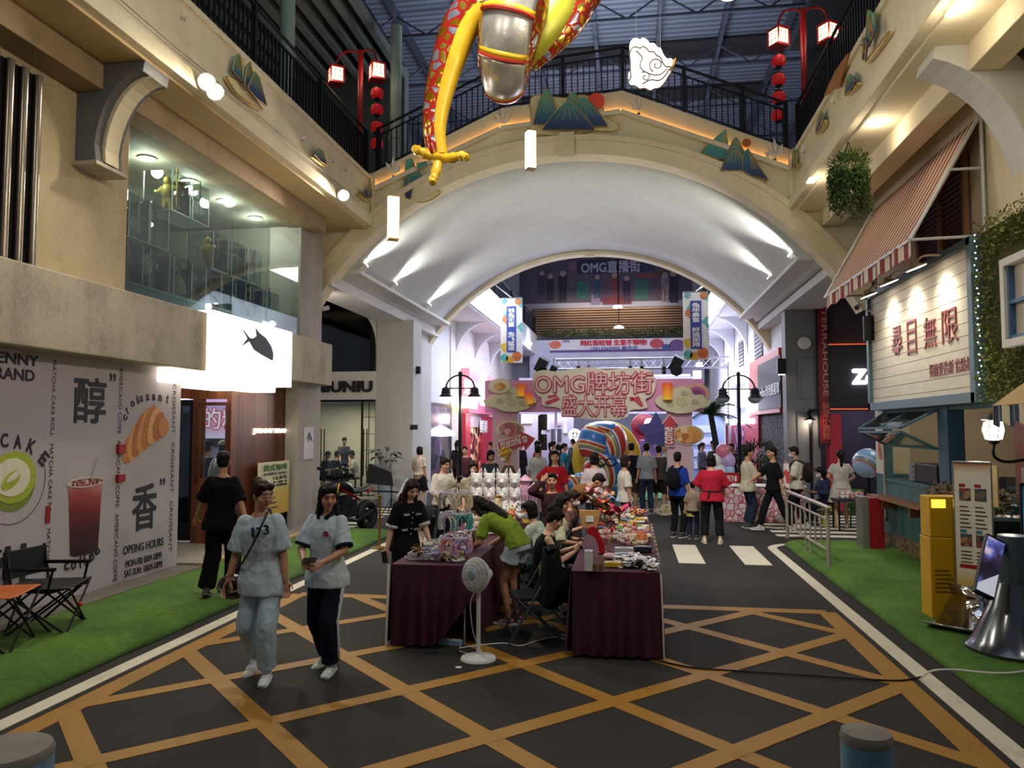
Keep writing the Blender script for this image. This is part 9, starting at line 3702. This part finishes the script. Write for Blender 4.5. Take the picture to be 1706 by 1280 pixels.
scatter('plush',16,-1.9,-1.6,11.2,12.5,('white','black','white'),'%s soft toy charm near the far end of the left stall','%s soft toys at the far end of the left stall',(1.2,1.8))
scatter('packet',14,-2.25,-1.7,9.3,10.2,('clear',),'%s trinket packet in the middle of the left stall','%s packets in the middle of the left stall')
# flower bouquets on a stand
for k,(u,v,cn,sc,lab)in enumerate(((985,832,'pink',2.2,'tall pink lily bloom on the right stall'),(992,842,'white',1.8,'white bloom beside the tall pink lily'),(1003,842,'white',2.0,'white bloom at the left of the flower cluster'),(1010,838,'pink',1.9,'pale pink bloom at the top of the flower cluster'),(1017,834,'gold',1.6,'yellow bloom at the top of the flower cluster'),(1005,849,'red',1.8,'red bloom at the lower left of the flower cluster'),(1022,846,'blue',1.9,'blue bloom at the right of the flower cluster'),(1014,852,'black',1.6,'dark bloom under the flower cluster'),(1008,866,'red',1.8,'left red bloom beside the magenta flower'),(1017,868,'red',1.6,'right red bloom beside the magenta flower'),(1032,868,'magenta',2.6,'large magenta flower in the middle of the right stall'))):
 zz=TZ+.10+.16*max(0,(868-v)/36)
 q=at(u,v,Z=zz)
 place('flower',q,k,lab,None,sc*1.45,TINT[cn])
 m=MB()
 m.tube([V((q.x,q.y,TZ)),q+Z3*.02],.004,5)
 m.build('flower_stand',M('#5a6a3a',.6),label='thin wire stem holding the '+lab.split(' on ')[0].split(' in ')[0].split(' at ')[0].split(' under ')[0].split(' beside ')[0]+' no. %s from the left'%('first second third fourth fifth sixth seventh eighth ninth tenth eleventh'.split()[k])if False else 'thin wire stem under the '+lab,cat='stem')
q=tp(983,880)
root=thing('kraft_bag','folded brown kraft paper bag standing on the right stall','bag',q)
m=MB()
m.loft([[q+V((x,y,0))for x,y in((-.1,-.05),(.1,-.05),(.1,.05),(-.1,.05))],[q+V((x,y,.24))for x,y in((-.15,-.03),(.15,-.03),(.15,.03),(-.15,.03))]])
m.build('bag_body',M('#a87a44',.8,0,.15,12,.1,60),root,bevel=.006)
m=MB()
m.bx(q.x-.05,q.x+.05,q.y-.056,q.y-.05,.9,.98)
m.build('bag_print',M('#cfd4d0',.6,0,.2,20),root)
q=tp(1002,922)
root=thing('red_ornament','tall flat curved red ornament standing on the right stall','ornament',q)
m=MB()
m.prism(blob([(-.02,0),(.035,0),(.03,.1),(.0,.17),(-.03,.22),(-.05,.27),(-.1,.29),(-.15,.25),(-.14,.2),(-.1,.19),(-.06,.15),(-.035,.08)],3),q+Y3*.015,X3,Z3,.03)
m.build('ornament_body',M('#c01822',.4,0,.1,6),root,bevel=.006)
m=MB()
m.box(q+V((.005,0,.006)),(.09,.06,.012))
m.build('ornament_base',M('#8a1018',.4,0,.1,6),root)
for k,(u,v,w_,d_,h_,hc,lab,cat)in enumerate(((981,951,.075,.075,.19,'#d3d6d8','white upright cosmetic box at the near left corner of the right stall','box'),(1021,944,.16,.1,.045,'#d1b23c','yellow tin box near the front of the right stall','box'),(1016,932,.15,.1,.05,'#d8b6bc','pale pink fluffy pouch on the right stall','pouch'),(1045,930,.26,.09,.05,'#8fb2cc','pale blue flat case on the right stall','case'),(1070,920,.2,.1,.06,'#20253e','navy flat box on the right stall','box'),(1040,920,.2,.1,.05,'#cfcbd0','white flat box beside the navy box on the right stall','box'),(1062,897,.26,.12,.05,'#d49aa4','pink flat tray of clips on the right stall','tray'),(1035,858,.12,.12,.09,'#d6d6d6','round white tin with dark lid on the right stall','tin'),(1015,918,.03,.03,.14,'#b58f63','tan upright card beside the red toy','card'),(1055,912,.3,.03,.02,'#3a3f3c','dark green fan lying on the right stall','fan'))):
 q=tp(u,v)
 root=thing(lab.split()[-5]if False else{'box':'cosmetic_box','pouch':'fluffy_pouch','case':'flat_case','tray':'clip_tray','tin':'round_tin','card':'price_card','fan':'folded_fan'}[cat],lab,cat,q)
 m=MB()
 if cat=='tin':
  m.lathe([(0,0),(.06,0),(.06,.07),(0,.07)],q,20)
 elif cat=='pouch':
  m.ball(q+Z3*.03,(w_/2,d_/2,.035),16,10)
 else:
  m.box(q+Z3*(h_/2),(w_,d_,h_),rz=.08)
 m.build('case_body',M(hc,.5,0,.12,14),root,bevel=.004)
 m=MB()
 if cat=='tin':
  m.lathe([(.062,.07),(.062,.09),(0,.09)],q,20)
 else:
  m.box(q+Z3*(h_+.002),(w_*.5,d_*.5,.006),rz=.08)
 m.build('lid_print',M('#3a3438' if cat=='tin' else '#b39a80',.4,0,.2,20),root)
q=tp(996,952)
root=thing('brush_cup','clear cup with gold brushes at the front of the right stall','cup',q)
m=MB()
for dx in(-.03,.03):
 m.lathe([(0,0),(.024,0),(.026,.07),(.023,.07),(.022,.005),(0,.005)],q+X3*dx,14)
m.build('cup',glass('#e6d9c8',rough=.05,opac=.6),root,smooth=True)
m=MB()
for dx in(-.03,.03):
 m.lathe([(.0,.01),(.018,.01),(.018,.05),(0,.05)],q+X3*dx,12)
 m.tube([q+V((dx,0,.03)),q+V((dx*1.3,.0,.14))],.006,6)
m.build('brush',M('#b58a52',.4,.2,.2,20),root,smooth=True)
for k in range(9):
 y=8.6+k*.33
 m=MB()
 for j in range(9):
  m.ball((RX1+.045+.006*(j%2),y+.01*sin(j),ZT-.02-.035*j),(.014,.014,.017),8,6)
 m.tube([(RX1+.03,y,ZT+.01),(RX1+.05,y,ZT-.33)],.003,5)
 m.build('bead_strand',TINT[('white','cream','pink')[k%3]],smooth=True,label='%s pale bead strand from the front, hanging on the right stall edge'%'first second third fourth fifth sixth seventh eighth ninth'.split()[k],cat='bead strand',group='bead strands on the right stall')
 # ---- left stall: trays, hairband rack, masks, paper goods
for k,(u,v,lab)in enumerate(((735,912,'far pale blue tray of beads on the left stall'),(712,930,'near white tray of clips on the left stall'))):
 q=tp(u,v)
 root=thing('bead_tray',lab,'tray',q)
 m=MB()
 w_,d_=.34,.3
 for a in((-w_/2,w_/2,-d_/2,-d_/2+.012),(-w_/2,w_/2,d_/2-.012,d_/2),(-w_/2,-w_/2+.012,-d_/2,d_/2),(w_/2-.012,w_/2,-d_/2,d_/2)):
  m.bx(q.x+a[0],q.x+a[1],q.y+a[2],q.y+a[3],TZ,TZ+.07)
 m.bx(q.x-w_/2,q.x+w_/2,q.y-d_/2,q.y+d_/2,TZ,TZ+.01)
 m.build('tray',M('#9db8cc' if k==0 else '#c6c6c8',.5,0,.08,6),root)
 m=MB()
 for i in range(120):
  m.mat(i%3).ball((q.x+rr.uniform(-.14,.14),q.y+rr.uniform(-.12,.12),TZ+.03+rr.uniform(0,.03)),rr.uniform(.008,.015),6,4)
 m.build('beads',[TINT['cream'],TINT['gold'],TINT['brown']if k else TINT['white']],root,kind='stuff')
q=tp(757,935)
q.y+=.05
rk_=thing('hairband_rack','upright rack hung with hairbands on the left stall','rack',q)
m=MB()
m.lathe([(0,0),(.1,0),(.1,.012),(.012,.02),(.01,.72),(0,.73)],q,16)
for z_ in(.22,.46,.66):
 for k in range(6):
  a=pi/3*k
  m.tube([q+Z3*z_,q+V((.16*cos(a),.16*sin(a),z_+.02))],.005,6)
m.build('stand',white_m,rk_,smooth=True)
tiers=((.13,('pink','lilac','magenta','white','pink','lilac'),'lowest'),(.37,('teal','navy','lilac','blue','white','teal'),'middle'),(.58,('cream','white','cream','black','white','cream'),'top'))
for z_,cs,nm in tiers:
 for k,cn in enumerate(cs):
  for j in range(2):
   a=pi/3*k+.25*j
   place('band',q+V((.15*cos(a),.15*sin(a),z_)),a+pi/2,'%s hairband on the %s tier of the hairband rack'%(cn,nm),'%s hairbands on the %s tier'%(cn,nm),1.25,TINT[cn])
q2=tp(786,915)
for k in range(6):
 place('band',q2+V((-.05+.022*k,.02*k,.09)),1.2+.12*k,('brown' if k%2 else 'cream')+' hairband in the row standing right of the hairband rack',('brown' if k%2 else 'cream')+' hairbands beside the rack',1.3,TINT['brown' if k%2 else 'cream'])
m=MB()
fz=q+Z3*.74
for i in range(70):
 a,L_=rr.uniform(0,6.28),rr.uniform(.06,.17)
 d_=V((cos(a),sin(a)*.6,rr.uniform(-.2,.7))).normalized()
 m.tube([fz,fz+d_*L_*.6+Z3*.01,fz+d_*L_+V((0,0,-.03))],[.005,.004,.001],4)
m.build('feather_headdress',M('#cfc7ad',.8,0,.2,20),label='cream feathery headdress on top of the hairband rack',cat='headdress')
def fox_mask():
 root=thing('fox_mask','x','mask',(0,0,0))
 def fn(i,j):
  a=(i-.5)*2
  b_=(j-.5)*2
  w_=.075*(1-.35*max(0,-b_))*(1-.12*max(0,b_))
  y=-.06*sqrt(max(0,1-a*a*.8))*sqrt(max(0,1-b_*b_*.7))-.035*math.exp(-((a/.3)**2)-((b_+.35)/.35)**2)
  return V((a*w_,y,b_*.085))
 m=MB()
 m.surf(fn,16,16)
 for s_ in(-1,1):
  m.loft([[V((s_*.045+x,y,.06))for x,y in((-.03,-.04),(.03,-.03),(.025,.0),(-.025,.0))],[V((s_*.062,-.02,.155))]*4])
 m.build('face',M('#d8d4d2',.4,0,.05,10),root,smooth=True,solid=.004)
 m=MB()
 for s_ in(-1,1):
  m.ball((s_*.034,-.05,.012),(.018,.008,.008),10,6)
  m.ball((s_*.056,-.026,.1),(.01,.006,.02),8,6)
 m.ball((0,-.098,-.03),(.012,.008,.008),8,6)
 m.build('painted_marks',M('#a83248',.5),root,smooth=True)
 return root
mc=at(826,800,Y=11.8)
root=thing('mask_stand','white wire stand holding the rows of fox masks on the left stall','stand',(mc.x,11.85,TZ))
m=MB()
for k in range(5):
 x=mc.x-.36+.18*k
 m.tube([(x,11.87,TZ),(x,11.87,1.42)],.006)
for z_ in(1.0,1.2,1.38):
 m.tube([(mc.x-.38,11.87,z_),(mc.x+.38,11.87,z_)],.006)
m.bx(mc.x-.38,mc.x+.38,11.8,11.95,TZ,TZ+.015)
m.build('wire_grid',white_m,root)
fm=None
for r_,z_ in enumerate((1.36,1.14,.94)):
 for k in range(4):
  lab='white fox mask, %s from the left in the %s row of the mask stand'%(('first','second','third','fourth')[k],('top','middle','bottom')[r_])
  if fm is None:
   fm=fox_mask()
   o=fm
  else:
   o=dup(fm)
  tag(o,lab,None,'fox masks on the stand')
  o.scale=(1.22,1.22,1.25)
  o.location=(mc.x-.3+.2*k,11.83,z_)
  if(k+r_)%2:
   for ch in kids(o):
    if ch.name.startswith('painted'):
     recolor(ch,(TINT['teal'],TINT['navy'],TINT['black'])[r_])
q=at(875,842,Y=12.2)
root=thing('paper_castle','pink cut paper castle ornament on the far left stall','ornament',V((q.x,12.2,TZ)))
m=MB()
for k,(dx,hh,ww)in enumerate(((-.14,.42,.1),(.0,.52,.13),(.14,.4,.1))):
 m.bx(q.x+dx-ww/2,q.x+dx+ww/2,12.15,12.25,TZ,TZ+hh)
 m.loft([[V((q.x+dx+sx*(ww/2+.04),12.2+sy*.09,TZ+hh))for sx,sy in((-1,-1),(1,-1),(1,1),(-1,1))],[V((q.x+dx,12.2,TZ+hh+.1))]*4])
m.build('tower',M('#c99ab4',.6,0,.2,12),root)
m=MB()
for k in range(8):
 m.bx(q.x-.2+.05*k,q.x-.18+.05*k,12.13,12.15,TZ+.1,TZ+.3)
m.build('window_cutout',M('#8a5a7a',.6),root)
q=at(876,838,Y=11.0)
root=thing('paper_lantern','small orange paper lantern standing on the left stall','lantern',V((q.x,11.0,TZ)))
m=MB()
m.lathe([(0,0),(.05,0),(.062,.16),(.055,.17),(0,.17)],(q.x,11.0,TZ),16)
m.build('paper',grad([(0,'#a8a02a'),(.4,'#d0842c'),(1,'#b03a1d')],2,TZ,TZ+.17,.5,'lantern_paper_small',emit=.2),root,smooth=True)
m=MB()
m.tube([(q.x,11.0,TZ+.17),(q.x,11.0,TZ+.22)],.005)
m.build('loop',gold_m,root)
q=tp(830,878)
root=thing('tall_vase','tall cream patterned vase-shaped ornament on the left stall','ornament',q)
m=MB()
m.lathe([(0,0),(.07,0),(.08,.08),(.055,.22),(.06,.36),(.035,.4),(0,.41)],q,20)
m.build('ornament_body',cells(['#cbb88f','#b8a174','#d8caa6','#a88a5a'],18,.6,name='vase_pattern'),root,smooth=True)
m=MB()
m.lathe([(.04,.4),(.05,.42),(.04,.43),(.0,.43)],q,16)
m.build('rim',gold_m,root)
q=tp(800,878)
root=thing('pink_basket','tilted pale pink perforated basket on the left stall','basket',q)
m=MB()
m.loft([[q+V((x*.1,y*.07,.05))for x,y in((-1,-1),(1,-1),(1,1),(-1,1))],[q+V((x*.15+.03,y*.1+.02,.22+.06*x))for x,y in((-1,-1),(1,-1),(1,1),(-1,1))]])
m.build('basket_body',M('#c8aabf',.5,0,.08,8),root,solid=.004)
m=MB()
for k in range(4):
 m.lathe([(0,0),(.012,0),(.012,.004),(0,.004)],q+V((.02+.03*k,-.1,.13+.03*(k%2))),8,(0,-1,-.2))
m.build('hole',M('#6a5064',.6),root)
# ---- pram with a baby left of the stall
q=V((-3.05,10.9,0))
root=thing('pram','black pram with hood standing left of the left stall','pram',q)
m=MB()
for sx in(-1,1):
 m.tube(smoothpath([q+V((sx*.22,.35,1.0)),q+V((sx*.24,.15,.75)),q+V((sx*.25,-.3,.14))]),.014,8)
 m.tube([q+V((sx*.24,.1,.7)),q+V((sx*.25,.35,.14))],.014,8)
m.tube([q+V((-.22,.35,1.0)),q+V((.22,.35,1.0))],.018,8)
m.build('frame',black_m,root,smooth=True)
m=MB()
m.loft([[q+V((sx*.19,y,z_))for sx,y,z_ in((-1,-.3,.42),(1,-.3,.42),(1,.05,.4),(-1,.05,.4))],[q+V((sx*.19,y,z_))for sx,y,z_ in((-1,-.3,.46),(1,-.3,.46),(1,.1,.46),(-1,.1,.46))]])
m.loft([[q+V((sx*.19,.06,.42))for sx in(-1,1)]+[q+V((sx*.19,.1,.42))for sx in(1,-1)],[q+V((sx*.19,.22,.85))for sx in(-1,1)]+[q+V((sx*.19,.26,.85))for sx in(1,-1)]])
m.build('seat',cloth('#1a1a1d','pram_cloth'),root)
m=MB()
m.surf(lambda i,j:q+V(((i-.5)*.46,.25-.42*sin(j*1.5),.82+.2*cos(j*1.5)*(1-.3*(2*i-1)**2))),10,8)
m.build('hood',cloth('#141416','pram_cloth'),root,smooth=True,solid=.01)
for sx in(-1,1):
 for y in(-.3,.35):
  m=MB()
  wheel(m,q+V((sx*.27,y,.12)),.1,.035,X3,20)
  m.tube([q+V((sx*.24,y,.12)),q+V((sx*.29,y,.12))],.03)
  m.build('wheel',tyre,root,smooth=True)
bb=thing('baby','baby in white sitting in the black pram','person',q+V((0,-.05,.46)))
m=MB()
b0=q+V((0,.0,.55))
m.ball(b0,(.1,.09,.13),14,10)
m.ball(b0+V((0,-.03,.22)),(.075,.08,.085),16,12)
m.ball(b0+V((0,-.105,.21)),(.012,.012,.012),8,6)
for sx in(-1,1):
 cap(m,b0+V((sx*.09,0,.06)),b0+V((sx*.14,-.1,-.02)),.03,.024)
 cap(m,b0+V((sx*.14,-.1,-.02)),b0+V((sx*.1,-.2,.0)),.024,.02)
 cap(m,b0+V((sx*.06,-.03,-.08)),b0+V((sx*.09,-.25,-.06)),.045,.036)
 cap(m,b0+V((sx*.09,-.25,-.06)),b0+V((sx*.09,-.3,-.2)),.036,.026)
 cap(m,b0+V((sx*.09,-.3,-.2)),b0+V((sx*.09,-.36,-.21)),.024,.02)
 m.ball(b0+V((sx*.076,-.02,.21)),(.01,.015,.02),8,6)
put(skin_union(m,.01,3),'body',SKIN['c'],bb,Matrix.Translation(-V(bb.location)))
m=MB()
m.ball(b0,(.112,.1,.145),14,10)
for sx in(-1,1):
 cap(m,b0+V((sx*.09,0,.06)),b0+V((sx*.13,-.07,.0)),.036,.034)
put(m.mesh('romper'),'romper',cloth('#c9c6c2','baby_white'),bb,Matrix.Translation(-V(bb.location)))
m=MB()
m.ball(b0+V((0,-.01,.25)),(.077,.08,.07),14,10)
put(m.mesh('hair'),'hair',HAIRB,bb,Matrix.Translation(-V(bb.location)))
# ---- pedestal fan
fb=at(797,1100,Z=0)
fb.z=0
fh=at(801,958,Y=fb.y)
root=thing('pedestal_fan','white pedestal fan standing on the road before the left stall','fan',fb)
wf=M('#cfd4d4',.35,0,.03,5)
m=MB()
m.lathe([(0,0),(.165,0),(.17,.012),(.16,.03),(.05,.045),(.035,.06),(0,.06)],fb,36)
m.build('base',wf,root,smooth=True)
m=MB()
m.tube([fb+Z3*.04,fb+Z3*(fh.z-.1)],.02,14)
m.build('pole',wf,root,smooth=True)
ax=V((-.45,-.87,.1)).normalized()
fc=V((fb.x,fb.y,fh.z))
m=MB()
m.lathe([(0,-.16),(.05,-.155),(.07,-.1),(.07,-.04),(.05,0),(0,0)],fc,20,ax)
m.tube([fb+Z3*(fh.z-.14),fc-ax*.08],.03,12)
m.build('motor',wf,root,smooth=True)
q_=Z3.rotation_difference(ax)
gr_=MB()
RF=.155
for z_,rr_ in((.045,RF),(.085,.13),(.1,.1),(.105,.07),(-.01,.13),(-.025,.1),(.105,.05)):
 gr_.tube([fc+q_@V((rr_*cos(2*pi*i/40),rr_*sin(2*pi*i/40),z_))for i in range(41)],.0035 if rr_<RF else .008,6)
for k in range(80):
 a=2*pi*k/80
 gr_.tube([fc+q_@V((r_*cos(a+tw),r_*sin(a+tw),z_))for r_,z_,tw in((.05,.106,0),(.1,.1,.08),(.135,.08,.14),(RF,.045,.18))],.0023,4,caps=False)
 gr_.tube([fc+q_@V((r_*cos(a),r_*sin(a),z_))for r_,z_ in((.06,-.03),(.12,-.018),(RF,.045))],.0023,4,caps=False)
gr_.build('grille',wf,root,smooth=True)
m=MB()
for k in range(5):
 a0=2*pi*k/5
 m.surf(lambda i,j,a0=a0:fc+q_@V(((.03+.105*j)*cos(a0+(i-.5)*(.5+.45*j)),(.03+.105*j)*sin(a0+(i-.5)*(.5+.45*j)),.04+.03*(i-.5))),6,5)
m.build('blade',M('#c3c9ca',.3,0,.03,5),root,smooth=True,solid=.003)
m=MB()
m.lathe([(0,.118),(.04,.116),(.048,.104),(0,.1)],fc,24,ax)
m.build('hub_cap',M('#7f97ae',.35,.1,.05,8),root,smooth=True)
cable('white fan cord hanging down the pole of the pedestal fan',[fc-ax*.1+V((-.02,0,-.1)),fb+V((-.07,-.01,.55)),fb+V((-.05,.0,.25)),fb+V((.02,.06,.03)),at(765,1085,Z=.02)],.004,white_m)
q=at(762,1078,Z=0)
root=thing('power_strip','pale blue power strip lying under the left stall by the fan','power strip',V((q.x-.08,q.y+.05,0)))
m=MB()
m.box((q.x-.08,q.y+.05,.028),(.24,.07,.055),rz=-.1)
m.build('casing',M('#8fb4cc',.5,0,.05,6),root,bevel=.006)
m=MB()
for k in range(4):
 m.box((q.x-.16+.055*k,q.y+.05,.057),(.03,.04,.004),rz=-.1)
m.build('socket',white_m,root)
cable('white cable winding over the road between the stalls',[at(u,v,Z=.008)for u,v in((765,1080),(800,1075),(840,1072),(868,1076),(900,1066),(925,1062),(950,1068),(965,1074))],.006,white_m)
q=at(764,1113,Z=0)
m=MB()
m.lathe([(0,0),(.025,0),(.03,.006),(.0,.012)],q,14)
m.build('paper_scrap',white_m,smooth=True,label='small white paper scrap on the road before the fan',cat='scrap')
# ---- folding chairs
def folding_chair(label,p,rz,seat_z=.45):
 root=thing('folding_chair',label,'chair',p,'folding chairs in the aisle',rz)
 off=MB()
 def loc(mm,nm,mt,**kk):
  o=mm.build(nm,mt,None,loc=V((0,0,0)),**kk)
  o.parent=root
  return o
 m=MB()
 m.surf(lambda i,j:V(((i-.5)*.42,(j-.5)*.4,seat_z-.012*sin(pi*i)*sin(pi*j))),8,8)
 loc(m,'seat',cloth('#26272b','chair_pad'),smooth=True,solid=.03)
 tb=M('#5d6a80',.35,.6,.1,8)
 for sx in(-.22,.22):
  m=MB()
  m.tube([(sx,-.28,.0),(sx,.2,.82)],.013,8)
  loc(m,'leg',tb,smooth=True)
  m=MB()
  m.tube([(sx*.92,.3,.0),(sx*.92,-.18,seat_z)],.013,8)
  loc(m,'leg',tb,smooth=True)
 m=MB()
 m.surf(lambda i,j:V(((i-.5)*.44,.16+.035*j+.02*sin(pi*i),.66+.2*j)),8,4)
 loc(m,'backrest',cloth('#1b1c20','chair_back'),smooth=True,solid=.02)
 m=MB()
 m.tube([(-.2,.25,.1),(.2,.25,.1)],.01)
 m.tube([(-.22,-.22,.1),(.22,-.22,.1)],.01)
 loc(m,'cross_bar',tb)
 return root
folding_chair('empty folding chair with grey legs and black coat in the aisle behind the fan',(-1.02,7.95,0),-1.25)
folding_chair('folding chair under the woman in the sleeveless black dress',(-1.05,8.78,0),-1.4-.0)
folding_chair('folding chair under the woman with the translucent shawl',(-1.1,9.77,0),1.45)
folding_chair('folding chair under the woman in the cream top',(-1.0,10.36,0),-1.5)
folding_chair('folding chair under the woman with the brown tied hair',(-1.0,11.22,0),-1.7)
folding_chair('folding chair under the man in the dark maroon top',(-1.2,11.85,0),-.0)
root=thing('coat','black coat with olive patches draped over the empty folding chair','coat',(-.83,7.93,.4))
m=MB()
def coat(i,j):
 a=i*2*pi
 r_=.09+.1*j+.02*sin(a*5+j*3)
 return V((-.82+r_*.75*cos(a),7.92+(.2+.04*j)*sin(a)*(1+.1*sin(a*3)),.92-.52*j+.03*sin(a*2+1)))
m.surf(coat,40,12)
m.surf(lambda i,j:V((-.82+.07*(j*2-1)*sin(pi*i),7.92+.2*(2*i-1),.93+.015*sin(i*9))),14,4)
m.build('coat_body',cloth('#111214','black_coat'),root,smooth=True,solid=.012)
m=MB()
m.ball((-.9,7.83,.72),(.03,.07,.1),12,8)
m.build('olive_patch',cells(['#3f4a2c','#2a3020','#5a5c3a'],16,.9,name='camo_cloth'),root,smooth=True)
# ---- toy table in the right lane
q=V((4.75,16.5,0))
root=thing('toy_table','low dark table of pink toys between the child chairs in the right lane','table',V((4.55,17.4,0)))
m=MB()
m.bx(4.3,5.0,17.2,17.8,.62,.66)
m.build('tabletop',M('#2a2a33',.5),root)
for x in(4.35,4.95):
 for y in(17.25,17.75):
  m=MB()
  m.tube([(x,y,0),(x,y,.62)],.02)
  m.build('leg',black_m,root)
for i in range(14):
 place('plush',V((rr.uniform(4.34,4.9),rr.uniform(17.25,17.7),.665)),rr.uniform(0,6),'%s soft toy on the toy table in the right lane'%('pink','white')[i%2],'%s soft toys on the toy table'%('pink','white')[i%2],1.3,TINT[('pink','white')[i%2]])
for k,(u,v,hc,lab)in enumerate(((1386,878,'#b9bd2a','yellow-green child chair left of the woman in white'),(1428,878,'#4f9a3a','green child chair right of the woman in white'))):
 p=foot(u,v)
 root=thing('child_chair',lab,'chair',p)
 mt=M(hc,.4,0,.08,6)
 m=MB()
 m.box(p+V((0,.12,.36)),(.3,.3,.03))
 m.build('seat',mt,root,bevel=.01)
 m=MB()
 m.box(p+V((0,-.02,.6)),(.3,.03,.45))
 m.build('backrest',mt,root,bevel=.01)
 for sx in(-1,1):
  for y in(0,.25):
   m=MB()
   m.tube([p+V((sx*.14,y,0)),p+V((sx*.12,y,.35))],.02)
   m.build('leg',mt,root)
q=at(1446,772,Y=18.2)
root=thing('light_globe','rainbow lit globe standing at the kiosk end of the right lane','light',V((q.x,18.2,0)))
m=MB()
m.ball(q,.33,24,16)
m.build('globe',swirl('rainbow_globe',2.0,('#7fb0e0','#c9d8f0','#8a7ad0','#7ac07a','#d0708a','#a8c8f0'),.5,2.0),root,smooth=True)
m=MB()
m.tube([q,V((q.x,18.2,.0))],.04)
m.lathe([(0,0),(.2,0),(.2,.03),(0,.03)],(q.x,18.2,0),18)
m.build('stand',black_m,root)
bpy.data.scenes.remove(BENCH)
